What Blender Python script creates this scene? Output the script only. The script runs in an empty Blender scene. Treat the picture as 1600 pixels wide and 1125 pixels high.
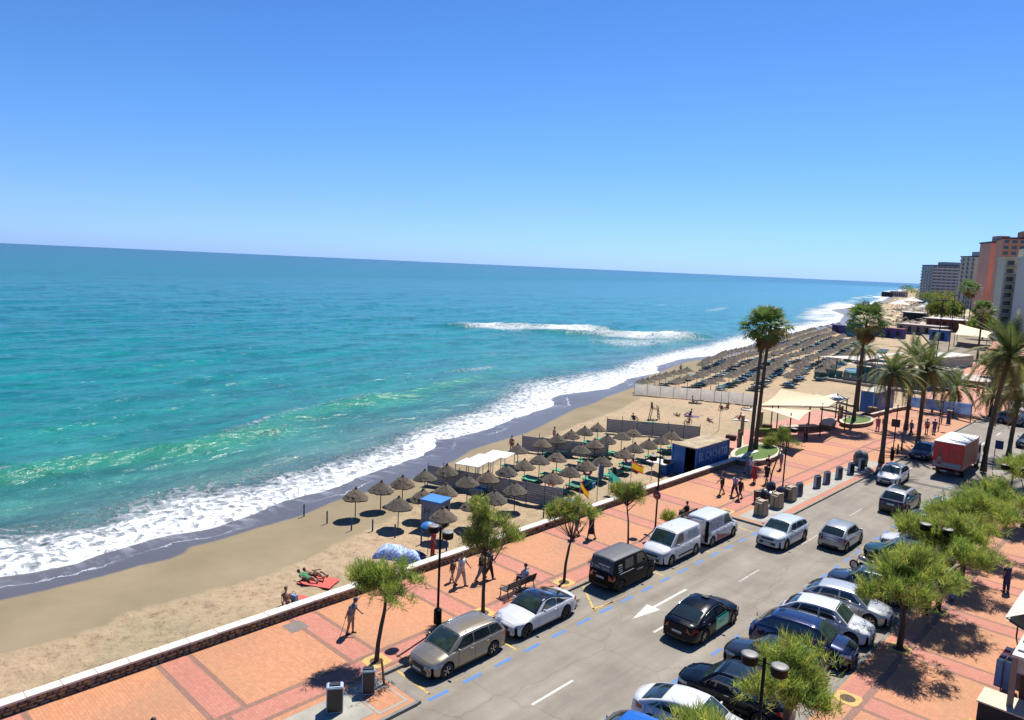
import bpy, bmesh, math, random
import numpy as np
from mathutils import Vector, Matrix
from math import sin, cos, pi, radians as R

S = bpy.context.scene
COL = S.collection
random.seed(11)
RNG = np.random.default_rng(5)

# ------------------------------------------------------------------ camera
CAM_H = 17.0
FPX = 1155.0
ROLL = math.atan(62 / 1400.0)
PITCH = math.radians(7.298)
YAW = math.radians(43.356)
_cp, _sp = cos(PITCH), sin(PITCH)
FW = Vector((-sin(YAW) * _cp, cos(YAW) * _cp, -_sp))
_rt = Vector((cos(YAW), sin(YAW), 0))
_up = _rt.cross(FW)
RT = _rt * cos(ROLL) + _up * sin(ROLL)
UP = -_rt * sin(ROLL) + _up * cos(ROLL)
cd = bpy.data.cameras.new('camera')
cam = bpy.data.objects.new('camera', cd)
COL.objects.link(cam)
m = Matrix.Identity(4)
for i in range(3):
    m[i][0], m[i][1], m[i][2] = RT[i], UP[i], -FW[i]
m[2][3] = CAM_H
cam.matrix_world = m
cd.sensor_width = 36
cd.lens = FPX / 1600 * 36
cd.clip_start = 0.5
cd.clip_end = 90000
S.camera = cam

# ------------------------------------------------------------------ light
SUN_EL, SUN_AZ = R(60), math.atan2(-0.22, 0.975)
w = bpy.data.worlds.new('World')
S.world = w
w.use_nodes = True
nt = w.node_tree
nt.nodes.clear()
out = nt.nodes.new('ShaderNodeOutputWorld')
bg = nt.nodes.new('ShaderNodeBackground')
sky = nt.nodes.new('ShaderNodeTexSky')
sky.sky_type = 'NISHITA'
sky.sun_disc = False
sky.sun_elevation = SUN_EL
sky.sun_rotation = SUN_AZ
sky.altitude = 0
sky.air_density = 1.0
sky.dust_density = 0.3
sky.ozone_density = 3.0
hs = nt.nodes.new('ShaderNodeHueSaturation')
hs.inputs['Saturation'].default_value = 1.0
hs.inputs['Value'].default_value = 1.0
gm = nt.nodes.new('ShaderNodeGamma')
gm.inputs['Gamma'].default_value = 1.0
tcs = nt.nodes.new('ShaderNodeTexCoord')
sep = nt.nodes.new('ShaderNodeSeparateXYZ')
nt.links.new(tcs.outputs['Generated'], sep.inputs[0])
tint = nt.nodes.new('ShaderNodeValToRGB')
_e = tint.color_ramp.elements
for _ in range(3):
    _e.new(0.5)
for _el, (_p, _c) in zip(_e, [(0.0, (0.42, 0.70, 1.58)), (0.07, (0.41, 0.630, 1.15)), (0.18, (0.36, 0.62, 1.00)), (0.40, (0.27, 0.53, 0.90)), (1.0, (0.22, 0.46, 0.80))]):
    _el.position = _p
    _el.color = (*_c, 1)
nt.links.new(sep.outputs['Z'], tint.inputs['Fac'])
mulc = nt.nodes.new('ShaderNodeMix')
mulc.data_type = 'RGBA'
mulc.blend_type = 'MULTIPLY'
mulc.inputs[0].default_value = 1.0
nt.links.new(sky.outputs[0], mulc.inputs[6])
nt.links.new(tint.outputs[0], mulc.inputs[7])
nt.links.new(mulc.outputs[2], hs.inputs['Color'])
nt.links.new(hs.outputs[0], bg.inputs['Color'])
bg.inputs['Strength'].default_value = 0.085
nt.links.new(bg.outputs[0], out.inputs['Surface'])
sl = bpy.data.lights.new('sun', 'SUN')
sl.energy = 5.0
sl.angle = R(0.53)
sl.color = (1.0, 0.955, 0.88)
so = bpy.data.objects.new('sun', sl)
COL.objects.link(so)
sd = Vector((sin(SUN_AZ) * cos(SUN_EL), cos(SUN_AZ) * cos(SUN_EL), sin(SUN_EL)))
so.rotation_euler = sd.to_track_quat('Z', 'Y').to_euler()
S.view_settings.view_transform = 'Standard'
S.view_settings.look = 'None'
S.view_settings.exposure = 0.78
S.view_settings.gamma = 1
S.view_settings.use_curve_mapping = False
S.render.engine = 'CYCLES'
S.cycles.max_bounces = 5
S.cycles.diffuse_bounces = 2
S.cycles.transparent_max_bounces = 12
S.cycles.use_denoising = True

# ------------------------------------------------------------------ materials
MATS = {}


def nodes(m):
    m.use_nodes = True
    t = m.node_tree
    b = t.nodes.get('Principled BSDF')
    return t, b


def N(t, kind, **kw):
    n = t.nodes.new('ShaderNode' + kind)
    for k, v in kw.items():
        if k in n.inputs:
            n.inputs[k].default_value = v
        else:
            setattr(n, k, v)
    return n


def L(t, a, b):
    t.links.new(a, b)


def ramp(t, fac, stops, interp='LINEAR'):
    r = N(t, 'ValToRGB')
    r.color_ramp.interpolation = interp
    e = r.color_ramp.elements
    while len(e) < len(stops):
        e.new(0.5)
    for el, (p, c) in zip(e, stops):
        el.position = p
        el.color = (c, c, c, 1) if isinstance(c, (int, float)) else (*c, 1)
    if fac is not None:
        L(t, fac, r.inputs['Fac'])
    return r


def math_(t, op, a, b=None, clamp=False):
    n = N(t, 'Math', operation=op)
    n.use_clamp = clamp
    for i, v in enumerate((a, b)):
        if v is None:
            continue
        if isinstance(v, (int, float)):
            n.inputs[i].default_value = v
        else:
            L(t, v, n.inputs[i])
    return n.outputs[0]


def mix(t, fac, a, b, blend='MIX'):
    n = N(t, 'Mix', data_type='RGBA', blend_type=blend)
    for sock, v in ((0, fac), (6, a), (7, b)):
        if isinstance(v, (int, float)):
            n.inputs[sock].default_value = v
        elif isinstance(v, tuple):
            n.inputs[sock].default_value = (*v, 1)
        else:
            L(t, v, n.inputs[sock])
    return n.outputs[2]


def objcoord(t, scale=(1, 1, 1), world=False):
    if world:
        g = N(t, 'NewGeometry').outputs['Position']
    else:
        g = N(t, 'TexCoord').outputs['Object']
    mp = N(t, 'Mapping')
    mp.inputs['Scale'].default_value = scale
    L(t, g, mp.inputs['Vector'])
    return mp.outputs[0]


def mat(name, col, rough=0.6, metal=0.0, var=0.12, scale=3.0, bump=0.0, coat=0.0, spec=0.5, stretch=(1, 1, 1), bscale=None, world=False):
    """a plain procedural material: base colour broken by two sizes of noise, a little bump"""
    if name in MATS:
        return MATS[name]
    m = bpy.data.materials.new(name)
    t, b = nodes(m)
    co = objcoord(t, stretch, world)
    n1 = N(t, 'TexNoise', Scale=scale, Detail=6.0, Roughness=0.65)
    L(t, co, n1.inputs['Vector'])
    lo = tuple(max(0, c * (1 - var)) for c in col)
    hi = tuple(min(1, c * (1 + var)) for c in col)
    r = ramp(t, n1.outputs['Fac'], [(0.32, lo), (0.68, hi)])
    L(t, r.outputs[0], b.inputs['Base Color'])
    b.inputs['Roughness'].default_value = rough
    b.inputs['Metallic'].default_value = metal
    b.inputs['Specular IOR Level'].default_value = spec
    if coat:
        b.inputs['Coat Weight'].default_value = coat
        b.inputs['Coat Roughness'].default_value = 0.04
    if bump:
        n2 = N(t, 'TexNoise', Scale=bscale or scale * 6, Detail=4.0)
        L(t, co, n2.inputs['Vector'])
        bp = N(t, 'Bump', Strength=bump, Distance=0.02)
        L(t, n2.outputs['Fac'], bp.inputs['Height'])
        L(t, bp.outputs[0], b.inputs['Normal'])
    MATS[name] = m
    return m


# ------------------------------------------------------------------ mesh helpers
class MB:
    """collects faces, builds ONE mesh object"""

    def __init__(s):
        s.v, s.f, s.m, s.sm = [], [], [], []

    def face(s, pts, mi=0, smooth=False):
        i = len(s.v)
        s.v += [tuple(p) for p in pts]
        s.f.append(tuple(range(i, i + len(pts))))
        s.m.append(mi)
        s.sm.append(smooth)

    def box(s, x0, x1, y0, y1, z0, z1, mi=0, rz=0.0, c=None, taper=1.0):
        P = []
        cx, cy = ((x0 + x1) / 2, (y0 + y1) / 2)
        for z, k in ((z0, 1), (z1, taper)):
            for x, y in ((x0, y0), (x1, y0), (x1, y1), (x0, y1)):
                P.append([cx + (x - cx) * k, cy + (y - cy) * k, z])
        if rz:
            ox, oy = c or (cx, cy)
            for p in P:
                dx, dy = p[0] - ox, p[1] - oy
                p[0], p[1] = ox + dx * cos(rz) - dy * sin(rz), oy + dx * sin(rz) + dy * cos(rz)
        i = len(s.v)
        s.v += [tuple(p) for p in P]
        for q in ((3, 2, 1, 0), (4, 5, 6, 7), (0, 1, 5, 4), (1, 2, 6, 5), (2, 3, 7, 6), (3, 0, 4, 7)):
            s.f.append(tuple(i + k for k in q))
            s.m.append(mi)
            s.sm.append(False)
        return s

    def tube(s, pts, rad, n=8, mi=0, cap=True, smooth=True):
        pts = [Vector(p) for p in pts]
        if not isinstance(rad, (list, tuple)):
            rad = [rad] * len(pts)
        rings = []
        a = None
        for k, p in enumerate(pts):
            d = (pts[min(k + 1, len(pts) - 1)] - pts[max(k - 1, 0)]).normalized()
            if a is None:
                a = d.orthogonal().normalized()
            else:
                a = (a - d * a.dot(d)).normalized()
            b = d.cross(a)
            i = len(s.v)
            for j in range(n):
                q = 2 * pi * j / n
                s.v.append(tuple(p + (a * cos(q) + b * sin(q)) * rad[k]))
            rings.append(i)
        for r0, r1 in zip(rings, rings[1:]):
            for j in range(n):
                s.f.append((r0 + j, r0 + (j + 1) % n, r1 + (j + 1) % n, r1 + j))
                s.m.append(mi)
                s.sm.append(smooth)
        if cap:
            s.f.append(tuple(rings[0] + j for j in reversed(range(n))))
            s.f.append(tuple(rings[-1] + j for j in range(n)))
            s.m += [mi, mi]
            s.sm += [False, False]
        return s

    def lathe(s, prof, n=12, mi=0, c=(0, 0, 0), axis='z', smooth=True):
        rings = []
        for r, z in prof:
            i = len(s.v)
            for j in range(n):
                q = 2 * pi * j / n
                if axis == 'z':
                    s.v.append((c[0] + r * cos(q), c[1] + r * sin(q), c[2] + z))
                else:
                    s.v.append((c[0] + z, c[1] + r * cos(q), c[2] + r * sin(q)))
            rings.append(i)
        for r0, r1 in zip(rings, rings[1:]):
            for j in range(n):
                s.f.append((r0 + j, r0 + (j + 1) % n, r1 + (j + 1) % n, r1 + j))
                s.m.append(mi)
                s.sm.append(smooth)
        return s

    def prism(s, outline, z0, z1, mi=0):
        """outline in xy counter-clockwise"""
        n = len(outline)
        i = len(s.v)
        s.v += [(x, y, z0) for x, y in outline] + [(x, y, z1) for x, y in outline]
        s.f.append(tuple(i + k for k in reversed(range(n))))
        s.f.append(tuple(i + n + k for k in range(n)))
        for k in range(n):
            s.f.append((i + k, i + (k + 1) % n, i + n + (k + 1) % n, i + n + k))
        s.m += [mi] * (n + 2)
        s.sm += [False] * (n + 2)
        return s

    def grid(s, P, mi=0, smooth=True):
        """P: rows of points"""
        i = len(s.v)
        nr, nc = len(P), len(P[0])
        for r in P:
            s.v += [tuple(p) for p in r]
        for a in range(nr - 1):
            for b in range(nc - 1):
                s.f.append((i + a * nc + b, i + a * nc + b + 1, i + (a + 1) * nc + b + 1, i + (a + 1) * nc + b))
                s.m.append(mi)
                s.sm.append(smooth)
        return s

    def mesh(s, name, mats):
        me = bpy.data.meshes.new(name)
        me.from_pydata(s.v, [], s.f)
        if not isinstance(mats, (list, tuple)):
            mats = [mats]
        for m_ in mats:
            me.materials.append(m_)
        me.polygons.foreach_set('material_index', s.m)
        me.polygons.foreach_set('use_smooth', s.sm)
        me.update()
        return me

    def build(s, name, mats, parent=None, **kw):
        return link(name, s.mesh(name, mats), parent, **kw)


def link(name, data, parent=None, loc=None, rz=None, label=None, cat=None, group=None, kind=None):
    o = bpy.data.objects.new(name, data)
    COL.objects.link(o)
    if parent is not None:
        o.parent = parent
    if loc is not None:
        o.location = loc
    if rz is not None:
        o.rotation_euler = (0, 0, rz)
    tag(o, label, cat, group, kind)
    return o


def tag(o, label=None, cat=None, group=None, kind=None):
    if label:
        o['label'] = label
    if cat:
        o['category'] = cat
    if group:
        o['group'] = group
    if kind:
        o['kind'] = kind
    return o


def empty(name, loc, rz=0, label=None, cat=None, group=None):
    return link(name, None, None, loc, rz, label, cat, group)


KIDS = {}


def copy_tree(o, loc=None, rz=None, label=None, group=None, scale=None, parent=None):
    c = o.copy()
    COL.objects.link(c)
    c.parent = parent
    if loc is not None:
        c.location = loc
    if rz is not None:
        c.rotation_euler = (0, 0, rz)
    if scale is not None:
        c.scale = scale if isinstance(scale, (tuple, list)) else (scale,) * 3
    if label:
        c['label'] = label
    if group:
        c['group'] = group
    for ch in (KIDS[o.name] if o.name in KIDS else KIDS.setdefault(o.name, list(o.children))):
        copy_tree(ch, parent=c)
    return c


# ------------------------------------------------------------------ shore lines (metres; camera stands over the origin, the street runs along +Y)
SEA_Z = -1.8
EDGE = [(-47.0, -60), (-47.5, -20), (-47.6, 0), (-48.0, 9.4), (-47.5, 11.0), (-47.4, 13.1), (-47.8, 14.5), (-48.2, 16.6), (-48.5, 19.1), (-47.9, 21.0), (-48.8, 25.3), (-50.2, 28.6), (-50.4, 32.3), (-52.1, 36.6), (-52.9, 40.6), (-54.3, 45.5), (-56.4, 49.0), (-58.4, 50.8), (-58.0, 52.9), (-58.4, 57.1), (-60.9, 65.0), (-63.9, 76.6), (-67.6, 80.3), (-69.0, 84.2), (-68.4, 95.2), (-70.8, 102.6), (-72.8, 106.3), (-74.4, 119.6), (-80.0, 127.1), (-83.9, 144.0), (-83.4, 157.0), (-86.6, 174.7), (-92.1, 193.7), (-103.1, 242.4), (-109.5, 278.3), (-122.0, 342.6), (-146.0, 415.6), (-174.3, 471.1), (-185.0, 551.5), (-219.1, 705.4), (-590.7, 2080.6), (-700, 2600), (-300, 4000), (3000, 9000)]
WET = [(-43.5, -60), (-43.6, -20), (-43.7, 8.5), (-43.6, 11.2), (-43.6, 13.3), (-43.7, 15.4), (-43.4, 17.0), (-43.9, 18.1), (-44.7, 18.9), (-44.9, 20.9), (-45.3, 23.5), (-45.5, 27.2), (-46.9, 31.1), (-47.2, 36.2), (-47.5, 38.9), (-49.8, 45.7), (-51.8, 49.8), (-52.3, 53.5), (-53.4, 59.8), (-56.7, 68.7), (-59.5, 75.7), (-60.2, 81.0), (-62.6, 88.2), (-65.0, 95.7), (-67.9, 107.8), (-72.3, 111.7), (-74.2, 119.3), (-78.7, 137.0), (-78.8, 152.4), (-85.5, 190.2), (-97.2, 233.2), (-102.6, 268.2), (-113.2, 334.6), (-139.9, 421.1), (-167.6, 480.1), (-179.8, 551.7), (-213.7, 703.5), (-585.6, 2084.0), (-695, 2600), (-290, 4000), (3010, 9000)]
DRY = [(-37, -60), (-37.0, 7.2), (-36.8, 8.3), (-36.7, 9.6), (-36.8, 11.1), (-37.6, 12.6), (-37.4, 14.1), (-37.2, 16.1), (-37.0, 19.2), (-37.3, 21.1), (-38.0, 23.8), (-38.6, 25.0), (-39.7, 29.1), (-41.3, 33.4), (-43.4, 39.0), (-45.6, 45.6), (-49.4, 55.7), (-52.6, 67.1), (-54.7, 77.6), (-59.4, 92.1), (-65.6, 111.3), (-72, 140), (-80, 190), (-97, 268), (-108, 334), (-160, 480), (-208, 703), (-580, 2084), (-690, 2600), (-280, 4000), (3020, 9000)]
OUTER = [(-54, -60), (-55, 0), (-55.4, 11.0), (-53.7, 14.5), (-53.4, 16.0), (-56.2, 19.4), (-57.2, 23.0), (-55.4, 28.5), (-56.9, 30.3), (-56.7, 35.5), (-57.8, 39.6), (-60.6, 46.5), (-63.8, 52.3), (-66.6, 59.1), (-67.6, 66.4), (-75.5, 78.9), (-80.3, 87.1), (-80.5, 97.0), (-82.5, 115.2), (-90.5, 139.3), (-97.4, 174.5), (-107.2, 210.3), (-122.8, 271.1), (-136.7, 327.5), (-194.6, 486.7), (-290.8, 843.7), (-870.5, 2978.1), (-900, 4000)]
CREST = [(-66.5, -10), (-67.0, 5), (-69.0, 13.9), (-70.0, 19.2), (-70.2, 24.0), (-70.0, 30.8), (-72.0, 37.3), (-75.6, 41.3), (-78.2, 46.5), (-79.4, 51.9), (-81.1, 63.4), (-84.0, 74.1), (-86, 82), (-92, 98)]
BREAK = [(-170.5, 142), (-159.2, 156.7), (-147.8, 170.8), (-138.2, 193.2)]
BREAK2 = [(-145, 160), (-128, 172), (-117.3, 184.9), (-109.3, 202.2)]


def sdist(X, Y, line):
    """distance to a polyline; positive on its landward (right-hand when walking along +Y) side"""
    P = np.array(line, float)
    best = np.full(X.shape, 1e18)
    sg = np.ones(X.shape)
    for a, b in zip(P[:-1], P[1:]):
        d = b - a
        l2 = d @ d
        t = np.clip(((X - a[0]) * d[0] + (Y - a[1]) * d[1]) / l2, 0, 1)
        qx, qy = X - (a[0] + t * d[0]), Y - (a[1] + t * d[1])
        D = qx * qx + qy * qy
        cr = qx * d[1] - qy * d[0]
        u = D < best - 1e-9
        best = np.where(u, D, best)
        sg = np.where(u, np.where(cr >= 0, 1.0, -1.0), sg)
    return np.sqrt(best) * sg


def _h(ix, iy, seed):
    n = (ix.astype(np.int64) * 374761393 + iy.astype(np.int64) * 668265263 + seed * 1274126177) & 0xffffffff
    n = ((n ^ (n >> 13)) * 1274126177) & 0xffffffff
    return ((n ^ (n >> 16)) & 0xffff) / 65535.0


def vnoise(x, y, seed=0):
    x, y = np.asarray(x, float), np.asarray(y, float)
    ix, iy = np.floor(x), np.floor(y)
    fx, fy = x - ix, y - iy
    fx, fy = fx * fx * (3 - 2 * fx), fy * fy * (3 - 2 * fy)
    a, b = _h(ix, iy, seed), _h(ix + 1, iy, seed)
    c, d = _h(ix, iy + 1, seed), _h(ix + 1, iy + 1, seed)
    return (a * (1 - fx) + b * fx) * (1 - fy) + (c * (1 - fx) + d * fx) * fy - 0.5


def beach_z(d):
    """sand height from the distance to the water's edge"""
    d = np.asarray(d, float)
    return np.where(d > 0, SEA_Z + 1.15 * (1 - np.exp(-d / 9.0)), SEA_Z + np.maximum(d * 0.13, -6))


def sand_z(x, y):
    return float(beach_z(sdist(np.array([float(x)]), np.array([float(y)]), EDGE))[0])


def G(px, py, z=None):
    """where the sight line through a point of the 1600 x 1125 photograph meets the ground (or height z)"""
    d = (px - 800) * RT - (py - 562.5) * UP + FPX * FW
    zz = 0.0 if z is None else z
    p = d * ((zz - CAM_H) / d.z)
    return Vector((p.x, p.y, zz))


def GS(px, py):
    """the same on the sand"""
    z = -1.0
    for _ in range(6):
        p = G(px, py, z)
        z = sand_z(p.x, p.y)
    return Vector((p.x, p.y, z))


def sdist1(x, y, line):
    return float(sdist(np.array([float(x)]), np.array([float(y)]), line)[0])


def add_attr(me, name, arr):
    a = me.attributes.new(name, 'FLOAT', 'POINT')
    a.data.foreach_set('value', np.ascontiguousarray(arr, dtype=np.float32).ravel())


def polar(a0, a1, na, dep0, dep1, nr, H):
    A = np.linspace(a0, a1, na)
    D = np.linspace(dep0, dep1, nr)
    Rr = H / np.tan(D)
    aa, rr = np.meshgrid(A, Rr)
    return -np.sin(aa) * rr, np.cos(aa) * rr


def grid_object(name, X, Y, Z, material, attrs, kind='structure', keep=None):
    nr, na = X.shape
    co = np.stack([X, Y, Z], -1).reshape(-1, 3).astype(np.float32)
    idx = np.arange(nr * na).reshape(nr, na)
    q = np.stack([idx[:-1, :-1], idx[1:, :-1], idx[1:, 1:], idx[:-1, 1:]], -1).reshape(-1, 4)
    if keep is not None:
        k = keep[:-1, :-1] | keep[1:, :-1] | keep[1:, 1:] | keep[:-1, 1:]
        q = q[k.ravel()]
        used = np.unique(q)
        remap = np.zeros(nr * na, int)
        remap[used] = np.arange(len(used))
        q = remap[q]
        co = co[used]
    else:
        used = slice(None)
    # faces must look up
    a, b, c = co[q[0, 0]], co[q[0, 1]], co[q[0, 2]]
    if np.cross(b - a, c - a)[2] < 0:
        q = q[:, ::-1]
    me = bpy.data.meshes.new(name)
    me.vertices.add(len(co))
    me.vertices.foreach_set('co', co.ravel())
    me.loops.add(q.size)
    me.loops.foreach_set('vertex_index', q.ravel().astype(np.int32))
    me.polygons.add(len(q))
    me.polygons.foreach_set('loop_start', np.arange(0, q.size, 4, dtype=np.int32))
    me.polygons.foreach_set('use_smooth', np.ones(len(q), bool))
    me.update(calc_edges=True)
    me.validate()
    for n, arr in attrs.items():
        add_attr(me, n, arr.reshape(-1)[used])
    me.materials.append(material)
    o = link(name, me, kind=kind)
    return o
# ------------------------------------------------------------------ sea
def attr(t, name):
    n = N(t, 'Attribute')
    n.attribute_name = name
    return n.outputs['Fac']


def sea_material():
    m = bpy.data.materials.new('sea water')
    t, b = nodes(m)
    pos = N(t, 'NewGeometry').outputs['Position']
    dsh, foam, crest = attr(t, 'shore'), attr(t, 'foam'), attr(t, 'crest')
    # colour of the water body by distance from the shore (metres, log scale)
    lg = math_(t, 'LOGARITHM', math_(t, 'MAXIMUM', dsh, 1.0), 10.0)
    wn = N(t, 'TexNoise', Scale=0.02, Detail=5.0, Roughness=0.6)
    mp = N(t, 'Mapping')
    mp.inputs['Rotation'].default_value = (0, 0, R(18))
    mp.inputs['Scale'].default_value = (1.6, 0.55, 1)
    L(t, pos, mp.inputs['Vector'])
    L(t, mp.outputs[0], wn.inputs['Vector'])
    lgn = math_(t, 'ADD', lg, math_(t, 'MULTIPLY', math_(t, 'SUBTRACT', wn.outputs['Fac'], 0.5), 0.55))
    f = math_(t, 'DIVIDE', lgn, 4.4)
    r = ramp(t, f, [(0.0, (0.15, 0.19, 0.18)), (0.20, (0.085, 0.175, 0.165)), (0.30, (0.024, 0.20, 0.18)), (0.42, (0.005, 0.185, 0.195)), (0.56, (0.001, 0.148, 0.182)), (0.70, (0.001, 0.113, 0.155)), (0.85, (0.001, 0.078, 0.128)), (1.0, (0.001, 0.048, 0.100))])
    # patches stirred by wind
    w2 = N(t, 'TexNoise', Scale=0.16, Detail=6.0, Roughness=0.7)
    L(t, mp.outputs[0], w2.inputs['Vector'])
    patch = ramp(t, w2.outputs['Fac'], [(0.34, (0.55, 0.62, 0.68)), (0.5, (0.9, 0.95, 0.97)), (0.66, (1.30, 1.28, 1.16))])
    c1 = mix(t, 1.0, r.outputs[0], patch.outputs[0], 'MULTIPLY')
    # thin bright-green wall of the breaking wave
    c2 = mix(t, crest, c1, (0.035, 0.235, 0.15))
    # foam
    wp = N(t, 'TexNoise', Scale=0.5, Detail=3.0)
    L(t, pos, wp.inputs['Vector'])
    wv = N(t, 'VectorMath', operation='SCALE')
    L(t, wp.outputs['Color'], wv.inputs[0])
    wv.inputs['Scale'].default_value = 2.2
    ad = N(t, 'VectorMath', operation='ADD')
    L(t, pos, ad.inputs[0])
    L(t, wv.outputs[0], ad.inputs[1])
    vo = N(t, 'TexVoronoi', Scale=0.95)
    vo.feature = 'DISTANCE_TO_EDGE'
    L(t, ad.outputs[0], vo.inputs['Vector'])
    fn = N(t, 'TexNoise', Scale=1.5, Detail=9.0, Roughness=0.72)
    L(t, ad.outputs[0], fn.inputs['Vector'])
    lace = math_(t, 'SUBTRACT', 1.0, math_(t, 'MULTIPLY', vo.outputs['Distance'], 2.6), True)
    f2 = N(t, 'TexNoise', Scale=0.35, Detail=4.0, Roughness=0.6, Distortion=0.8)
    L(t, mp.outputs[0], f2.inputs['Vector'])
    tex = math_(t, 'ADD', math_(t, 'MULTIPLY', lace, 0.17), math_(t, 'ADD', math_(t, 'MULTIPLY', fn.outputs['Fac'], 0.85), math_(t, 'MULTIPLY', f2.outputs['Fac'], 0.28)))
    thr = math_(t, 'SUBTRACT', 1.0, math_(t, 'MULTIPLY', foam, 0.66))
    fm = math_(t, 'MULTIPLY', math_(t, 'SUBTRACT', tex, thr), 3.6, True)
    # scattered little white caps far out
    wc = N(t, 'TexNoise', Scale=0.34, Detail=5.0, Roughness=0.62)
    mp2 = N(t, 'Mapping')
    mp2.inputs['Rotation'].default_value = (0, 0, R(18))
    mp2.inputs['Scale'].default_value = (1.5, 0.5, 1)
    L(t, pos, mp2.inputs['Vector'])
    L(t, mp2.outputs[0], wc.inputs['Vector'])
    caps = math_(t, 'MULTIPLY', math_(t, 'SUBTRACT', wc.outputs['Fac'], 0.722), 24.0, True)
    caps = math_(t, 'MULTIPLY', caps, math_(t, 'GREATER_THAN', dsh, 16.0))
    fall = math_(t, 'MAXIMUM', fm, math_(t, 'MULTIPLY', caps, 0.8))
    c3 = mix(t, fall, c2, (0.70, 0.73, 0.76))
    L(t, c3, b.inputs['Base Color'])
    L(t, math_(t, 'ADD', math_(t, 'MULTIPLY', fall, 0.5), 0.16), b.inputs['Roughness'])
    b.inputs['IOR'].default_value = 1.33
    far = math_(t, 'DIVIDE', dsh, 450.0, True)
    far = math_(t, 'POWER', far, 0.5)
    L(t, math_(t, 'SUBTRACT', 0.34, math_(t, 'MULTIPLY', far, 0.325)), b.inputs['Specular IOR Level'])
    # ripples, three sizes
    hsum = None
    for sc, k, st in ((0.22, 1.2, (1.0, 0.45, 1)), (0.9, 0.42, (1.0, 0.5, 1)), (3.2, 0.11, (1, .7, 1)), (9.0, 0.03, (1, 1, 1))):
        q = N(t, 'Mapping')
        q.inputs['Rotation'].default_value = (0, 0, R(20))
        q.inputs['Scale'].default_value = st
        L(t, pos, q.inputs['Vector'])
        nn = N(t, 'TexNoise', Scale=sc, Detail=3.0, Roughness=0.55)
        L(t, q.outputs[0], nn.inputs['Vector'])
        v = math_(t, 'MULTIPLY', nn.outputs['Fac'], k)
        hsum = v if hsum is None else math_(t, 'ADD', hsum, v)
    hsum = math_(t, 'ADD', hsum, math_(t, 'MULTIPLY', fall, 0.22))
    bp = N(t, 'Bump', Strength=1.0, Distance=1.0)
    L(t, hsum, bp.inputs['Height'])
    L(t, bp.outputs[0], b.inputs['Normal'])
    return m


X, Y = polar(R(-1), R(101), 800, R(0.028), R(24.5), 640, CAM_H - SEA_Z)
dE = -sdist(X, Y, EDGE)                      # positive in the sea
keep = dE > -1.2
dO = np.abs(sdist(X, Y, OUTER))
inO = sdist(X, Y, OUTER) > 0                 # between the outer foam line and the shore
dC = sdist(X, Y, CREST)
dB, dB2 = sdist(X, Y, BREAK), sdist(X, Y, BREAK2)
dEn = dE + 0.7 * vnoise(X / 1.6, Y / 1.6, 3) + 0.35 * vnoise(X / .6, Y / .6, 4)
tt = np.where(inO, dE / np.maximum(dE + dO, 0.1), 1 + dO / 6.0)
foam = np.interp(tt, [0, 0.35, 0.7, 1.0, 1.5, 2.4], [1.0, 0.93, 0.80, 0.52, 0.26, 0.0])
foam *= np.where(dE > 0, 1, 1)
ends = lambda yy, lo, hi, s=10.0: np.clip((yy - lo) / s, 0, 1) * np.clip((hi - yy) / s, 0, 1)
lift = 0.35 + 1.3 * np.clip(vnoise(X / 7, Y / 7, 12) + .35, 0, 1)
fc = 0.60 * np.exp(-((dC + 0.3) / 0.9) ** 2) * lift * ends(Y, -20, 84)
fc = np.maximum(fc, 0.36 * np.exp(-((dC - 2.2) / 1.8) ** 2) * lift * ends(Y, -20, 66))
foam = np.maximum(foam, fc)
for dd, lo, hi, wd in ((dB, 142, 200, 3.2), (dB2, 160, 206, 3.0)):
    e = ends(Y, lo, hi, 12)
    foam = np.maximum(foam, np.where(dd > 0, np.exp(-(dd / 15.0) ** 2), np.exp(-(dd / (wd * 2.4)) ** 2)) * e * (0.80 + .35 * vnoise(X / 5, Y / 9, 35)))
foam = np.maximum(foam, 0.36 * np.exp(-((dE - 34) / 5) ** 2) * ends(Y, 80, 150, 15))
foam = np.maximum(foam, 0.52 * np.exp(-((dE - 26) / 15) ** 2) * ends(Y, 120, 240, 30) * (0.7 + .8 * np.clip(vnoise(X / 9, Y / 16, 31) + .4, 0, 1)))
foam = np.maximum(foam, 0.62 * np.exp(-((dE - 62) / 5) ** 2) * ends(Y, 290, 420, 30))
foam = np.maximum(foam, 0.55 * np.exp(-((dE - 95) / 7) ** 2) * ends(Y, 330, 420, 25))
foam = np.maximum(foam, 0.50 * np.exp(-((dE - 24) / 4) ** 2) * ends(Y, 60, 104, 14) * (0.6 + np.clip(vnoise(X / 4, Y / 6, 33) + .3, 0, 1)))
foam = np.maximum(foam, 0.55 * np.exp(-((dE - 120) / 9) ** 2) * ends(Y, 560, 900, 90))
_fr = np.clip((Y - 170) / 120, 0, 1)
foam *= 1 - _fr * np.clip(.30 + .9 * vnoise(X / 13 + Y / 40, Y / 45, 41) + .5 * vnoise(X / 5, Y / 16, 42), 0, .62) * np.clip(dE / 9, 0, 1)
crest = np.exp(-((dC - 1.4) / 1.5) ** 2) * np.clip((94 - Y) / 22, 0, 1) * 0.75
farfade = np.clip(1.6 - np.hypot(X, Y) / 500.0, 0, 1)
Z = np.full(X.shape, SEA_Z)
amp = np.clip(dE / 14.0, 0, 1) * farfade
u = X * 0.95 + Y * 0.31                       # swell runs in towards the beach
v_ = -X * 0.31 + Y * 0.95
Z += amp * 1.35 * (0.42 * vnoise(u / 9, v_ / 26, 5) + 0.26 * vnoise(u / 3.6, v_ / 9, 6) + 0.14 * vnoise(u / 1.5, v_ / 3.2, 7) + 0.07 * vnoise(u / .6, v_ / 1.1, 8))
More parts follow.
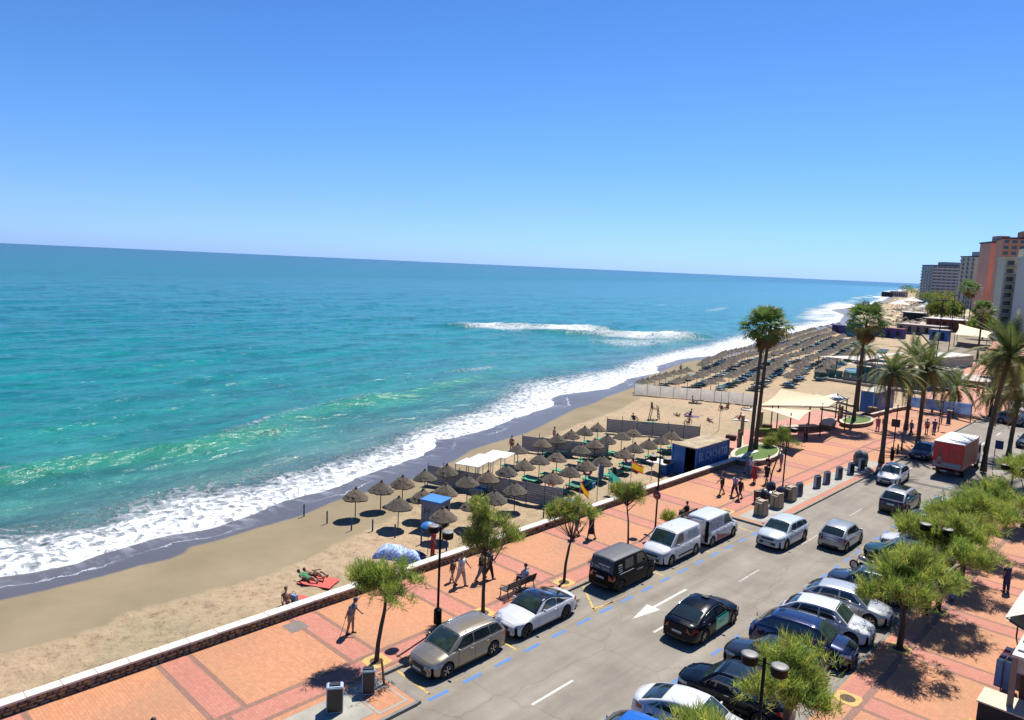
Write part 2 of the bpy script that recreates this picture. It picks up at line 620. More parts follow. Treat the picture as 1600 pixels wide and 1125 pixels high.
Z += np.where(dC > 0, np.exp(-(dC / 2.0) ** 2), np.exp(-(dC / 5.5) ** 2)) * 1.05 * np.clip((100 - Y) / 30, 0, 1) * (0.8 + 0.5 * vnoise(Y / 8, X / 30, 9))
for dd, lo, hi in ((dB, 140, 202), (dB2, 158, 208)):
    Z += np.where(dd > 0, np.exp(-(dd / 1.8) ** 2), np.exp(-(dd / 5) ** 2)) * 1.15 * ends(Y, lo, hi, 12)
Z += np.clip(foam, 0, 1) * np.clip(dEn / 2.0, 0, 1) * (0.16 + 0.30 * vnoise(X / 1.3, Y / 1.3, 10) + .12 * vnoise(X / .45, Y / .45, 11))
Z = np.where(dEn < 0.35, SEA_Z + 0.05 + (dEn - 0.35) * 0.30, Z + 0.05 * np.clip(1 - dE / 6, 0, 1))
SEA = grid_object('sea', X, Y, Z, sea_material(), {'shore': np.maximum(dE, 0), 'foam': foam, 'crest': crest}, keep=keep)


# ------------------------------------------------------------------ sand
def sand_material():
    m = bpy.data.materials.new('beach sand')
    t, b = nodes(m)
    pos = N(t, 'NewGeometry').outputs['Position']
    wet, dry = attr(t, 'wet'), attr(t, 'dry')     # signed metres, positive on land side
    nn = N(t, 'TexNoise', Scale=0.9, Detail=5.0, Roughness=0.7)
    L(t, pos, nn.inputs['Vector'])
    jit = math_(t, 'MULTIPLY', math_(t, 'SUBTRACT', nn.outputs['Fac'], 0.5), 1.6)
    wetf = math_(t, 'MULTIPLY', math_(t, 'ADD', math_(t, 'SUBTRACT', 0.1, wet), math_(t, 'MULTIPLY', jit, 0.25)), 3.0, True)
    dryf = math_(t, 'MULTIPLY', math_(t, 'ADD', dry, jit), 1.7, True)
    n2 = N(t, 'TexNoise', Scale=0.22, Detail=6.0, Roughness=0.6)
    L(t, pos, n2.inputs['Vector'])
    damp = ramp(t, n2.outputs['Fac'], [(0.3, (0.225, 0.180, 0.108)), (0.7, (0.295, 0.236, 0.148))])
    n3 = N(t, 'TexNoise', Scale=2.3, Detail=8.0, Roughness=0.78)
    L(t, pos, n3.inputs['Vector'])
    dryc = ramp(t, n3.outputs['Fac'], [(0.36, (0.26, 0.19, 0.12)), (0.46, (0.42, 0.325, 0.215)), (0.7, (0.50, 0.39, 0.265))])
    n4 = N(t, 'TexNoise', Scale=0.12, Detail=3.0)
    L(t, pos, n4.inputs['Vector'])
    tone = ramp(t, n4.outputs['Fac'], [(0.35, (0.9, 0.92, 0.86)), (0.65, (1.08, 1.02, 0.98))])
    dryc2 = mix(t, 1.0, dryc.outputs[0], tone.outputs[0], 'MULTIPLY')
    c = mix(t, dryf, damp.outputs[0], dryc2)
    # streaks of backwash and lace left on the wet sand
    st = N(t, 'TexNoise', Scale=0.55, Detail=6.0, Roughness=0.6, Distortion=1.3)
    mp = N(t, 'Mapping')
    mp.inputs['Scale'].default_value = (0.35, 1.6, 1)
    mp.inputs['Rotation'].default_value = (0, 0, R(-22))
    L(t, pos, mp.inputs['Vector'])
    L(t, mp.outputs[0], st.inputs['Vector'])
    stf = ramp(t, st.outputs['Fac'], [(0.50, 0.0), (0.66, 1.0)])
    edge = attr(t, 'edge')
    near = math_(t, 'SUBTRACT', 1.0, math_(t, 'DIVIDE', edge, 2.6), True)
    sfac = math_(t, 'MULTIPLY', stf.outputs[0], near)
    wc = mix(t, math_(t, 'MULTIPLY', sfac, 0.62), (0.095, 0.085, 0.085), (0.38, 0.38, 0.42))
    # thin line where the last wave stopped
    ln = math_(t, 'ABSOLUTE', math_(t, 'SUBTRACT', math_(t, 'ADD', edge, math_(t, 'MULTIPLY', jit, 1.3)), 2.0))
    lf = math_(t, 'SUBTRACT', 1.0, math_(t, 'MULTIPLY', ln, 9.0), True)
    ls = N(t, 'TexNoise', Scale=0.13, Detail=1.0)
    L(t, pos, ls.inputs['Vector'])
    lf = math_(t, 'MULTIPLY', lf, math_(t, 'MULTIPLY', math_(t, 'SUBTRACT', ls.outputs['Fac'], 0.5), 8.0, True))
    wc = mix(t, lf, wc, (0.7, 0.72, 0.76))
    c = mix(t, wetf, c, wc)
    L(t, c, b.inputs['Base Color'])
    L(t, math_(t, 'SUBTRACT', 0.95, math_(t, 'MULTIPLY', wetf, 0.55)), b.inputs['Roughness'])
    L(t, math_(t, 'ADD', 0.15, math_(t, 'MULTIPLY', wetf, 0.45)), b.inputs['Specular IOR Level'])
    nb = N(t, 'TexNoise', Scale=3.4, Detail=7.0, Roughness=0.75)
    L(t, pos, nb.inputs['Vector'])
    bp = N(t, 'Bump', Distance=0.16)
    L(t, math_(t, 'ADD', math_(t, 'MULTIPLY', dryf, 0.85), 0.03), bp.inputs['Strength'])
    L(t, nb.outputs['Fac'], bp.inputs['Height'])
    L(t, bp.outputs[0], b.inputs['Normal'])
    return m


X, Y = polar(R(-60), R(112), 700, R(0.03), R(33), 420, CAM_H)
dE = sdist(X, Y, EDGE)
dW, dD = sdist(X, Y, WET), sdist(X, Y, DRY)
Z = beach_z(dE)
dr = np.clip(dD, 0, 1)
Z += dr * (0.16 * vnoise(X / .85, Y / .85, 21) + 0.09 * vnoise(X / .4, Y / .4, 22)) * np.clip(2 - np.hypot(X, Y) / 90, 0, 1)
Z += 0.10 * np.exp(-((dD - 0.4) / 0.7) ** 2) * (Y < 60)     # little ridge of the tide line
SAND = grid_object('beach_sand', X, Y, Z, sand_material(), {'wet': dW, 'dry': dD, 'edge': dE}, keep=dE > -14)
# land behind the street and out to the horizon, so the ground never ends
# ------------------------------------------------------------------ street materials
ROAD_Z = -0.12


def paving_material(name, c1, c2, mortar, bw=0.22, bh=0.11, grime=0.3, stain=(0.34, 0.17, 0.10)):
    m = bpy.data.materials.new(name)
    t, b = nodes(m)
    co = objcoord(t, (1, 1, 1), True)
    br = N(t, 'TexBrick', Scale=1.0)
    br.inputs['Brick Width'].default_value = bw
    br.inputs['Row Height'].default_value = bh
    br.inputs['Mortar Size'].default_value = 0.007
    br.inputs['Color1'].default_value = (*c1, 1)
    br.inputs['Color2'].default_value = (*c2, 1)
    br.inputs['Mortar'].default_value = (*mortar, 1)
    L(t, co, br.inputs['Vector'])
    n1 = N(t, 'TexNoise', Scale=0.42, Detail=6.0, Roughness=0.62)
    mp = N(t, 'Mapping')
    mp.inputs['Scale'].default_value = (1, 0.55, 1)
    mp.inputs['Rotation'].default_value = (0, 0, R(25))
    L(t, co, mp.inputs['Vector'])
    L(t, mp.outputs[0], n1.inputs['Vector'])
    r1 = ramp(t, n1.outputs['Fac'], [(0.36, 0.0), (0.50, grime * .35), (0.62, grime)])
    c = mix(t, r1.outputs[0], br.outputs['Color'], stain)
    n2 = N(t, 'TexNoise', Scale=5.0, Detail=6.0, Roughness=0.7)
    L(t, co, n2.inputs['Vector'])
    r2 = ramp(t, n2.outputs['Fac'], [(0.3, 0.86), (0.7, 1.12)])
    c = mix(t, 1.0, c, r2.outputs[0], 'MULTIPLY')
    n3 = N(t, 'TexNoise', Scale=0.16, Detail=3.0)
    L(t, co, n3.inputs['Vector'])
    r3 = ramp(t, n3.outputs['Fac'], [(0.35, (0.92, 0.94, 0.97)), (0.65, (1.06, 1.04, 0.98))])
    c = mix(t, 1.0, c, r3.outputs[0], 'MULTIPLY')
    L(t, c, b.inputs['Base Color'])
    b.inputs['Roughness'].default_value = 0.8
    b.inputs['Specular IOR Level'].default_value = 0.25
    bp = N(t, 'Bump', Strength=0.35, Distance=0.01)
    L(t, br.outputs['Fac'], bp.inputs['Height'])
    bp.invert = True
    L(t, bp.outputs[0], b.inputs['Normal'])
    return m


M_orange = paving_material('orange clay paving', (0.51, 0.225, 0.118), (0.58, 0.27, 0.145), (0.38, 0.18, 0.105), 0.26, 0.13, 0.6, (0.42, 0.23, 0.13))
M_pink = paving_material('pink brick paving', (0.48, 0.19, 0.135), (0.54, 0.23, 0.165), (0.36, 0.16, 0.12), 0.26, 0.13, 0.3, (0.40, 0.16, 0.12))
M_brown = paving_material('brown border paving', (0.27, 0.145, 0.105), (0.31, 0.17, 0.125), (0.22, 0.12, 0.09), 0.2, 0.2, 0.3, (0.22, 0.13, 0.1))
M_concrete = mat('pale concrete', (0.34, 0.32, 0.27), 0.85, var=0.16, scale=1.2, bump=0.3, bscale=18)
M_kerb = mat('grey kerb stone', (0.20, 0.19, 0.17), 0.85, var=0.25, scale=2.5, bump=0.4)
M_coping = mat('whitewashed coping', (0.70, 0.655, 0.56), 0.8, var=0.10, scale=1.4, bump=0.35)
M_mortar = mat('dark mortar', (0.11, 0.085, 0.06), 0.95, var=0.3, scale=4, bump=0.6)
M_stones = [mat('rubble stone ' + n, c, 0.9, var=0.28, scale=5, bump=0.7) for n, c in (('tan', (0.33, 0.235, 0.14)), ('brown', (0.23, 0.15, 0.085)), ('ochre', (0.38, 0.26, 0.12)), ('grey', (0.26, 0.22, 0.17)))]


def asphalt_material():
    m = bpy.data.materials.new('worn asphalt')
    t, b = nodes(m)
    co = objcoord(t, (1, 1, 1), True)
    mp = N(t, 'Mapping')
    mp.inputs['Scale'].default_value = (1.0, 0.10, 1)
    L(t, co, mp.inputs['Vector'])
    n1 = N(t, 'TexNoise', Scale=0.9, Detail=5.0, Roughness=0.6)
    L(t, mp.outputs[0], n1.inputs['Vector'])
    r1 = ramp(t, n1.outputs['Fac'], [(0.3, (0.20, 0.175, 0.145)), (0.5, (0.255, 0.225, 0.185)), (0.7, (0.30, 0.268, 0.222))])
    n2 = N(t, 'TexNoise', Scale=0.35, Detail=6.0, Roughness=0.65)
    L(t, co, n2.inputs['Vector'])
    r2 = ramp(t, n2.outputs['Fac'], [(0.32, 0.82), (0.68, 1.15)])
    c = mix(t, 1.0, r1.outputs[0], r2.outputs[0], 'MULTIPLY')
    n3 = N(t, 'TexNoise', Scale=42.0, Detail=3.0)
    L(t, co, n3.inputs['Vector'])
    r3 = ramp(t, n3.outputs['Fac'], [(0.35, 0.88), (0.65, 1.12)])
    c = mix(t, 1.0, c, r3.outputs[0], 'MULTIPLY')
    # repaired cracks and oil spots
    vo = N(t, 'TexVoronoi', Scale=0.16)
    vo.feature = 'DISTANCE_TO_EDGE'
    wn = N(t, 'TexNoise', Scale=0.8, Detail=4.0)
    L(t, co, wn.inputs['Vector'])
    c = mix(t, math_(t, 'MULTIPLY', math_(t, 'SUBTRACT', 1.0, math_(t, 'MULTIPLY', vo.outputs['Distance'], 130.0), True), 0.35), c, (0.11, 0.10, 0.09))
    sv = N(t, 'VectorMath', operation='ADD')
    L(t, co, sv.inputs[0])
    L(t, wn.outputs['Color'], sv.inputs[1])
    L(t, sv.outputs[0], vo.inputs['Vector'])
    L(t, c, b.inputs['Base Color'])
    b.inputs['Roughness'].default_value = 0.88
    b.inputs['Specular IOR Level'].default_value = 0.25
    bp = N(t, 'Bump', Strength=0.25, Distance=0.01)
    L(t, n3.outputs['Fac'], bp.inputs['Height'])
    L(t, bp.outputs[0], b.inputs['Normal'])
    return m


def worn_paint(name, col, wear=0.45):
    """road paint that has rubbed off in places down to the asphalt colour"""
    m = bpy.data.materials.new(name)
    t, b = nodes(m)
    co = objcoord(t, (1, 1, 1), True)
    n = N(t, 'TexNoise', Scale=7.0, Detail=7.0, Roughness=0.75)
    L(t, co, n.inputs['Vector'])
    r = ramp(t, n.outputs['Fac'], [(wear - 0.04, 0.0), (wear + 0.08, 1.0)])
    L(t, mix(t, r.outputs[0], (0.20, 0.175, 0.145), col), b.inputs['Base Color'])
    b.inputs['Roughness'].default_value = 0.8
    return m


M_asphalt = asphalt_material()
M_bluepaint = worn_paint('blue parking paint', (0.05, 0.19, 0.50), 0.42)
M_yellowpaint = worn_paint('yellow road paint', (0.60, 0.40, 0.07), 0.44)
M_whitepaint = worn_paint('white road paint', (0.58, 0.56, 0.52), 0.36)
M_faint = worn_paint('faded white road paint', (0.46, 0.44, 0.40), 0.46)

XW = -29.93      # street face of the beach wall
XB = -23.3       # kerb of the parking bay
XK = -20.75      # kerb of the build-outs
XR = -9.6        # right-hand kerb
YB0, YB1 = 17.4, 48.0


def sheet(mb, x0, x1, y0, y1, z, mi=0):
    mb.face([(x0, y0, z), (x1, y0, z), (x1, y1, z), (x0, y1, z)], mi)


def slab(mb, x0, x1, y0, y1, z, th, mi=0):
    mb.box(x0, x1, y0, y1, z - th, z, mi)


# road
rb = MB()
rb.face([(-30, -60, ROAD_Z), (60, -60, ROAD_Z), (60, 128, ROAD_Z), (-22, 128, ROAD_Z), (-22, 50, ROAD_Z), (-30, 48, ROAD_Z)])
ROAD = rb.build('road', M_asphalt, kind='structure')
mk = MB()
z1 = ROAD_Z + 0.004


def marking(name, material, quads, parent=ROAD):
    q = MB()
    for pts in quads:
        q.face([(x, y, z1) for x, y in pts])
    return q.build(name, material, parent)


def rect(x0, x1, y0, y1):
    return [(x0, y0), (x1, y0), (x1, y1), (x0, y1)]


y = 17.9
while y < 49:
    marking('blue_parking_dash', M_bluepaint, [rect(-20.68, -20.50, y, y + 1.02)])
    y += 1.86
for i, y in enumerate(np.arange(20.4, 70, 1.83)):
    marking('blue_parking_dash', M_bluepaint, [rect(-14.76, -14.6, y, y + 0.92)])
for y in (20.7, 29.4, 38.1, 46.8, 55.5):
    marking('lane_dash', M_whitepaint if y < 30 else M_faint, [rect(-17.70, -17.58, y, y + 2.55)])
for y in (92.3, 100.3, 108.0):
    marking('lane_dash', M_whitepaint, [rect(-16.85, -16.7, y, y + 2.2)])
marking('direction_arrow', M_whitepaint, [[(-19.2, 31.7), (-19.04, 31.7), (-19.04, 34.9), (-19.2, 34.9)], [(-19.12, 29.75), (-18.72, 31.7), (-19.54, 31.7)]])
marking('faded_turn_arrow', M_faint, [rect(-18.9, -18.75, 73.2, 75.2), [(-18.82, 71.8), (-18.45, 73.2), (-19.2, 73.2)], rect(-19.6, -18.1, 77, 77.3)])
for (xa, ya, xb, yb) in ((-23.1, 18.3, -20.9, 18.2), (-23.1, 23.4, -20.95, 23.3), (-21.1, 29.0, -20.9, 30.6), (-23.1, 30.9, -20.9, 29.0), (-23.1, 35.6, -20.95, 35.5), (-23.1, 40.9, -20.95, 40.8), (-23.1, 46.6, -20.95, 46.5)):
    d = Vector((xb - xa, yb - ya)).normalized()
    n = Vector((-d.y, d.x)) * 0.06
    marking('yellow_bay_line', M_yellowpaint, [[(xa + n.x, ya + n.y), (xa - n.x, ya - n.y), (xb - n.x, yb - n.y), (xb + n.x, yb + n.y)]])
marking('yellow_edge_line', worn_paint('pale worn yellow paint', (0.30, 0.24, 0.12), 0.46), [rect(-20.95, -20.86, 17.5, 47)])
marking('dark_resurfaced_strip', mat('fresh asphalt', (0.10, 0.09, 0.08), 0.9), [rect(-20.6, -13.2, 69.2, 69.9)])
marking('concrete_gutter', M_concrete, [rect(-20.72, -20.45, 48, 110)])

# promenade ------------------------------------------------------------
prom = MB()
slab(prom, XW, XB, -40, YB1, 0, 0.5)
slab(prom, XB, XK, -40, YB0, 0, 0.5)
slab(prom, XW, XK + 0.15, YB1, 112, 0, 0.5)
PROM = prom.build('promenade', M_orange, kind='structure')
e = 0.004


def flat(name, material, x0, x1, y0, y1, z, parent):
    q = MB()
    sheet(q, x0, x1, y0, y1, z)
    return q.build(name, material, parent)


ks = [11.02 + 6.03 * k for k in range(-3, 17)]
flat('brown_border_band', M_brown, -24.86, -24.60, -20, 112, e, PROM)
flat('pink_kerbside_strip', M_pink, -24.60, -23.62, -20, 112, e, PROM)
flat('brown_border_band', M_brown, -23.62, -23.42, -20, 112, e, PROM)
for y0 in ks:
    flat('brown_border_band', M_brown, XW, -24.86, y0, y0 + 0.22, e, PROM)
    flat('brown_border_band', M_brown, XW, -24.86, y0 + 1.28, y0 + 1.50, e, PROM)
    flat('pink_cross_strip', M_pink, XW, -24.86, y0 + 0.22, y0 + 1.28, e, PROM)
    flat('brown_border_band', M_brown, -24.60, -23.62, y0 + 0.5, y0 + 0.72, 2 * e, PROM)
flat('grey_cover_plate', mat('grey steel plate', (0.19, 0.15, 0.13), 0.6), -29.5, -28.6, 16.55, 17.45, 2 * e, PROM)
flat('grey_cover_plate', MATS['grey steel plate'], -25.4, -24.9, 36.0, 36.9, 2 * e, PROM)
flat('container_pad', M_concrete, -23.1, -21.2, 11.5, 15.75, 2 * e, PROM)
flat('concrete_patch', M_concrete, -23.2, -20.98, 15.8, 17.2, 2 * e, PROM)
flat('orange_paving_square', M_orange, -22.35, -21.1, 15.95, 17.1, 3 * e, PROM)
flat('container_pad', M_concrete, -22.9, -21.1, 48.4, 74, 2 * e, PROM)
flat('pink_kerb_edge', M_pink, -21.05, -20.75, 48.4, 74, 2 * e, PROM)
M_yel = mat('yellow tree grate paint', (0.52, 0.34, 0.10), 0.8, var=0.3, scale=5)
M_hole = mat('dark tree pit soil', (0.10, 0.065, 0.04), 0.95, var=0.3, scale=8)


def tree_pit(x, y, parent, r=0.42):
    q = MB()
    n = 14
    for k in range(n):
        a0, a1 = 2 * pi * k / n, 2 * pi * (k + 1) / n
        f0, f1 = 1 / max(abs(cos(a0)), abs(sin(a0))), 1 / max(abs(cos(a1)), abs(sin(a1)))
        q.face([(x + 0.3 * cos(a0), y + 0.3 * sin(a0), 3.5 * e), (x + 1.5 * r * f0 * cos(a0) * .82, y + 1.5 * r * f0 * sin(a0) * .82, 3.5 * e), (x + 1.5 * r * f1 * cos(a1) * .82, y + 1.5 * r * f1 * sin(a1) * .82, 3.5 * e), (x + 0.3 * cos(a1), y + 0.3 * sin(a1), 3.5 * e)])
    q.build('yellow_pit_frame', M_yel, parent)
    q = MB()
    q.lathe([(0.3, 3.2 * e), (0.0, 3.2 * e)], 14, c=(x, y, 0))
    q.build('tree_pit_soil', M_hole, parent)


# right-hand pavement
rp = MB()
slab(rp, XR, 14, -40, 64, 0, 0.5)
RPAV = rp.build('right_pavement', M_orange, kind='structure')
flat('brown_border_band', M_brown, -8.66, -8.36, -10, 64, e, RPAV)
flat('brown_border_band', M_brown, -5.3 + 0.6, -4.4, -10, 64, e, RPAV)
for k in range(-4, 6):
    y0 = 36.08 + 6.03 * k
    flat('brown_border_band', M_brown, -8.36, -4.7, y0, y0 + 0.2, e, RPAV)
    flat('brown_border_band', M_brown, -8.36, -4.7, y0 + 1.22, y0 + 1.42, e, RPAV)
    flat('pink_cross_strip', M_pink, -8.36, -4.7, y0 + 0.2, y0 + 1.22, e, RPAV)
    flat('brown_border_band', M_brown, XR + 0.15, -8.66, y0 + 0.2, y0 + 0.4, e, RPAV)
    flat('pink_cross_strip', M_pink, XR + 0.15, -8.66, y0 + 0.4, y0 + 3.0, e, RPAV)

# kerbs, laid stone by stone
KERB = MB().box(0, 0.15, 0, 0.985, -0.16, 0.006).mesh('kerb stone', M_kerb)


def kerb_line(x0, y0, x1, y1, parent, side=0.0):
    d = Vector((x1 - x0, y1 - y0))
    n = max(1, round(d.length))
    a = math.atan2(-d.x, d.y)
    for k in range(n):
        o = link('kerb_stone', KERB, parent)
        o.location = (x0 + d.x * k / n, y0 + d.y * k / n, 0.0)
        o.rotation_euler = (0, 0, a)
        o.scale = (1, d.length / n, 1)


kerb_line(XK, -2, XK, YB0, PROM)
kerb_line(XB, YB0, XB, YB1, PROM)
kerb_line(XK + 0.12, YB0, XB, YB0, PROM)
kerb_line(XB, YB1, XK + 0.15, YB1, PROM)
kerb_line(XK + 0.15, YB1, XK + 0.15, 108, PROM)
kerb_line(XR - 0.15, 14, XR - 0.15, 64, RPAV)

# beach wall -----------------------------------------------------------
wl = MB()
wl.box(XW - 0.34, XW - 0.035, -30, 66.5, -1.6, 0.40)
WALL = wl.build('rubble_beach_wall', M_mortar)
tag(WALL, 'long low rubble stone wall with white coping between the sand and the orange promenade', 'wall')
cop = []
for k in range(3):
    q = MB()
    b0 = bmesh.new()
    bmesh.ops.create_cube(b0, size=1)
    for v in b0.verts:
        v.co.x *= 0.48 + 0.01 * k
        v.co.y *= 1.19
        v.co.z *= 0.11
    bmesh.ops.bevel(b0, geom=b0.edges[:], offset=0.018, segments=1, affect='EDGES')
    me = bpy.data.meshes.new('coping slab')
    b0.to_mesh(me)
    me.materials.append(M_coping)
    cop.append(me)
for k in range(-3, 53):
    o = link('coping_slab', cop[k % 3], WALL)
    o.location = (XW - 0.185 + random.uniform(-.006, .006), 3.5 + k * 1.2, 0.457 + random.uniform(-.005, .005))
    o.rotation_euler = (0, random.uniform(-.01, .01), random.uniform(-.006, .006))
lo = MB()
lo.box(XW - 0.42, XW - 0.03, -30, -0.8, 0.402, 0.51)
lo.build('coping_run', M_coping, WALL)


def stone_mesh(k):
    b0 = bmesh.new()
    n = random.choice((6, 7, 8))
    vs = []
    for x, s in ((0.0, 1.0), (0.075, 0.80)):
        r_ = []
        for j in range(n):
            a = 2 * pi * j / n
            f = [random.uniform(0.82, 1.0) for _ in range(1)][0]
            if x:
                y, z = vs[0][j].co.y * s, vs[0][j].co.z * s
            else:
                q = (abs(cos(a)) ** 3 + abs(sin(a)) ** 3) ** (-1 / 3)
                y, z = 0.5 * q * cos(a) * f, 0.5 * q * sin(a) * f
            r_.append(b0.verts.new((x, y, z)))
        vs.append(r_)
    for j in range(n):
        b0.faces.new((vs[0][j], vs[0][(j + 1) % n], vs[1][(j + 1) % n], vs[1][j]))
    b0.faces.new(vs[1])
    me = bpy.data.meshes.new('rubble stone')
    b0.to_mesh(me)
    me.materials.append(M_stones[k % 4])
    return me


STN = [stone_mesh(k) for k in range(12)]
cnt = 0
rest = MB()
y = 4.6
while y < 66:
    zz = 0.0
    hs_ = [random.uniform(.10, .17), random.uniform(.10, .16)]
    hs_.append(0.40 - sum(hs_))
    for hh in hs_:
        yy = y + random.uniform(-0.1, .1)
        end = y + 1.0
        while yy < end:
            ln = random.uniform(0.17, 0.40)
            k = random.randrange(12)
            if cnt < 298:
                o = link('stone', STN[k], WALL)
                o.location = (XW - 0.04, yy + ln / 2, zz + hh / 2)
                o.scale = (random.uniform(.7, 1.1), ln * 1.05, hh * 1.05)
                cnt += 1
            else:
                vv = STN[k].vertices
                i = len(rest.v)
                rest.v += [(XW - 0.04 + a.co.x, yy + ln / 2 + a.co.y * ln * 1.05, zz + hh / 2 + a.co.z * hh * 1.05) for a in vv]
                for p in STN[k].polygons:
                    rest.f.append(tuple(i + q for q in p.vertices))
                    rest.m.append(k % 4)
                    rest.sm.append(False)
            yy += ln
        zz += hh
    y += 1.0
rest.build('distant_stones', M_stones, WALL, kind='stuff')

# land behind, out to the horizon, and the promenade further on -----------
M_land = mat('dry far ground', (0.24, 0.19, 0.13), 0.95, var=0.25, scale=0.03, world=True)
fl = MB()
fl.face([(-22, 128, -0.14), (200, 128, -0.14), (3000, 9000, -0.14), (-560, 2080, -0.14), (-190, 705, -0.14), (-158, 552, -0.14), (-92, 342, -0.14), (-60, 242, -0.14), (-36, 160, -0.14)])
fl.face([(60, -60, -0.14), (3000, -60, -0.14), (3000, 9000, -0.14), (200, 128, -0.14), (60, 128, -0.14)])
fl.build('far_ground', M_land, kind='structure')
fp = MB()
fp.face([(XW, 112, -0.03), (XK + .1, 112, -0.03), (-19, 128, -0.03), (-22, 160, -0.03), (-36, 260, -0.03), (-60, 360, -0.03), (-66, 360, -0.03), (-46, 250, -0.03), (-34, 160, -0.03)])
fp.build('far_promenade', paving_material('rosy far paving', (0.50, 0.24, 0.16), (0.55, 0.27, 0.19), (0.4, 0.2, 0.14), 0.5, 0.5, 0.4), kind='structure')
# ------------------------------------------------------------------ vehicles
def paint(name, col, metal=0.0, rough=0.28, coat=0.6):
    dark = max(col) < .03 and metal < .25
    return mat('car paint ' + name, col, rough, metal, var=0.03, scale=1.5, coat=coat * (.4 if dark else 1), spec=.12 if dark else .5)


M_glass = mat('tinted car glass', (0.012, 0.018, 0.018), 0.04, spec=0.8, var=0.3, scale=1.0)
M_wglass = mat('green tinted windscreen', (0.018, 0.034, 0.032), 0.05, spec=0.9, var=0.45, scale=2.2)
M_black = mat('black plastic trim', (0.018, 0.018, 0.018), 0.55, var=0.2)
M_tyre = mat('tyre rubber', (0.022, 0.022, 0.022), 0.85, var=0.2, scale=12)
M_rim = mat('silver alloy rim', (0.50, 0.50, 0.52), 0.3, 0.9, var=0.08)
M_rimdark = mat('dark alloy rim', (0.08, 0.08, 0.085), 0.35, 0.8)
M_lamp = mat('headlamp lens', (0.42, 0.46, 0.50), 0.08, spec=0.9, var=0.35, scale=9)
M_red = mat('red tail lamp lens', (0.36, 0.012, 0.012), 0.15, var=0.3, scale=9, coat=0.8)
M_plate = mat('number plate white', (0.55, 0.55, 0.52), 0.5, var=0.04)
M_chrome = mat('chrome trim', (0.72, 0.72, 0.72), 0.12, 1.0, var=0.03)
M_under = mat('dark underbody', (0.006, 0.006, 0.006), 0.95, spec=.1)


def ptxt(body, size, material, parent, name='lettering', loc=(0, 0, 0), rot=(0, 0, 0), ext=0.004, sx=1.0, align='CENTER'):
    c = bpy.data.curves.new('lettering', 'FONT')
    c.body = body
    c.size = size
    c.align_x = align
    c.align_y = 'CENTER'
    c.extrude = ext
    c.resolution_u = 2
    o = bpy.data.objects.new('tmp', c)
    COL.objects.link(o)
    bpy.context.view_layer.update()
    me = bpy.data.meshes.new_from_object(o.evaluated_get(bpy.context.evaluated_depsgraph_get()))
    bpy.data.objects.remove(o)
    bpy.data.curves.remove(c)
    me.materials.clear()
    me.materials.append(material)
    q = link(name, me, parent, kind='stuff')
    q.location = loc
    q.rotation_euler = rot
    q.scale = (sx, 1, 1)
    return q


def wheel_meshes(r, wd, rim_m):
    t_ = MB().lathe([(r * .62, -wd / 2), (r * .93, -wd / 2), (r, -wd / 2 + .03), (r, wd / 2 - .03), (r * .93, wd / 2), (r * .62, wd / 2)], 22, axis='x')
    # axis 'x' spins about x; the wheel's axle is y, so swap
    t_.v = [(b, a, c) for a, b, c in t_.v]
    t_.f = [tuple(reversed(f)) for f in t_.f]
    rm = MB()
    for s in (-1, 1):
        yo = s * (wd / 2 - 0.02)
        yc = s * (wd / 2 - 0.045)
        n = 20
        for k in range(n):
            a0, a1 = 2 * pi * k / n, 2 * pi * (k + 1) / n
            rm.face([(r * .66 * cos(a0), yo, r * .66 * sin(a0)), (r * .66 * cos(a1), yo, r * .66 * sin(a1)), (r * .57 * cos(a1), yo, r * .57 * sin(a1)), (r * .57 * cos(a0), yo, r * .57 * sin(a0))], 0)
            rm.face([(0, yc - s * .03, 0), (r * .57 * cos(a0), yc - s * .03, r * .57 * sin(a0)), (r * .57 * cos(a1), yc - s * .03, r * .57 * sin(a1))], 1)
        for k in range(5):
            a = 2 * pi * k / 5 + .3
            for da in (-0.13, 0.13):
                p0 = Vector((cos(a + da * .6), 0, sin(a + da * .6)))
                p1 = Vector((cos(a + da), 0, sin(a + da)))
                sd_ = Vector((-sin(a), 0, cos(a))) * 0.016
                P = [p0 * r * .08 - sd_, p0 * r * .08 + sd_, p1 * r * .60 + sd_, p1 * r * .60 - sd_]
                rm.face([(q.x, yo - s * .004, q.z) for q in P], 0)
        rm.face([(r * .12 * cos(2 * pi * k / 10), yo + s * .004, r * .12 * sin(2 * pi * k / 10)) for k in range(10)], 0)
    return t_.mesh('tyre', M_tyre), rm.mesh('rim', [rim_m, M_under])


WM = {}


def put_wheels(parent, xs, yw, r, wd, rim_m):
    key = (round(r, 3), round(wd, 3), rim_m.name)
    if key not in WM:
        WM[key] = wheel_meshes(r, wd, rim_m)
    for x in xs:
        for s in (-1, 1):
            o = link('wheel', WM[key][0], parent)
            o.location = (x, s * yw, r)
            link('rim', WM[key][1], o)


def lerp(a, b, t):
    return a + (b - a) * t


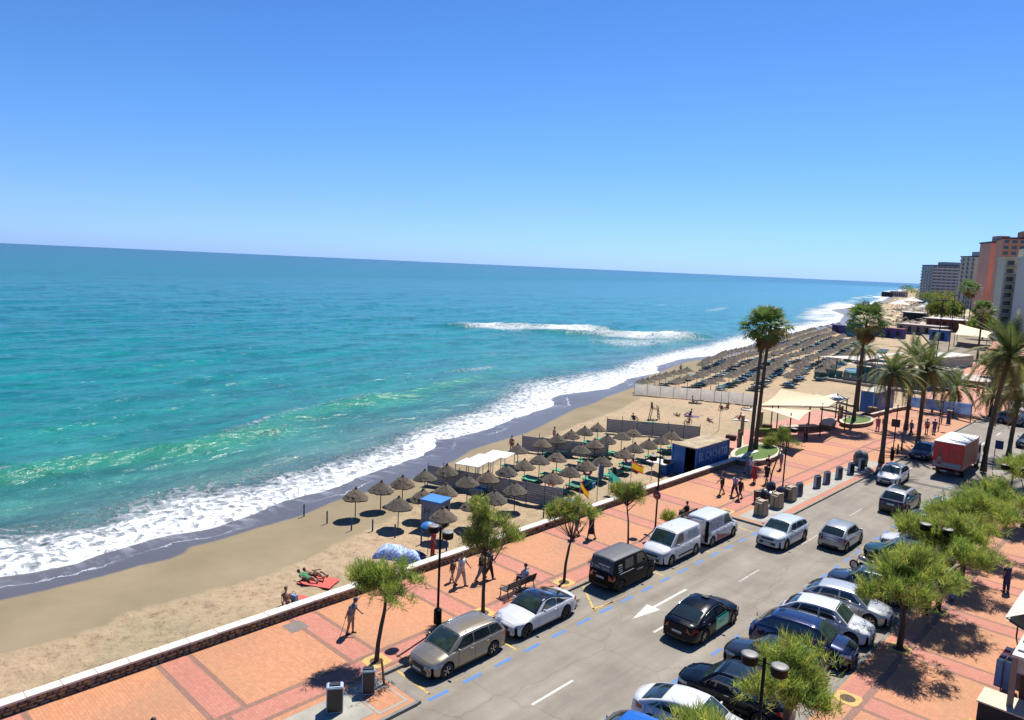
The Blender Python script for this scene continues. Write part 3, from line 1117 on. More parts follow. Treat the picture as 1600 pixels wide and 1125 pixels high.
class Car:
    """x runs forward, origin on the ground half-way along the car"""

    def __init__(s, **k):
        s.L, s.W = 4.3, 1.80
        s.fo, s.wb = 0.88, 2.6
        s.wr = 0.325
        s.deck = [(0, .48), (.03, .66), (.12, .74), (.55, .83), (1.05, .93), (1.2, .98), (3.9, 1.0), (4.1, .98), (4.24, .86), (4.3, .60)]
        s.gh = (1.05, 1.75, 3.45, 4.12)          # screen foot, screen top, roof end, rear glass foot (from the nose)
        s.roof = 1.47
        s.roof_end_drop = 0.10
        s.belt = (0.93, 1.0)
        s.tumble = 0.30
        s.nose, s.tail = 0.24, 0.14
        s.sidewin = [(1.28, 1.86, 2.38, 2.38), (2.46, 2.46, 3.36, 3.22), (3.44, 3.30, 3.80, 3.52)]
        s.seams = [1.42, 2.42, 3.3]
        s.body_m, s.roof_m, s.pillar_m = None, None, None
        s.rim = M_rim
        s.bumper_m = None
        s.grille_h = (.34, .60)
        s.lamp_f = (0.0, .62, .56, .73)
        s.lamp_r = (.0, .36, .72, .92)
        s.heads = True
        s.sun_roof = None
        s.rails = False
        s.handles = True
        s.chrome_line = False
        s.rear_glass = True
        s.extra = None
        for a, b in k.items():
            setattr(s, a, b)
        s.xw = (s.fo, s.fo + s.wb)
        s.arch = s.wr + 0.065

    def dk(s, x):
        return float(np.interp(x, [p[0] for p in s.deck], [p[1] for p in s.deck]))

    def hw(s, x):
        w_ = s.W / 2
        a = max(0, 1 - x / .75)
        b = max(0, 1 - (s.L - x) / .6)
        return w_ * (1 - s.nose * a ** 2.4 - s.tail * b ** 2.4) * (1 - 0.035 * max(0, 1 - x / 1.6) - 0.03 * max(0, 1 - (s.L - x) / 1.4))

    def zb(s, x):
        z = 0.20 + 0.06 * (x < .3) + 0.06 * (x > s.L - .3)
        for c in s.xw:
            d = abs(x - c)
            if d < s.arch:
                z = max(z, s.wr - .01 + math.sqrt(s.arch ** 2 - d * d))
        return z

    def xs_(s, x, y):
        """bow the nose and tail in plan"""
        k = (y / (s.W / 2)) ** 2
        return x + 0.16 * k * math.exp(-x / .35) - 0.10 * k * math.exp(-(s.L - x) / .30)

    def rows(s, x):
        w_, zt, zb = s.hw(x), s.dk(x), s.zb(x)
        sh = zt - 0.05
        lo = min(zb, sh - .06)
        zr = [lo, max(lo + .02, .32), max(lo + .035, .50), max(lo + .05, min(.70, sh - .1)), max(lo + .06, sh - .035), max(lo + .08, sh + .012), zt + .012, zt + .03]
        yr = [w_ * .955, w_ * .985, w_, w_ * .995, w_ * .968, w_ * .925, w_ * .55, 0]
        return list(zip(yr, zr))

    def side_y(s, x, z):
        r = s.rows(x)[:6]
        return float(np.interp(z, [p[1] for p in r], [p[0] for p in r]))

    # greenhouse
    def zr(s, x):
        a, b, c, d = s.gh
        R_ = s.roof
        xs = [a, a + (b - a) * .5, b - .08, b + .12, (b + c) / 2, c - .35, c, (c + d) / 2, d]
        ba, bd = s.dk(a), s.dk(d)
        Re = R_ - s.roof_end_drop
        zs = [ba - .0, ba + (R_ - .035 - ba) * .56, R_ - .055, R_ - .012, R_, R_ - s.roof_end_drop * .35, Re, bd + (Re - bd) * .58, bd]
        return float(np.interp(x, xs, zs))

    def ghw(s, x):
        """half width at belt and at roof edge"""
        wb = s.hw(x) * .925
        bz = s.dk(x)
        wt = wb - max(0, (s.zr(x) - bz)) * s.tumble
        return wb, wt

    def top(s, x, q, off=0.0):
        wb, wt = s.ghw(x)
        h = 0.02
        sl = (s.zr(x + h) - s.zr(x - h)) / (2 * h)
        n = Vector((-sl, 0, 1)).normalized()
        z = s.zr(x)
        cr = 0.035 * (1 - q * q)
        p = Vector((x, q * (wt - .045), z + cr)) + n * off
        return (s.L / 2 - (p.x - 0), p.y, p.z)

    def sidept(s, x, t, sg, off=0.008):
        wb, wt = s.ghw(x)
        b, tp = s.dk(x) - .01, s.zr(x) - .05
        return (s.L / 2 - x, sg * (lerp(wb, wt, t) + off), lerp(b, tp, t))

    def build(s, name, loc, heading, label, cat='car', group=None):
        root = empty(name, loc, heading, label, cat, group)
        X = lambda x: s.L / 2 - x
        st = sorted(set([0, .02, .06, .12, .22, .35, .5] + [s.L - q for q in (0, .02, .06, .12, .22, .35, .5)] + [c + s.arch * k for c in s.xw for k in (-1.001, -1, -.96, -.86, -.7, -.5, -.25, 0, .25, .5, .7, .86, .96, 1, 1.001)] + list(np.linspace(.7, s.L - .6, 16)) + [p[0] for p in s.deck]))
        mb = MB()
        for sg in (-1, 1):
            P = []
            for x in st:
                P.append([(X(s.xs_(x, y)), sg * y, z) for y, z in s.rows(x)])
            if sg > 0:
                P = P[::-1]
            mb.grid(P, 0)
        for x in (0, s.L):
            r = s.rows(x)
            for k in range(6):
                for sg in (-1, 1):
                    (y0, z0), (y1, z1) = r[k], r[k + 1]
                    q = [(X(x), 0, z0), (X(s.xs_(x, y0)), sg * y0, z0), (X(s.xs_(x, y1)), sg * y1, z1), (X(x), 0, z1)]
                    if (sg > 0) != (x > 0):
                        q.reverse()
                    mb.face(q, 0, False)
            (y0, z0), (y1, z1) = r[6], r[7]
            for sg in (-1, 1):
                mb.face([(X(s.xs_(x, y0)), sg * y0, z0), (X(x), 0, z1), (X(x), 0, z0)], 0)
        mb.build('body', s.body_m, root)
        # lower black parts
        ub = MB()
        ub.box(X(s.L - .12), X(.15), -s.W / 2 + .14, s.W / 2 - .14, .17, .62)
        ub.build('underbody', M_under, root)
        # cabin shell
        a, b, c, d = s.gh
        cs = sorted(set([a, b - .08, b + .12, c, d, (c + d) / 2, a + (b - a) * .5] + list(np.linspace(a, d, 18))))
        cb = MB()
        for sg in (-1, 1):
            P = []
            for x in cs:
                wb, wt = s.ghw(x)
                z0, z1 = s.dk(x) - .06, s.zr(x)
                zt = max(z1 - .05, z0 + .01)
                P.append([(X(x), sg * wb, z0), (X(x), sg * lerp(wb, wt, .5), lerp(z0, zt, .5)), (X(x), sg * wt, zt), (X(x), sg * (wt - .018), z1 - .018), (X(x), sg * (wt - .045), z1), (X(x), sg * wt * .5, z1 + .026), (X(x), 0, z1 + .035)])
            if sg > 0:
                P = P[::-1]
            n0 = len(cb.m)
            cb.grid(P, 0)
            nc = 6
            for i in range(n0, len(cb.m)):
                if (i - n0) % nc < 2:
                    cb.m[i] = 1
        cb.build('cabin', [s.roof_m or s.body_m, s.pillar_m or s.body_m], root)
        # windscreen, rear glass
        def pane(nm, x0, x1, q=0.93, m_=M_glass, off=.010, par=root):
            g_ = MB()
            n = 6
            P = [[s.top(lerp(x0, x1, i / n), lerp(-q, q, j / 8), off) for j in range(9)] for i in range(n + 1)]
            g_.grid(P[::-1], 0)
            g_.build(nm, m_, par)
        pane('windscreen', a + .05, b - .02, .94, M_wglass)
        if s.rear_glass:
            pane('rear_window', c + .03, d - .06, .90)
        if s.sun_roof:
            pane('glass_roof', s.sun_roof[0], s.sun_roof[1], s.sun_roof[2], M_glass)
        for sg in (-1, 1):
            for (xb0, xt0, xb1, xt1) in s.sidewin:
                g_ = MB()
                P = []
                for i in range(6):
                    row = []
                    for j in range(5):
                        t = lerp(.10, .93, j / 4)
                        x = lerp(lerp(xb0, xt0, j / 4), lerp(xb1, xt1, j / 4), i / 5)
                        row.append(s.sidept(x, t, sg))
                    P.append(row)
                if sg > 0:
                    P = P[::-1]
                g_.grid(P, 0)
                g_.build('side_window', M_glass, root)
            # lamps that wrap round the corners
            for (x0, x1, z0, z1), nm, m_, front in ((s.lamp_f, 'headlight', M_lamp, True), (s.lamp_r, 'tail_light', M_red, False)):
                g_ = MB()
                P = []
                for i in range(6):
                    x = lerp(x0 + .005, x1, i / 5) if front else s.L - lerp(x0 + .005, x1, i / 5)
                    row = []
                    for j in range(3):
                        tap = 1 - .5 * (i / 5) if front else 1 - .3 * i / 5
                        z = lerp(z1 - (z1 - z0) * tap, z1, j / 2)
                        z = min(z, s.dk(x) + .005)
                        y = s.side_y(x, z) + .010
                        row.append((X(s.xs_(x, y)) + (.004 if front else -.004), sg * y, z))
                    P.append(row)
                # piece on the flat of the nose or tail
                x = 0 if front else s.L
                y_in = s.hw(x) * .62
                row = []
                for j in range(3):
                    z = lerp(z0, z1 if not front else min(z1, s.dk(.03)), j / 2)
                    row.append((X(s.xs_(x, y_in)) + (.012 if front else -.012), sg * y_in, z))
                P.insert(0, row)
                if (sg > 0) == front:
                    P = P[::-1]
                g_.grid(P, 0)
                g_.build(nm, m_, root)
            mr = MB()
            mr.lathe([(.0, -.05), (.05, -.045), (.075, -.01), (.07, .03), (.0, .05)], 8, axis='x')
            o = mr.build('door_mirror', s.body_m, root)
            xm = s.sidewin[0][0] + .12
            o.location = (X(xm), sg * (s.hw(xm) + .085), s.dk(xm) + .075)
            o.scale = (.9, 1.5, 1.0)
            if s.handles:
                for xh in s.seams[1:]:
                    hb = MB().box(-.09, .09, -.018, .018, -.014, .014)
                    zz = s.dk(xh) - .17
                    o = hb.build('door_handle', M_chrome if s.chrome_line else s.body_m, root)
                    o.location = (X(xh - .18), sg * (s.side_y(xh - .18, zz) + .016), zz)
            if s.chrome_line:
                pts = [s.sidept(x, t, sg, .014) for x, t in [(s.sidewin[0][0] - .05, .06)] + [(lerp(s.sidewin[0][1], s.sidewin[-1][3], k / 10), .965) for k in range(11)] + [(s.sidewin[-1][2] + .03, .06)]]
                MB().tube(pts, .010, 5).build('window_trim', M_chrome, root)
            if s.rails:
                pts = [s.top(lerp(b + .15, c - .05, k / 8), .93 * sg, .05 if 0 < k < 8 else .0) for k in range(9)]
                MB().tube(pts, .016, 6).build('roof_rail', M_chrome if s.rails == 'chrome' else M_black, root)
        sm_ = MB()
        for sg in (-1, 1):
            for x in s.seams:
                zz = np.linspace(max(.30, s.zb(x) + .03), s.dk(x) - .03, 6)
                for z0, z1 in zip(zz, zz[1:]):
                    y0, y1 = s.side_y(x, z0) + .004, s.side_y(x, z1) + .004
                    sm_.face([(X(x - .008), sg * y0, z0), (X(x + .008), sg * y0, z0), (X(x + .008), sg * y1, z1), (X(x - .008), sg * y1, z1)][::sg])
            # dark sill
            xx = np.linspace(s.xw[0] + s.arch + .02, s.xw[1] - s.arch - .02, 8)
            for x0, x1 in zip(xx, xx[1:]):
                sm_.face([(X(x0), sg * (s.side_y(x0, .20) + .006), .19), (X(x1), sg * (s.side_y(x1, .20) + .006), .19), (X(x1), sg * (s.side_y(x1, .29) + .006), .29), (X(x0), sg * (s.side_y(x0, .29) + .006), .29)][::-sg])
        # bonnet and boot shut lines
        for x, q in ((s.deck[2][0] + .05, .82),) + (((s.gh[3] + .03, .8),) if s.L - s.gh[3] > .35 else ()):
            for j in range(6):
                y0, y1 = lerp(-q, q, j / 6) * s.hw(x), lerp(-q, q, (j + 1) / 6) * s.hw(x)
                f_ = lambda y, xx_: (X(s.xs_(xx_, y)), y, float(np.interp(abs(y), [0, s.hw(xx_) * .55, s.hw(xx_) * .925], [s.dk(xx_) + .03, s.dk(xx_) + .012, s.dk(xx_) - .038])) + .005)
                sm_.face([f_(y0, x), f_(y0, x + .012), f_(y1, x + .012), f_(y1, x)][::1])
        sm_.build('door_gaps', M_black, root, kind='stuff')
        gz0, gz1 = s.grille_h
        gw = s.hw(0) * .60
        for x, z0, z1, w2, sgn, nm_ in ((0, gz0 - .06, gz0 + .10, gw * 1.25, 1, 'lower_grille'), (0, gz1 - .09, gz1 + .03, gw, 1, 'grille'), (s.L, .26, .40, gw * 1.3, -1, 'rear_bumper_insert')):
            gr = MB()
            P = [[(X(s.xs_(x, y)) + sgn * .014, y, z) for y in np.linspace(-w2, w2, 7)] for z in (z0, z1)]
            gr.grid(P if sgn < 0 else P[::-1], 0, False)
            gr.build(nm_, M_black, root)
        for x, z, sgn in ((0, .44, 1), (s.L, .62 if s.L - s.gh[3] > .3 else .78, -1)):
            MB().box(-.006, .006, -.26, .26, -.055, .055).build('number_plate', M_plate, root).location = (X(x) + sgn * .030, 0, z)
        put_wheels(root, [X(c_) for c_ in s.xw], s.W / 2 - .115, s.wr, .215, s.rim)
        if s.extra:
            s.extra(s, root, X)
        return root


def estate(**k):
    d = dict(L=4.56, W=1.80, fo=.90, wb=2.70, wr=.33, roof=1.50, roof_end_drop=.07,
             deck=[(0, .50), (.03, .66), (.12, .74), (.55, .86), (1.0, .96), (1.2, 1.0), (4.0, 1.04), (4.35, 1.0), (4.52, .86), (4.56, .6)],
             gh=(1.02, 1.82, 3.95, 4.46), sidewin=[(1.30, 1.92, 2.42, 2.42), (2.50, 2.50, 3.42, 3.34), (3.50, 3.42, 4.22, 3.96)], seams=[1.5, 2.46, 3.4])
    d.update(k)
    return Car(**d)


def coupe(**k):
    d = dict(L=4.70, W=1.81, fo=.82, wb=2.84, wr=.34, roof=1.40, roof_end_drop=.16,
             deck=[(0, .48), (.03, .63), (.12, .70), (.6, .82), (1.25, .92), (1.45, .96), (3.9, .99), (4.3, .95), (4.62, .88), (4.70, .6)],
             gh=(1.42, 2.12, 3.25, 4.20), sidewin=[(1.75, 2.28, 2.95, 2.95), (3.02, 3.0, 3.72, 3.22)], seams=[1.6, 2.98], tumble=.36, nose=.26, tail=.2)
    d.update(k)
    return Car(**d)


def saloon(**k):
    d = dict(L=4.75, W=1.84, fo=.88, wb=2.84, wr=.335, roof=1.46, roof_end_drop=.12,
             deck=[(0, .50), (.03, .66), (.12, .73), (.6, .86), (1.15, .95), (1.4, .98), (4.1, 1.03), (4.45, 1.02), (4.68, .95), (4.75, .6)],
             gh=(1.28, 2.02, 3.42, 4.28), sidewin=[(1.6, 2.16, 2.62, 2.62), (2.70, 2.70, 3.62, 3.40), (3.70, 3.46, 3.95, 3.58)], seams=[1.62, 2.66, 3.6], tumble=.34)
    d.update(k)
    return Car(**d)


def hatch(**k):
    return Car(**k)


def suv(**k):
    d = dict(L=4.50, W=1.86, fo=.90, wb=2.66, wr=.36, roof=1.63, roof_end_drop=.10,
             deck=[(0, .55), (.03, .74), (.10, .84), (.5, .97), (1.0, 1.05), (1.15, 1.07), (3.9, 1.12), (4.2, 1.10), (4.42, .95), (4.5, .65)],
             gh=(1.02, 1.72, 3.72, 4.36), sidewin=[(1.26, 1.80, 2.34, 2.34), (2.42, 2.42, 3.32, 3.24), (3.40, 3.32, 3.98, 3.74)], seams=[1.46, 2.38, 3.3],
             grille_h=(.42, .74), lamp_f=(0, .55, .68, .84), lamp_r=(0, .36, .82, 1.02))
    d.update(k)
    return Car(**d)


def van(**k):
    d = dict(L=4.40, W=1.82, fo=.90, wb=2.78, wr=.33, roof=1.84, roof_end_drop=.03, tumble=.11,
             deck=[(0, .55), (.03, .72), (.10, .86), (.45, 1.00), (.85, 1.10), (1.0, 1.12), (4.2, 1.14), (4.36, 1.10), (4.40, .7)],
             gh=(.86, 1.62, 4.18, 4.36), sidewin=[(1.20, 1.66, 2.20, 2.20)], seams=[1.30, 2.28, 3.2], nose=.2, tail=.06,
             grille_h=(.40, .70), lamp_f=(0, .46, .66, .86), lamp_r=(0, .14, .70, 1.05), rear_glass=False)
    d.update(k)
    return Car(**d)


white = paint('white', (0.62, 0.63, 0.65))
NEG, POS = -pi / 2, pi / 2
RZ = ROAD_Z
G_BAY = 'vehicles parked along the promenade kerb'
G_ROW = 'cars parked side on to the right pavement'
G_DRV = 'cars driving on the road'

estate(body_m=paint('champagne', (0.34, 0.29, 0.225), 0.6, .3), rails='chrome').build('estate_car', (-22.15, 20.85, RZ), NEG, 'champagne beige estate car at the near end of the promenade kerb, nose to the camera', 'car', G_BAY)
coupe(body_m=white, roof_m=mat('black glass roof', (0.012, 0.012, 0.02), .08, coat=.8), pillar_m=white, rim=M_rimdark).build('coupe_car', (-22.2, 25.95, RZ), NEG, 'white two-door coupe with a black roof behind the beige estate', 'car', G_BAY)


def van_text(s, root, X):
    M_let = mat('dull white lettering', (0.55, 0.55, 0.53), 0.6)
    rx = -s.L / 2 - .012
    rot = (pi / 2, 0, -pi / 2)
    ptxt('RED TAXIS', .20, M_let, root, loc=(rx - .02, -.10, 1.30), rot=rot)
    ptxt('MALAGA FOOD', .10, M_let, root, loc=(rx - .03, -.25, 1.48), rot=rot)
    ptxt('1234', .12, M_let, root, loc=(rx - .03, .35, .98), rot=rot)
    q = MB()
    for k in range(16):
        a0, a1 = 2 * pi * k / 16, 2 * pi * (k + 1) / 16
        q.face([(rx - .02, .66 + r * cos(a), 1.30 + r * sin(a)) for r, a in ((.15, a0), (.15, a1), (.12, a1), (.12, a0))][::-1])
    q.build('round_logo', M_let, root)
    for k, (w_, zz) in enumerate(((.34, 1.52), (.34, 1.40), (.30, 1.28), (.34, 1.17))):
        MB().box(X(3.85) - w_ / 2, X(3.85) + w_ / 2, -(.905 + (1.2 - zz) * .11), -(.895 + (1.2 - zz) * .11), zz - .025, zz + .025).build('lettering_line', M_let, root)
    MB().box(X(3.9), X(2.6), -.917, -.905, 1.02, 1.05).build('lettering_line', M_let, root)
    ptxt('foodtruck', .15, M_let, root, loc=(X(2.0), -.915, .88), rot=(pi / 2, 0, 0))
    g_ = MB()
    P = [[s.sidept(lerp(2.55, 3.3, i / 4), lerp(.1, .85, j / 4), -1, .010) for j in range(5)] for i in range(5)]
    g_.grid(P, 0)
    g_.build('product_picture', mat('printed picture olive', (0.16, 0.15, 0.10), 0.5, var=0.6, scale=7), root)


van(body_m=paint('matt black', (0.004, 0.004, 0.005), 0, .45, .05), roof_m=paint('paler black roof', (0.060, 0.064, 0.080), 0, .6, .0), extra=van_text, rim=M_rimdark).build('delivery_van', (-22.2, 33.35, RZ), POS, 'black delivery van with white lettering, seen from its back', 'van', G_BAY)  # roof colour is paler and bluer than the matt black body


def panel_press(s, root, X):
    for sg in (-1, 1):
        g_ = MB()
        g_.grid([[s.sidept(lerp(2.7, 3.8, i / 4), lerp(.16, .86, j / 4), sg, -.0 + .012) for j in range(5)] for i in range(5)][::-sg], 0)
        g_.build('pressed_side_panel', mat('pressed white panel', (0.47, 0.48, 0.51), .35), root)
        MB().box(X(3.2), X(1.6), sg * .91 - .02, sg * .91 + .02, .42, .52).build('rubbing_strip', M_black, root)
    MB().tube([(X(2.0), 0, 1.87), (X(2.12), 0, 2.12)], .006, 5).build('aerial', M_black, root)


van(body_m=white, extra=panel_press, bumper_m=M_black).build('panel_van', (-22.25, 38.35, RZ), NEG, 'plain white panel van with its nose behind the black van', 'van', G_BAY)


def splash(s, root, X):
    t = bpy.data.materials.new('printed van wrap')
    nt_, b_ = nodes(t)
    co = objcoord(nt_)
    n1 = N(nt_, 'TexNoise', Scale=2.2, Detail=6.0, Roughness=.65, Distortion=1.2)
    L(nt_, co, n1.inputs['Vector'])
    r1 = ramp(nt_, n1.outputs['Fac'], [(0.36, (0.04, 0.035, 0.04)), (0.41, (0.30, 0.22, 0.24)), (0.47, (0.50, 0.48, 0.50)), (0.60, (0.52, 0.50, 0.53)), (0.66, (0.36, 0.09, 0.14))], 'LINEAR')
    L(nt_, r1.outputs[0], b_.inputs['Base Color'])
    b_.inputs['Roughness'].default_value = .4
    for sg in (-1, 1):
        g_ = MB()
        g_.grid([[s.sidept(lerp(2.35, 4.15, i / 6), lerp(.05, .95, j / 4), sg, .010) for j in range(5)] for i in range(7)][::-sg], 0)
        g_.build('printed_picture', t, root)
        q = MB()
        for i in range(8):
            x0, x1 = lerp(1.35, 3.2, i / 8), lerp(1.35, 3.2, (i + 1) / 8)
            q.face([(X(x0), sg * (s.side_y(x0, .34) + .008), .33), (X(x1), sg * (s.side_y(x1, .34) + .008), .33), (X(x1), sg * (s.side_y(x1, .5) + .008), .33 + .4 * (i + 1) / 8), (X(x0), sg * (s.side_y(x0, .5) + .008), .33 + .4 * i / 8)][::-sg])
        q.build('red_swoosh', mat('red print', (0.42, 0.04, 0.07), .4), root)
    # left back door swung a little open, dark load space behind it
    MB().box(X(s.L) - .03, X(s.L) + .015, -.86, -.66, .40, 1.74).build('load_space', M_under, root)
    q = MB().box(-.03, .0, 0, 1.42, .30, 1.74)
    o = q.build('open_back_door', [t], root)
    o.location = (X(s.L) - .02, -.62, 0)
    o.rotation_euler = (0, 0, R(9))
    ptxt('cafe', .34, mat('black print', (0.03, 0.03, 0.03), .5), o, loc=(-.045, .7, 1.25), rot=(pi / 2, 0, -pi / 2))


van(body_m=white, extra=splash, L=4.3, deck=[(0, .55), (.03, .72), (.10, .86), (.45, 1.00), (.85, 1.08), (1.0, 1.10), (4.1, 1.12), (4.26, 1.08), (4.30, .7)], gh=(.9, 1.6, 4.08, 4.26)).build('printed_van', (-22.2, 43.35, RZ), POS, 'white van with printed sides and a red swoosh, back door ajar', 'van', G_BAY)

# on the road
suv(body_m=paint('pale blue white', (0.52, 0.57, 0.62)), L=4.4, roof=1.55).build('crossover_car', (-18.75, 46.3, RZ), NEG - .02, 'pale blue-white crossover driving towards the camera beside the beige containers', 'car', G_DRV)
hatch(L=3.95, deck=[(0, .48), (.03, .66), (.12, .74), (.55, .85), (.95, .95), (1.1, .98), (3.6, 1.0), (3.8, .96), (3.9, .86), (3.95, .60)], gh=(.98, 1.6, 3.2, 3.8), sidewin=[(1.2, 1.7, 2.3, 2.3), (2.38, 2.38, 3.3, 3.0)], seams=[1.35, 2.34], fo=.82, wb=2.49, body_m=paint('light grey', (0.36, 0.38, 0.39), .4)).build('hatchback_car', (-16.0, 49.05, RZ), POS, 'light grey hatchback driving away in the near lane, between the crossover and the pines', 'car', G_DRV)


def taxi_bits(s, root, X):
    teal = paint('teal door wrap', (0.02, 0.62, 0.42), 0, .35)
    for sg in (-1, 1):
        g_ = MB()
        xs = np.linspace(1.5, 2.72, 7)
        zs = np.linspace(.30, s.dk(2) - .05, 7)
        P = [[(X(x), sg * (s.side_y(x, z) + .007), z) for z in zs] for x in xs]
        g_.grid(P if sg < 0 else P[::-1], 0)
        g_.build('teal_front_door', teal, root)
        ptxt('FREE', .22, mat('grey crest print', (0.25, 0.34, 0.30), .5), root, loc=(X(2.14), sg * .945, .62), rot=(pi / 2, 0, 0 if sg < 0 else pi))
    MB().box(X(2.35), X(2.15), -.17, .17, 1.48, 1.56).build('roof_sign', M_black, root)


saloon(body_m=paint('black blue', (0.002, 0.003, 0.008), 0, .25, .45), extra=taxi_bits, chrome_line=True).build('taxi_car', (-16.35, 31.65, RZ), POS, 'black saloon with a teal front door driving away beside the painted arrow', 'car', G_DRV)
suv(body_m=paint('dark green grey', (0.018, 0.024, 0.026), .4), roof_m=paint('silver roof', (0.42, 0.42, 0.42), .3), sun_roof=(1.95, 3.3, .78), L=4.8, wb=2.87, W=1.95, roof=1.67,
    gh=(1.1, 1.85, 4.0, 4.62), deck=[(0, .58), (.03, .78), (.10, .9), (.5, 1.03), (1.0, 1.10), (1.15, 1.12), (4.3, 1.16), (4.5, 1.12), (4.72, .98), (4.8, .65)], sidewin=[(1.36, 1.95, 2.55, 2.55), (2.63, 2.63, 3.6, 3.55), (3.68, 3.6, 4.28, 4.02)], seams=[1.5, 2.6, 3.6]).build('luxury_suv', (-15.75, 60.6, RZ), POS, 'dark sport utility car with a silver roof and glass sunroof driving away before the pines', 'car', G_DRV)
hatch(body_m=paint('silver white', (0.58, 0.59, 0.60), .2)).build('hatchback_car', (-18.55, 68.3, RZ), NEG + .03, 'white hatchback crossing the dark strip towards the camera, beside the red lorry', 'car', G_DRV)
saloon(body_m=paint('silver grey', (0.28, 0.29, 0.30), .6)).build('saloon_car', (-18.0, 87.2, RZ), NEG, 'grey saloon glinting in the sun behind the red lorry', 'car', G_DRV)
hatch(body_m=paint('deep blue', (0.01, 0.03, 0.10), .3)).build('hatchback_car', (-19.3, 80.6, RZ), NEG, 'dark blue hatchback half hidden left of the red lorry', 'car', G_DRV)
estate(body_m=paint('steel blue', (0.14, 0.18, 0.26), .5), rails='black').build('estate_car', (-16.6, 110.2, RZ), R(-12), 'steel blue estate car crossing the far end of the road', 'car')
hatch(body_m=white).build('hatchback_car', (-18.2, 121.0, RZ), R(-75), 'small white hatchback parked behind the steel blue estate', 'car')
hatch(body_m=paint('blue', (0.05, 0.12, 0.24), .4)).build('hatchback_car', (-14.4, 131.0, RZ), R(-70), 'small blue hatchback at the right edge beyond the white one', 'car')
hatch(body_m=paint('midnight', (0.01, 0.016, 0.03), .4)).build('hatchback_car', (-12.9, 96.4, RZ), R(-100), 'midnight blue hatchback at the right edge behind the palm trunks', 'car')
estate(body_m=paint('white grey', (0.5, 0.52, 0.55))).build('estate_car', (-11.4, 109.3, RZ), R(-12), 'pale grey estate car at the right edge following the steel blue estate', 'car')

# the row on the right
A8 = R(8)
hatch(body_m=paint('bright blue', (0.012, 0.12, 0.50), .1)).build('hatchback_car', (-12.25, 21.0, RZ), A8, 'bright blue car cut off by the bottom edge', 'car', G_ROW)
saloon(body_m=white, L=4.5, W=1.8).build('saloon_car', (-12.15, 23.75, RZ), A8, 'white saloon next to the bright blue car, tail to the road', 'car', G_ROW)
suv(body_m=paint('black navy', (0.003, 0.006, 0.014), 0, .25, .5), chrome_line=True, rails='chrome', sun_roof=(1.9, 3.4, .8)).build('crossover_car', (-12.05, 26.55, RZ), A8 + pi, 'black crossover with chrome window trim under the near street lamp', 'car', G_ROW)
hatch(body_m=paint('charcoal', (0.022, 0.028, 0.034), .5), sun_roof=(1.9, 3.3, .85)).build('hatchback_car', (-12.05, 30.25, RZ), A8 + pi, 'charcoal hatchback half under the small pine, nose to the road', 'car', G_ROW)
suv(body_m=paint('navy', (0.010, 0.018, 0.085), .5, .22, 1.0), L=4.7, rails='black', roof=1.60).build('crossover_car', (-12.0, 33.15, RZ), A8, 'navy blue crossover between the charcoal hatchback and the white hatchback', 'car', G_ROW)
hatch(body_m=white, rim=M_rimdark).build('hatchback_car', (-12.0, 36.0, RZ), A8, 'white hatchback next to the navy crossover, leaf shadows on its bonnet', 'car', G_ROW)
hatch(body_m=paint('silver', (0.50, 0.52, 0.54), .35), L=4.25).build('hatchback_car', (-12.0, 38.75, RZ), A8, 'silver hatchback tucked under the big pine, second from the dark blue car', 'car', G_ROW)
hatch(body_m=paint('slate blue', (0.022, 0.038, 0.075), .4)).build('hatchback_car', (-12.0, 42.2, RZ), A8 + pi, 'slate blue hatchback under the pine, nose to the road beside the motorbike', 'car', G_ROW)
hatch(body_m=paint('dark teal', (0.01, 0.06, 0.06), .4)).build('hatchback_car', (-12.1, 48.4, RZ), A8 + pi, 'dark teal hatchback hidden behind the pine crown beyond the motorbike', 'car', G_ROW)
hatch(body_m=white).build('hatchback_car', (-12.0, 51.2, RZ), A8 + pi, 'white car behind the pine crown next to the dark teal one', 'car', G_ROW)
suv(body_m=paint('green black', (0.012, 0.02, 0.018), .3)).build('crossover_car', (-12.0, 55.4, RZ), A8, 'green-black crossover glimpsed behind the pine crown', 'car', G_ROW)
hatch(body_m=white).build('hatchback_car', (-11.8, 61.3, RZ), A8, 'white hatchback in front of the teal saloon, behind the far pine', 'car', G_ROW)
saloon(body_m=paint('teal', (0.03, 0.19, 0.22), .3), L=4.5).build('saloon_car', (-10.9, 64.9, RZ), A8, 'teal saloon last in the row beside the right-hand lamp', 'car', G_ROW)


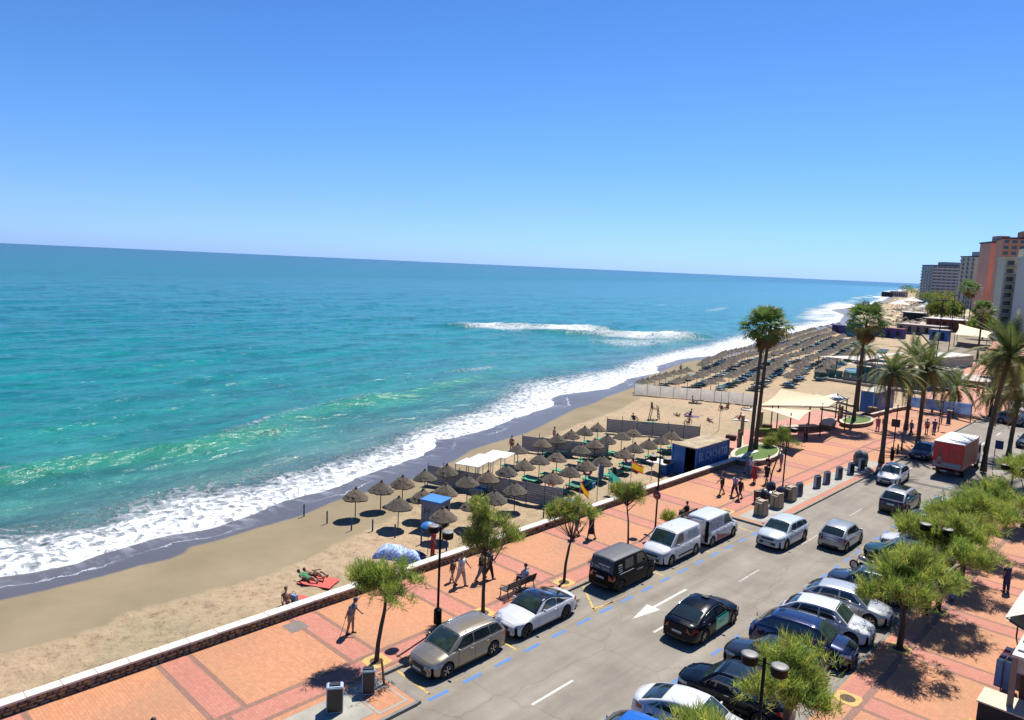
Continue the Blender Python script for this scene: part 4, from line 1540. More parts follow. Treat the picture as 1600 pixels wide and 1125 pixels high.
# lorry
def lorry():
    root = empty('lorry', (-15.75, 77.6, RZ), POS, 'red box lorry with white roof and a bottle picture on its back doors, driving away', 'lorry')
    red = mat('red lorry side', (0.66, 0.020, 0.016), .45, var=.1, coat=.2)
    red2 = mat('orange brown lorry side', (0.36, 0.085, 0.03), .5, var=.35, scale=1.2)
    wh = mat('white lorry roof', (0.74, 0.73, 0.68), .6, var=.05)
    x0, x1, hw, z0, z1 = -3.9, 1.7, 1.18, .85, 3.15
    b = MB()
    b.box(x0, x1, -hw, hw, z0, z1)
    b.build('cargo_box', red, root)
    MB().box(x0 - .05, x1 + .03, -hw - .03, hw + .03, z1 + .002, z1 + .07).build('box_roof', wh, root)
    for sg in (-1, 1):
        MB().box(x0 + .2, x1 - .2, sg * (hw + .012) - .008, sg * (hw + .012) + .008, z0 + .2, z1 - .15).build('printed_side', red2, root)
    for y0, y1 in ((-hw + .05, -.01), (.01, hw - .05)):
        d_ = MB().box(x0 - .04, x0 - .003, y0, y1, z0 + .05, z1 - .06).build('back_door', red, root)
    MB().box(x0 - .055, x0 - .042, -hw + .06, hw - .06, z0 + .08, z0 + .55).build('grey_brush_band', mat('grey lorry band', (0.28, 0.29, 0.32), .5, var=.3, scale=3), root)
    bo = MB()
    prof = [(0, .23), (.17, .23), (.18, .0), (.18, -.5), (.16, -.62), (0, -.62)]
    out_ = [(-.16, 1.15), (.16, 1.15), (.18, 1.3), (.18, 1.95), (.09, 2.2), (.065, 2.75), (-.065, 2.75), (-.09, 2.2), (-.18, 1.95), (-.18, 1.3)]
    bo.face([(x0 - .065, .62 - y, z) for y, z in out_])
    bo.build('bottle_picture', mat('printed bottle', (0.22, 0.10, 0.06), .4, var=.6, scale=4), root)
    lb = MB()
    lb.face([(x0 - .070, .62 - y, z) for y, z in ((-.15, 1.4), (.15, 1.4), (.15, 1.85), (-.15, 1.85))])
    lb.build('bottle_label', mat('bottle label grey', (0.30, 0.27, 0.25), .5, var=.4, scale=8), root)
    ptxt('CRUZ', .34, mat('pink print', (0.45, 0.10, 0.10), .5), root, loc=(x0 - .06, -.45, 2.45), rot=(pi / 2, 0, -pi / 2))
    ptxt('CAMPO', .28, MATS['pink print'], root, loc=(x0 - .06, -.45, 2.1), rot=(pi / 2, 0, -pi / 2))
    MB().box(x0 + .1, 3.4, -.42, .42, .55, .84).build('chassis', M_under, root)
    MB().box(x0 - .08, x0 + .03, -1.1, 1.1, .52, .70).build('rear_bumper', M_black, root)
    MB().box(x0 - .10, x0 - .085, -.05, .47, .56, .67).build('number_plate', M_plate, root)
    for sg in (-1, 1):
        MB().box(x0 - .1, x0 - .085, sg * .9 - .14, sg * .9 + .14, .56, .66).build('tail_light', M_red, root)
    cabm = paint('lorry cab white', (0.55, 0.55, 0.56))
    cb = MB()
    cb.prism([(1.85, .5), (3.85, .5), (3.9, 1.3), (3.6, 2.25), (3.1, 2.4), (1.85, 2.4)], -1.05, 1.05)
    cb.v = [(a, c, b_) for a, b_, c in cb.v]
    cb.f = [tuple(reversed(f)) for f in cb.f]
    cb.build('cab', cabm, root)
    gq = MB()
    gq.face([(3.905, -.95, 1.35), (3.905, .95, 1.35), (3.63, .92, 2.2), (3.63, -.92, 2.2)])
    gq.build('windscreen', M_wglass, root)
    for sg in (-1, 1):
        MB().box(2.7, 3.5, sg * 1.058 - .006, sg * 1.058 + .006, 1.4, 2.15).build('side_window', M_glass, root)
        MB().box(3.6, 3.75, sg * 1.32 - .09, sg * 1.32 + .09, 1.5, 2.05).build('door_mirror', M_black, root)
        MB().tube([(3.6, sg * 1.04, 2.0), (3.67, sg * 1.3, 2.0)], .02, 6).build('mirror_arm', M_black, root)
    put_wheels(root, [-2.3], .95, .42, .38, M_rimdark)
    put_wheels(root, [3.0], .95, .42, .26, M_rimdark)


lorry()
# ------------------------------------------------------------------ trees
M_bark = mat('grey brown bark', (0.085, 0.058, 0.040), 0.95, var=0.35, scale=9, bump=0.7)
M_palmbark = mat('palm trunk bark', (0.10, 0.072, 0.048), 0.95, var=0.4, scale=6, bump=0.8, stretch=(1, 1, 4))
M_leaf = [mat('feathery green foliage', (0.33, 0.46, 0.08), 0.75, var=0.3, scale=2), mat('yellow green foliage', (0.56, 0.60, 0.12), 0.75, var=0.3, scale=2), mat('deep green foliage', (0.17, 0.27, 0.055), 0.8, var=0.3, scale=2), mat('brown tipped foliage', (0.37, 0.27, 0.11), 0.8, var=0.3, scale=2)]
M_frond = [mat('date palm green', (0.12, 0.155, 0.045), 0.6, var=0.35, scale=1.5), mat('date palm yellow green', (0.29, 0.275, 0.075), 0.6, var=0.35, scale=1.5), mat('dry palm frond', (0.26, 0.165, 0.065), 0.8, var=0.35, scale=1.5), mat('fan palm green', (0.14, 0.22, 0.055), 0.55, var=0.35, scale=1.5)]
for m_ in M_leaf + M_frond:
    t_ = m_.node_tree
    b_ = t_.nodes['Principled BSDF']
    b_.inputs['Specular IOR Level'].default_value = 0.2
    tr_ = N(t_, 'BsdfTranslucent')
    L(t_, b_.inputs['Base Color'].links[0].from_socket, tr_.inputs['Color'])
    mx_ = N(t_, 'MixShader')
    mx_.inputs[0].default_value = 0.38
    L(t_, b_.outputs[0], mx_.inputs[1])
    L(t_, tr_.outputs[0], mx_.inputs[2])
    L(t_, mx_.outputs[0], t_.nodes['Material Output'].inputs['Surface'])


def tufts(blobs, n, blen, bw, rng, droop=0.0, wts=(.45, .3, .17, .08), flat=0.0, wind=(0, 0, 0)):
    """thin needle-like leaves in clumps spread through ellipsoidal volumes, numpy-built"""
    B = np.array([(*c, *r) for c, r in blobs], float)
    vol = B[:, 3] * B[:, 4] * B[:, 5]
    k = rng.choice(len(B), n, p=vol / vol.sum())
    d = rng.normal(size=(n, 3))
    d /= np.linalg.norm(d, axis=1, keepdims=True)
    rad = rng.uniform(0.12, 1, n) ** 0.42
    # ragged outline: clumps poke out by varying amounts
    az = np.arctan2(d[:, 1], d[:, 0])
    rag = 0.80 + 0.34 * np.sin(az * 5 + k * 2.1) * np.sin(d[:, 2] * 6 + k) + 0.16 * rng.normal(size=n)
    P = B[k, :3] + d * B[k, 3:] * (rad * rag)[:, None]
    # drop clumps falling in gaps
    gap = vnoise(P[:, 0] * 1.6 + 31, P[:, 1] * 1.6 + P[:, 2] * 1.9, 77) + 0.5 * vnoise(P[:, 0] * 3.5, P[:, 2] * 3.3 + P[:, 1] * 3, 78)
    ok = gap > -0.03
    P, d, k = P[ok], d[ok], k[ok]
    n = len(P)
    nb = 9
    out = d * 0.55 + np.array([0, 0, 0.75 - droop]) + np.array(wind) + rng.normal(size=(n, 3)) * 0.35
    out = np.repeat(out, nb, 0) + rng.normal(size=(n * nb, 3)) * 0.55
    out /= np.linalg.norm(out, axis=1, keepdims=True)
    base = np.repeat(P, nb, 0) + rng.normal(size=(n * nb, 3)) * 0.07
    side = np.cross(out, rng.normal(size=(n * nb, 3)))
    side /= np.linalg.norm(side, axis=1, keepdims=True)
    ln = blen * rng.uniform(.55, 1.25, (n * nb, 1))
    w_ = bw * rng.uniform(.7, 1.3, (n * nb, 1))
    V = np.empty((n * nb, 3, 3))
    V[:, 0] = base - side * w_
    V[:, 1] = base + side * w_
    V[:, 2] = base + out * ln
    mi = np.repeat(rng.choice(len(wts), n, p=wts), nb)
    return V.reshape(-1, 3), mi


def tri_mesh(name, V, mi, mats):
    n = len(V) // 3
    me = bpy.data.meshes.new(name)
    me.vertices.add(len(V))
    me.vertices.foreach_set('co', V.astype(np.float32).ravel())
    me.loops.add(len(V))
    me.loops.foreach_set('vertex_index', np.arange(len(V), dtype=np.int32))
    me.polygons.add(n)
    me.polygons.foreach_set('loop_start', np.arange(0, len(V), 3, dtype=np.int32))
    for m_ in mats:
        me.materials.append(m_)
    me.polygons.foreach_set('material_index', mi.astype(np.int32))
    me.update(calc_edges=True)
    return me


def small_tree(name, x, y, trunk, forks, blobs, n, label, blen=.34, bw=.016, droop=0.1, seed=1, wts=(.45, .3, .17, .08), group=None, cat='tree', wind=(0, 0, 0), z=0.0):
    root = empty(name, (x, y, z), 0, label, cat, group)
    rng = np.random.default_rng(seed)
    t = MB()
    t.tube(trunk[0], trunk[1], 8)
    t.build('trunk', M_bark, root)
    for p, r in forks:
        MB().tube(p, r, 6).build('limb', M_bark, root)
    V, mi = tufts(blobs, n, blen, bw, rng, droop, wts, wind=wind)
    link('crown', tri_mesh('crown', V, mi, M_leaf), root)
    # fine twigs through the crown
    tw = MB()
    top = Vector(trunk[0][-1])
    for _ in range(26):
        b = blobs[rng.integers(len(blobs))]
        e_ = Vector(b[0]) + Vector(rng.normal(size=3) * .5 * np.array(b[1]))
        mid = top.lerp(e_, .5) + Vector(rng.normal(size=3) * .12)
        tw.tube([top, mid, e_], [.018, .011, .004], 4, cap=False)
    tw.build('twigs', M_bark, root, kind='stuff')
    return root


GT = 'small windblown trees in the promenade kerbside pits'
small_tree('tamarisk_tree', -24.12, 17.96, ([(0, 0, 0), (.02, .05, .8), (.12, .12, 1.6), (.22, .2, 2.3), (.28, .22, 3.0)], [.11, .09, .085, .075, .05]), [([(.28, .22, 2.9), (-.3, .1, 3.5), (-.8, 0, 3.9)], [.04, .03, .01]), ([(.28, .22, 2.9), (.9, .5, 3.3)], [.035, .01]), ([(.25, .22, 2.7), (.2, 1.0, 3.4)], [.035, .01])],
           [((-.3, .2, 3.55), (.95, 1.0, .62)), ((.9, .3, 3.3), (.85, .9, .50)), ((-.9, -.3, 3.6), (.7, .8, .62)), ((-.6, -.1, 2.9), (.5, .5, .45)), ((1.1, .9, 3.6), (.7, .6, .4)), ((.2, .9, 4.0), (.6, .6, .35))], 1250, 'small windblown tree with bent dark trunk before the blue printed cloths', seed=3, group=GT)
small_tree('tamarisk_tree', -24.3, 24.46, ([(0, 0, 0), (-.03, 0, 1.0), (-.1, .1, 2.2), (-.12, .15, 2.8)], [.10, .085, .08, .05]), [([(-.1, .1, 2.4), (.3, .35, 2.75), (.65, .6, 3.6)], [.045, .035, .02]), ([(-.12, .15, 2.8), (-.5, .1, 3.9)], [.04, .012]), ([(-.12, .15, 2.8), (.1, .1, 4.4)], [.04, .012])],
           [((-.3, .1, 4.6), (.62, .7, 1.0)), ((-.5, -.4, 3.6), (.6, .7, .7)), ((.1, .2, 3.4), (.6, .6, .7)), ((.9, .8, 4.0), (.62, .6, .6)), ((-.9, .2, 5.2), (.35, .4, .6)), ((.5, .6, 4.7), (.5, .4, .4))], 1150, 'small ragged tree, olive and brown, between the near street lamp and the bench', seed=7, wts=(.34, .34, .12, .20), group=GT)
small_tree('tamarisk_tree', -23.94, 30.26, ([(0, 0, 0), (0, .05, 1.0), (.12, .12, 2.0), (.2, .2, 2.5)], [.085, .075, .065, .045]), [([(.2, .2, 2.4), (-.2, .2, 3.0), (-.35, .1, 3.6)], [.04, .03, .01]), ([(.2, .2, 2.4), (.6, .5, 3.0), (.9, .7, 3.7)], [.04, .03, .01])],
           [((-.3, .1, 3.95), (.9, .9, .48)), ((.75, .6, 3.95), (.75, .8, .42)), ((-.9, -.3, 3.7), (.45, .5, .35)), ((.1, .4, 4.4), (.6, .6, .35))], 800, 'small forked tree standing behind the black delivery van, thin olive crown', seed=11, wts=(.36, .30, .14, .20), group=GT)
small_tree('tamarisk_tree', -23.95, 36.3, ([(0, 0, 0), (-.05, 0, 1.0), (-.15, .05, 2.0), (-.35, .1, 2.9)], [.07, .06, .05, .04]), [([(-.3, .1, 2.6), (.0, .3, 3.0), (.2, .4, 3.4)], [.03, .02, .01])],
           [((-.55, .1, 3.6), (.8, .8, .45)), ((.25, .4, 3.7), (.6, .7, .42)), ((-1.0, -.1, 3.9), (.45, .5, .3)), ((0, .3, 4.1), (.6, .5, .3))], 700, 'small brownish green tree rising behind the plain white panel van', seed=13, wts=(.30, .22, .18, .30), group=GT)
small_tree('tamarisk_tree', -24.75, 57.5, ([(0, 0, 0), (.1, .1, 1.2), (.35, .3, 2.4), (.5, .4, 3.3)], [.07, .06, .055, .045]), [([(.5, .4, 3.0), (.1, .3, 3.6)], [.03, .01])],
           [((.5, .3, 4.0), (.9, 1.0, .62)), ((1.3, .8, 3.6), (.7, .7, .35)), ((-.1, 0, 3.7), (.6, .6, .4)), ((.6, .4, 4.8), (.45, .4, .4))], 620, 'small dark leafy tree behind the beige clothing banks, by the group of walkers', seed=17, wts=(.40, .12, .30, .18), group=GT)
small_tree('tamarisk_tree', -24.9, 42.3, ([(0, 0, 0), (.05, .0, .5)], [.03, .02]), [], [((.05, 0, .8), (.4, .5, .35)), ((-.35, .2, .65), (.3, .35, .25))], 190, 'knee-high young shrub between the sign post and the bench', seed=19, wts=(.4, .35, .05, .20), cat='shrub', blen=.25)
small_tree('young_street_tree', -23.06, 102.5, ([(0, 0, 0), (0, 0, 2.6)], [.07, .05]), [([(0, 0, 1.9), (-.5, 0, 2.3)], [.03, .01])], [((-.6, -.1, 2.5), (.35, .4, .25)), ((.5, .2, 2.9), (.35, .4, .25)), ((0, 0, 3.3), (.5, .5, .3))], 160, 'thin young tree in front of the blue banner', seed=23, wts=(.4, .1, .4, .1))

GP = 'feathery pines along the right kerb'
W_ = (.42, .38, .12, .08)


def pine(x, y, sc, seed, label, n=2600, h=3.7):
    rng = np.random.default_rng(seed)
    bl = [((0, 0, h), (1.5, 1.6, .95))]
    for k in range(8):
        a = 2 * pi * k / 8 + rng.uniform(-.3, .3)
        rr_ = rng.uniform(1.25, 1.95)
        bl.append(((cos(a) * rr_ * sc, sin(a) * rr_ * sc, h + rng.uniform(-.75, .35)), (.85 * sc, .9 * sc, .50 * sc)))
    bl.append(((.2, .2, h + .8), (.9, .9, .55)))
    lim = [([(0, 0, 1.7), (.5 * cos(a), .5 * sin(a), 2.5), (1.3 * cos(a), 1.3 * sin(a), 3.3)], [.06, .045, .015]) for a in rng.uniform(0, 6.28, 5)]
    return small_tree('pine_tree', x, y, ([(0, 0, 0), (.03, .02, 1.2), (-.05, .05, 2.2), (0, 0, h)], [.15, .13, .11, .05]), lim, bl, n, label, blen=.40, bw=.017, droop=0.0, seed=seed, wts=W_, group=GP)


pine(-9.35, 18.7, .82, 31, 'feathery yellow-green pine cut by the bottom edge, over the white saloon', 1500, 2.9)
pine(-9.35, 24.9, .78, 32, 'feathery pine in front of the charcoal hatchback, below it the near right lamp', 1500, 3.1)
pine(-8.86, 36.63, 0.98, 33, 'feathery pine with dark trunk at the nose of the white hatchback', 2600, 3.7)
pine(-8.7, 42.5, 1.12, 34, 'largest feathery pine, its crown over the slate blue hatchback', 3300, 4.0)
pine(-8.9, 48.4, 1.1, 35, 'feathery pine behind the largest one, hiding the dark teal car', 2800, 4.0)
pine(-9.0, 54.4, 1.05, 36, 'feathery pine between the two right-hand lamps further on', 2200, 3.6)
pine(-8.2, 62.6, 1.0, 37, 'feathery pine beside the far right-hand lamp, behind the teal saloon', 1700, 4.3)
pine(-8.2, 71.5, 1.1, 38, 'feathery pine at the right edge before the palm trunks', 1700, 3.0)
for (x, y) in ((-24.12, 17.96), (-24.3, 24.46), (-23.94, 30.26), (-23.95, 36.3), (-24.75, 57.5), (-23.95, 48.7)):
    tree_pit(x, y, PROM)
for (x, y) in ((-9.04, 30.5), (-8.86, 36.63), (-8.7, 42.5), (-8.9, 48.4), (-9.35, 24.9), (-9.0, 54.4)):
    tree_pit(x, y, RPAV, .40)


# palms ----------------------------------------------------------------
def frond_mesh(L_, arch, nl, wl, mi, seed, lean=0.5):
    rg = random.Random(seed)
    q = MB()
    pts = []
    for k in range(9):
        t = k / 8
        a = arch * t * t
        pts.append(Vector((L_ * (t - .12 * arch * t * t), 0, L_ * (-.55 * a * t))))
    for k in range(8):
        w0, w1 = .035 * (1 - k / 8) + .006, .035 * (1 - (k + 1) / 8) + .006
        q.face([pts[k] + Vector((0, -w0, 0)), pts[k + 1] + Vector((0, -w1, 0)), pts[k + 1] + Vector((0, w1, 0)), pts[k] + Vector((0, w0, 0))], mi)
    for k in range(nl):
        t = .14 + .86 * k / (nl - 1)
        i = min(7, int(t * 8))
        p = pts[i].lerp(pts[i + 1], t * 8 - i)
        d = (pts[i + 1] - pts[i]).normalized()
        ln = wl * (sin(pi * min(1, t * .8 + .2)) * .7 + .35) * rg.uniform(.8, 1.1)
        for s in (-1, 1):
            up = Vector((0, 0, 1))
            o_ = (d * .75 + Vector((0, s, 0)) * .85 + up * (.35 - lean * t)).normalized()
            tip = p + o_ * ln + Vector((0, 0, -.18 * ln * rg.random()))
            q.face([p - d * .05, p + d * .05, tip], mi)
    return q.mesh('frond', M_frond)


def fan_mesh(mi, seed, r=.75):
    rg = random.Random(seed)
    q = MB()
    q.face([(0, -.02, 0), (.9, -.012, .0), (.9, .012, .0), (0, .02, 0)], mi)
    n = 17
    for k in range(n):
        a = -1.9 + 3.8 * k / (n - 1)
        rr = r * rg.uniform(.85, 1.1) * (1 - .18 * abs(a) / 1.9)
        da = .115
        c_ = Vector((.9, 0, 0))
        p0 = c_ + Vector((cos(a - da), sin(a - da), .06 - .02)) * rr * .62
        p1 = c_ + Vector((cos(a + da), sin(a + da), .06 + .05)) * rr * .62
        tip = c_ + Vector((cos(a) * rr, sin(a) * rr, -.30 * rr * rg.uniform(.5, 1.4)))
        q.face([c_, p0, p1], mi)
        q.face([p0, tip, p1], mi)
    return q.mesh('fan leaf', M_frond)


FROND = {(k, v): frond_mesh(L_, ar, 30, .55, mi, 5 + v, ) for k, (ar, mi) in {'up': (.45, 0), 'arch': (.9, 1), 'arch2': (1.0, 0), 'dry': (1.25, 2)}.items() for v, L_ in ((0, 2.9), (1, 3.3))}
FAN = {k: fan_mesh(mi, 3 + mi) for k, mi in (('green', 3), ('pale', 1), ('dry', 2))}


def frustum_trunk(h, lean, r0, r1, root, bulge=0.0):
    q = MB()
    pts, rad = [], []
    for k in range(15):
        t = k / 14
        pts.append((lean[0] * t * t, lean[1] * t * t, h * t))
        rad.append(lerp(r0, r1, t) * (1 + .05 * (k % 2)) + (.10 * max(0, 1 - t * 9)) + bulge * max(0, (t - .86) / .14))
    q.tube(pts, rad, 10)
    q.build('trunk', M_palmbark, root)
    return Vector(pts[-1])


def date_palm(x, y, h, label, seed, n=44, sc=1.0, wind=0.5, az_w=-.5, lean=(0, 0), group='date palms beside the road', z=0.0, hi=1.25):
    rg = random.Random(seed)
    root = empty('date_palm', (x, y, z), 0, label, 'palm tree', group)
    top = frustum_trunk(h, lean, .21, .17, root, .12)
    for k in range(n):
        az = k * 2.39996 + rg.uniform(-.2, .2)
        t = k / n
        el = lerp(hi, -.62, t ** .85) + rg.uniform(-.12, .12)
        kind = 'up' if t < .3 else ('arch' if rg.random() < .5 else 'arch2') if t < .8 else 'dry'
        # the wind pushes the fronds one way
        d = Vector((cos(az) * cos(el), sin(az) * cos(el), sin(el))) + Vector((cos(az_w), sin(az_w), .1)) * wind * .6
        d.normalize()
        o = link('frond', FROND[(kind, k % 2)], root)
        o.location = top + Vector((d.x, d.y, d.z)) * .05
        o.rotation_euler = (rg.uniform(-.3, .3), -math.asin(max(-1, min(1, d.z))), math.atan2(d.y, d.x))
        o.scale = (sc * rg.uniform(.85, 1.1),) * 3
    return root


def fan_palm(x, y, h, label, seed, n=46, sc=1.0, lean=(0, 0), group='fan palms', z=0.0, skirt=14):
    rg = random.Random(seed)
    root = empty('fan_palm', (x, y, z), 0, label, 'palm tree', group)
    top = frustum_trunk(h, lean, .20, .125, root)
    for k in range(n + skirt):
        az = k * 2.39996 + rg.uniform(-.25, .25)
        t = k / n
        el = lerp(1.35, -.65, t) if k < n else rg.uniform(-1.45, -1.0)
        kind = 'green' if t < .72 else 'pale' if k < n and rg.random() < .5 else ('green' if k < n else 'dry')
        o = link('fan_leaf', FAN[kind], root)
        o.location = top + Vector((0, 0, -.1 if k < n else -.1 - .5 * rg.random()))
        o.rotation_euler = (rg.uniform(-.4, .4), -el, az)
        o.scale = (sc * rg.uniform(.85, 1.15) * (.8 if k >= n else 1),) * 3
    return root


def hgt(x, y, py, z0=0.0):
    """height above (x, y) at which the sight line through photo row py passes"""
    lo, hi = -5.0, 60.0
    for _ in range(40):
        m_ = (lo + hi) / 2
        v = Vector((x, y, m_ - CAM_H))
        q = 562.5 - FPX * v.dot(UP) / v.dot(FW)
        if q > py:
            lo = m_
        else:
            hi = m_
    return lo - z0


fan_palm(-30.5, 65.9, hgt(-30.5, 65.9, 512), 'tall fan palm, the left trunk of the close pair in the round planter', 41, lean=(.25, .1), n=36, sc=1.45, group='pair of tall fan palms in the round planter')
fan_palm(-30.75, 67.5, hgt(-30.75, 67.5, 508), 'tall fan palm, the right trunk of the close pair in the round planter', 42, lean=(.35, .2), n=32, sc=1.36, group='pair of tall fan palms in the round planter')
fan_palm(-29.7, 91.1, hgt(-29.7, 91.1, 502), 'tall fan palm on the lawn bed beside the cream shade sails', 43, 38, lean=(.2, .4), sc=1.7, skirt=40)
date_palm(-32.5, 100.5, hgt(-32.5, 100.5, 545), 'yellow-green date palm behind the tall fan palm by the blue kiosk', 44, 30, 1.0, .15)
date_palm(-21.24, 73.98, hgt(-21.24, 73.98, 584), 'date palm on the pavement edge next to the white hatchback on the road', 45, 44, 1.02, .55, -.3)
date_palm(-20.94, 84.44, hgt(-20.94, 84.44, 578), 'date palm at the left of the blue banner, windswept fronds', 46, 52, 1.28, .45, .2)
date_palm(-13.87, 78.91, hgt(-13.87, 78.91, 556), 'tallest date palm, leaning, on the right of the red lorry', 47, 60, 1.45, .35, 2.6, lean=(.9, .3), hi=1.4)
date_palm(-13.47, 87.98, hgt(-13.47, 87.98, 606), 'date palm at the right edge behind the tallest one', 48, 50, 1.3, .2, 0, lean=(.4, .2))
date_palm(-24.6, 93.5, hgt(-24.6, 93.5, 560), 'date palm between the banner and the beach bar, behind the windswept one', 49, 40, 1.15, .3, .8)
small_tree('pollard_tree', -26.0, 110.0, ([(0, 0, 0), (0, 0, 3.6)], [.14, .1]), [], [((0, 0, 4.6), (1.7, 1.7, 1.0))], 700, 'round light green tree above the blue banner', seed=51, wts=(.5, .4, .1, 0))
date_palm(-24.0, 112.0, 3.4, 'low wide palm with browning fronds right of the round light green tree', 52, 34, 1.35, .2, 0)


# ------------------------------------------------------------------ street lamps
M_lamp_post = mat('black lamp post', (0.008, 0.008, 0.010), .55, var=.2, spec=.15)
M_lamp_top = mat('grey lamp lid', (0.20, 0.19, 0.17), .5, var=.1)


def street_lamp(x, y, label, h=4.95, rz=0.0, base=True):
    root = empty('street_lamp', (x, y, 0), rz, label, 'street lamp', 'twin-headed lamps')
    MB().lathe([(.10, 0), (.10, .04), (.075, .06), (.06, .12), (.055, h), (.03, h + .06), (0, h + .07)], 10).build('post', M_lamp_post, root)
    if base:
        MB().lathe([(.17, .35), (.19, .37), (.19, 1.0), (.15, 1.06), (.06, 1.08)], 12).build('post_box', M_lamp_post, root)
    MB().tube([(-.48, 0, h - .10), (.48, 0, h - .10)], .022, 6).build('arm', M_lamp_post, root)
    for s in (-1, 1):
        hd = MB().lathe([(.02, -.34), (.22, -.33), (.26, -.30), (.26, -.03), (.27, -.02)], 20).build('lamp_head', M_lamp_post, root)
        hd.location = (s * .50, 0, h - .02)
        MB().lathe([(.275, -.025), (.28, .0), (.20, .02), (0, .025)], 20).build('lamp_lid', M_lamp_top, hd)
    return root


street_lamp(-24.45, 21.64, 'black twin-headed street lamp beside the champagne estate car')
street_lamp(-25.3, 41.4, 'black twin-headed street lamp with a round sign, behind the white panel van', rz=.1, base=False)
street_lamp(-24.05, 58.5, 'black twin-headed street lamp behind the clothing banks', base=False)
street_lamp(-9.1, 22.0, 'black twin-headed street lamp over the black crossover', h=hgt(-9.1, 22.0, 1030))
street_lamp(-9.0, 41.6, 'black twin-headed street lamp poking out of the largest pine crown', h=hgt(-9.0, 41.6, 822))
street_lamp(-9.0, 61.4, 'black twin-headed street lamp beside the teal saloon', h=hgt(-9.0, 61.4, 728))
street_lamp(-22.3, 98.2, 'twin-headed lamp rising over the blue banner', h=hgt(-22.3, 98.2, 606), base=False)
# round no-stopping sign on the second lamp
sg = empty('round_sign', (-25.3, 41.4, 0), 0, 'round dark red sign fixed on the lamp post behind the white panel van', 'road sign')
q = MB().lathe([(0, .045), (.29, .045), (.30, .03), (0, .03)], 20, axis='x')
q.v = [(b, -.05 - a, c + 2.35) for a, b, c in q.v]
q.build('sign_disc', mat('dark red sign', (0.20, 0.022, 0.032), .5), sg)
q = MB()
q.box(-.12, .12, -.102, -.098, 2.30, 2.40)
q.build('sign_bar', mat('pale sign bar', (0.35, 0.25, 0.27), .5), sg)

# ------------------------------------------------------------------ bins, bank containers, boards
M_dkbin = mat('dark container', (0.018, 0.02, 0.026), .45, var=.25)
M_lbin = mat('pale blue container edge', (0.36, 0.46, 0.55), .5, var=.1)
M_beige = mat('beige clothing bank', (0.36, 0.29, 0.19), .6, var=.08)


def board_bin(x, y, rz, label, col, h=1.25, w_=.85, d=.5):
    root = empty('recycling_bin', (x, y, .01), rz, label, 'recycling bin', 'recycling bins on the grey kerb pad')
    b0 = bmesh.new()
    bmesh.ops.create_cube(b0, size=1)
    for v in b0.verts:
        tp = v.co.z > 0
        v.co.x *= d * (1 if not tp else .82)
        v.co.y *= w_
        v.co.z = h / 2 + v.co.z * h
    bmesh.ops.bevel(b0, geom=b0.edges[:], offset=.03, segments=2, affect='EDGES')
    me = bpy.data.meshes.new('bin body')
    b0.to_mesh(me)
    me.materials.append(M_lbin)
    link('body', me, root)
    f = MB()
    for s in (-1, 1):
        x0, x1 = d / 2 + .008, d * .41 + .008
        f.face([(s * x0, -w_ * .44 * s, .06), (s * x0, w_ * .44 * s, .06), (s * x1, w_ * .44 * s, h - .08), (s * x1, -w_ * .44 * s, h - .08)])
    f.build('advert_panel', col, root, kind='stuff')
    MB().box(-.10, .10, -.2, .2, h - .02, h + .05).build('lid', M_dkbin, root)
    return root


M_nvy = mat('dark blue poster panel', (0.012, 0.022, 0.075), .35, var=.3, scale=3)
M_blk = mat('black poster panel', (0.012, 0.014, 0.016), .35, var=.3, scale=3)
board_bin(-22.35, 14.75, R(-35), 'pale blue and black recycling bin on the near concrete pad', M_blk, 1.02, .62, .5)
bb = board_bin(-22.45, 16.35, R(-35), 'dark ribbed recycling bin next to the pale blue one', M_blk, 1.0, .5, .4)
bb.children[0].data.materials[0] = M_dkbin
for k, (x, y, c, nm) in enumerate(((-22.1, 57.0, M_nvy, 'navy blue bin nearest to the beige clothing banks'), (-22.0, 60.4, M_nvy, 'navy blue poster bin, second after the clothing banks'), (-21.95, 62.3, M_nvy, 'navy blue poster bin in the middle of the kerbside row'), (-21.85, 64.8, M_blk, 'black poster bin just past the middle of the kerbside row'), (-21.7, 67.2, M_blk, 'black poster bin, last but one of the kerbside row'), (-21.6, 69.6, M_blk, 'black bin at the far end of the row before the palm'))):
    board_bin(x, y, R(-25), nm, c, 1.02, .55, .34)
o = empty('waste_container', (-22.35, 71.6, .01), 0, 'rounded grey-green waste container at the foot of the date palm', 'waste container')
q = MB().lathe([(.5, 0), (.62, .1), (.66, .7), (.55, 1.1), (.3, 1.3), (0, 1.35)], 14)
q.build('body', mat('grey green container', (0.12, 0.14, 0.13), .6, var=.3), o)
MB().box(-.2, .2, -.68, -.6, .75, .95).build('flap', M_dkbin, o)


def clothes_bank(x, y, label, w_=.80):
    root = empty('clothing_bank', (x, y, .01), R(-8), label, 'container', 'beige clothing banks')
    b0 = bmesh.new()
    bmesh.ops.create_cube(b0, size=1)
    for v in b0.verts:
        tp = v.co.z > 0
        v.co.x *= w_ * (.86 if tp else 1)
        v.co.y *= w_ * (.86 if tp else 1)
        v.co.z = .54 + v.co.z * 1.08
    bmesh.ops.bevel(b0, geom=b0.edges[:], offset=.05, segments=2, affect='EDGES')
    me = bpy.data.meshes.new('bank body')
    b0.to_mesh(me)
    me.materials.append(M_beige)
    link('body', me, root)
    MB().box(-.28, .28, -w_ * .47 - .10, -w_ * .40, .80, .96).build('chute', M_beige, root)
    for sx in (-.4, .4):
        MB().box(sx * .8 - .05, sx * .8 + .05, -.25, .25, 1.08, 1.16).build('lifting_lug', M_beige, root)
    MB().box(-.02, .02, -w_ * .5 - .01, -w_ * .46, .1, .85).build('seam', M_dkbin, root)
    return root


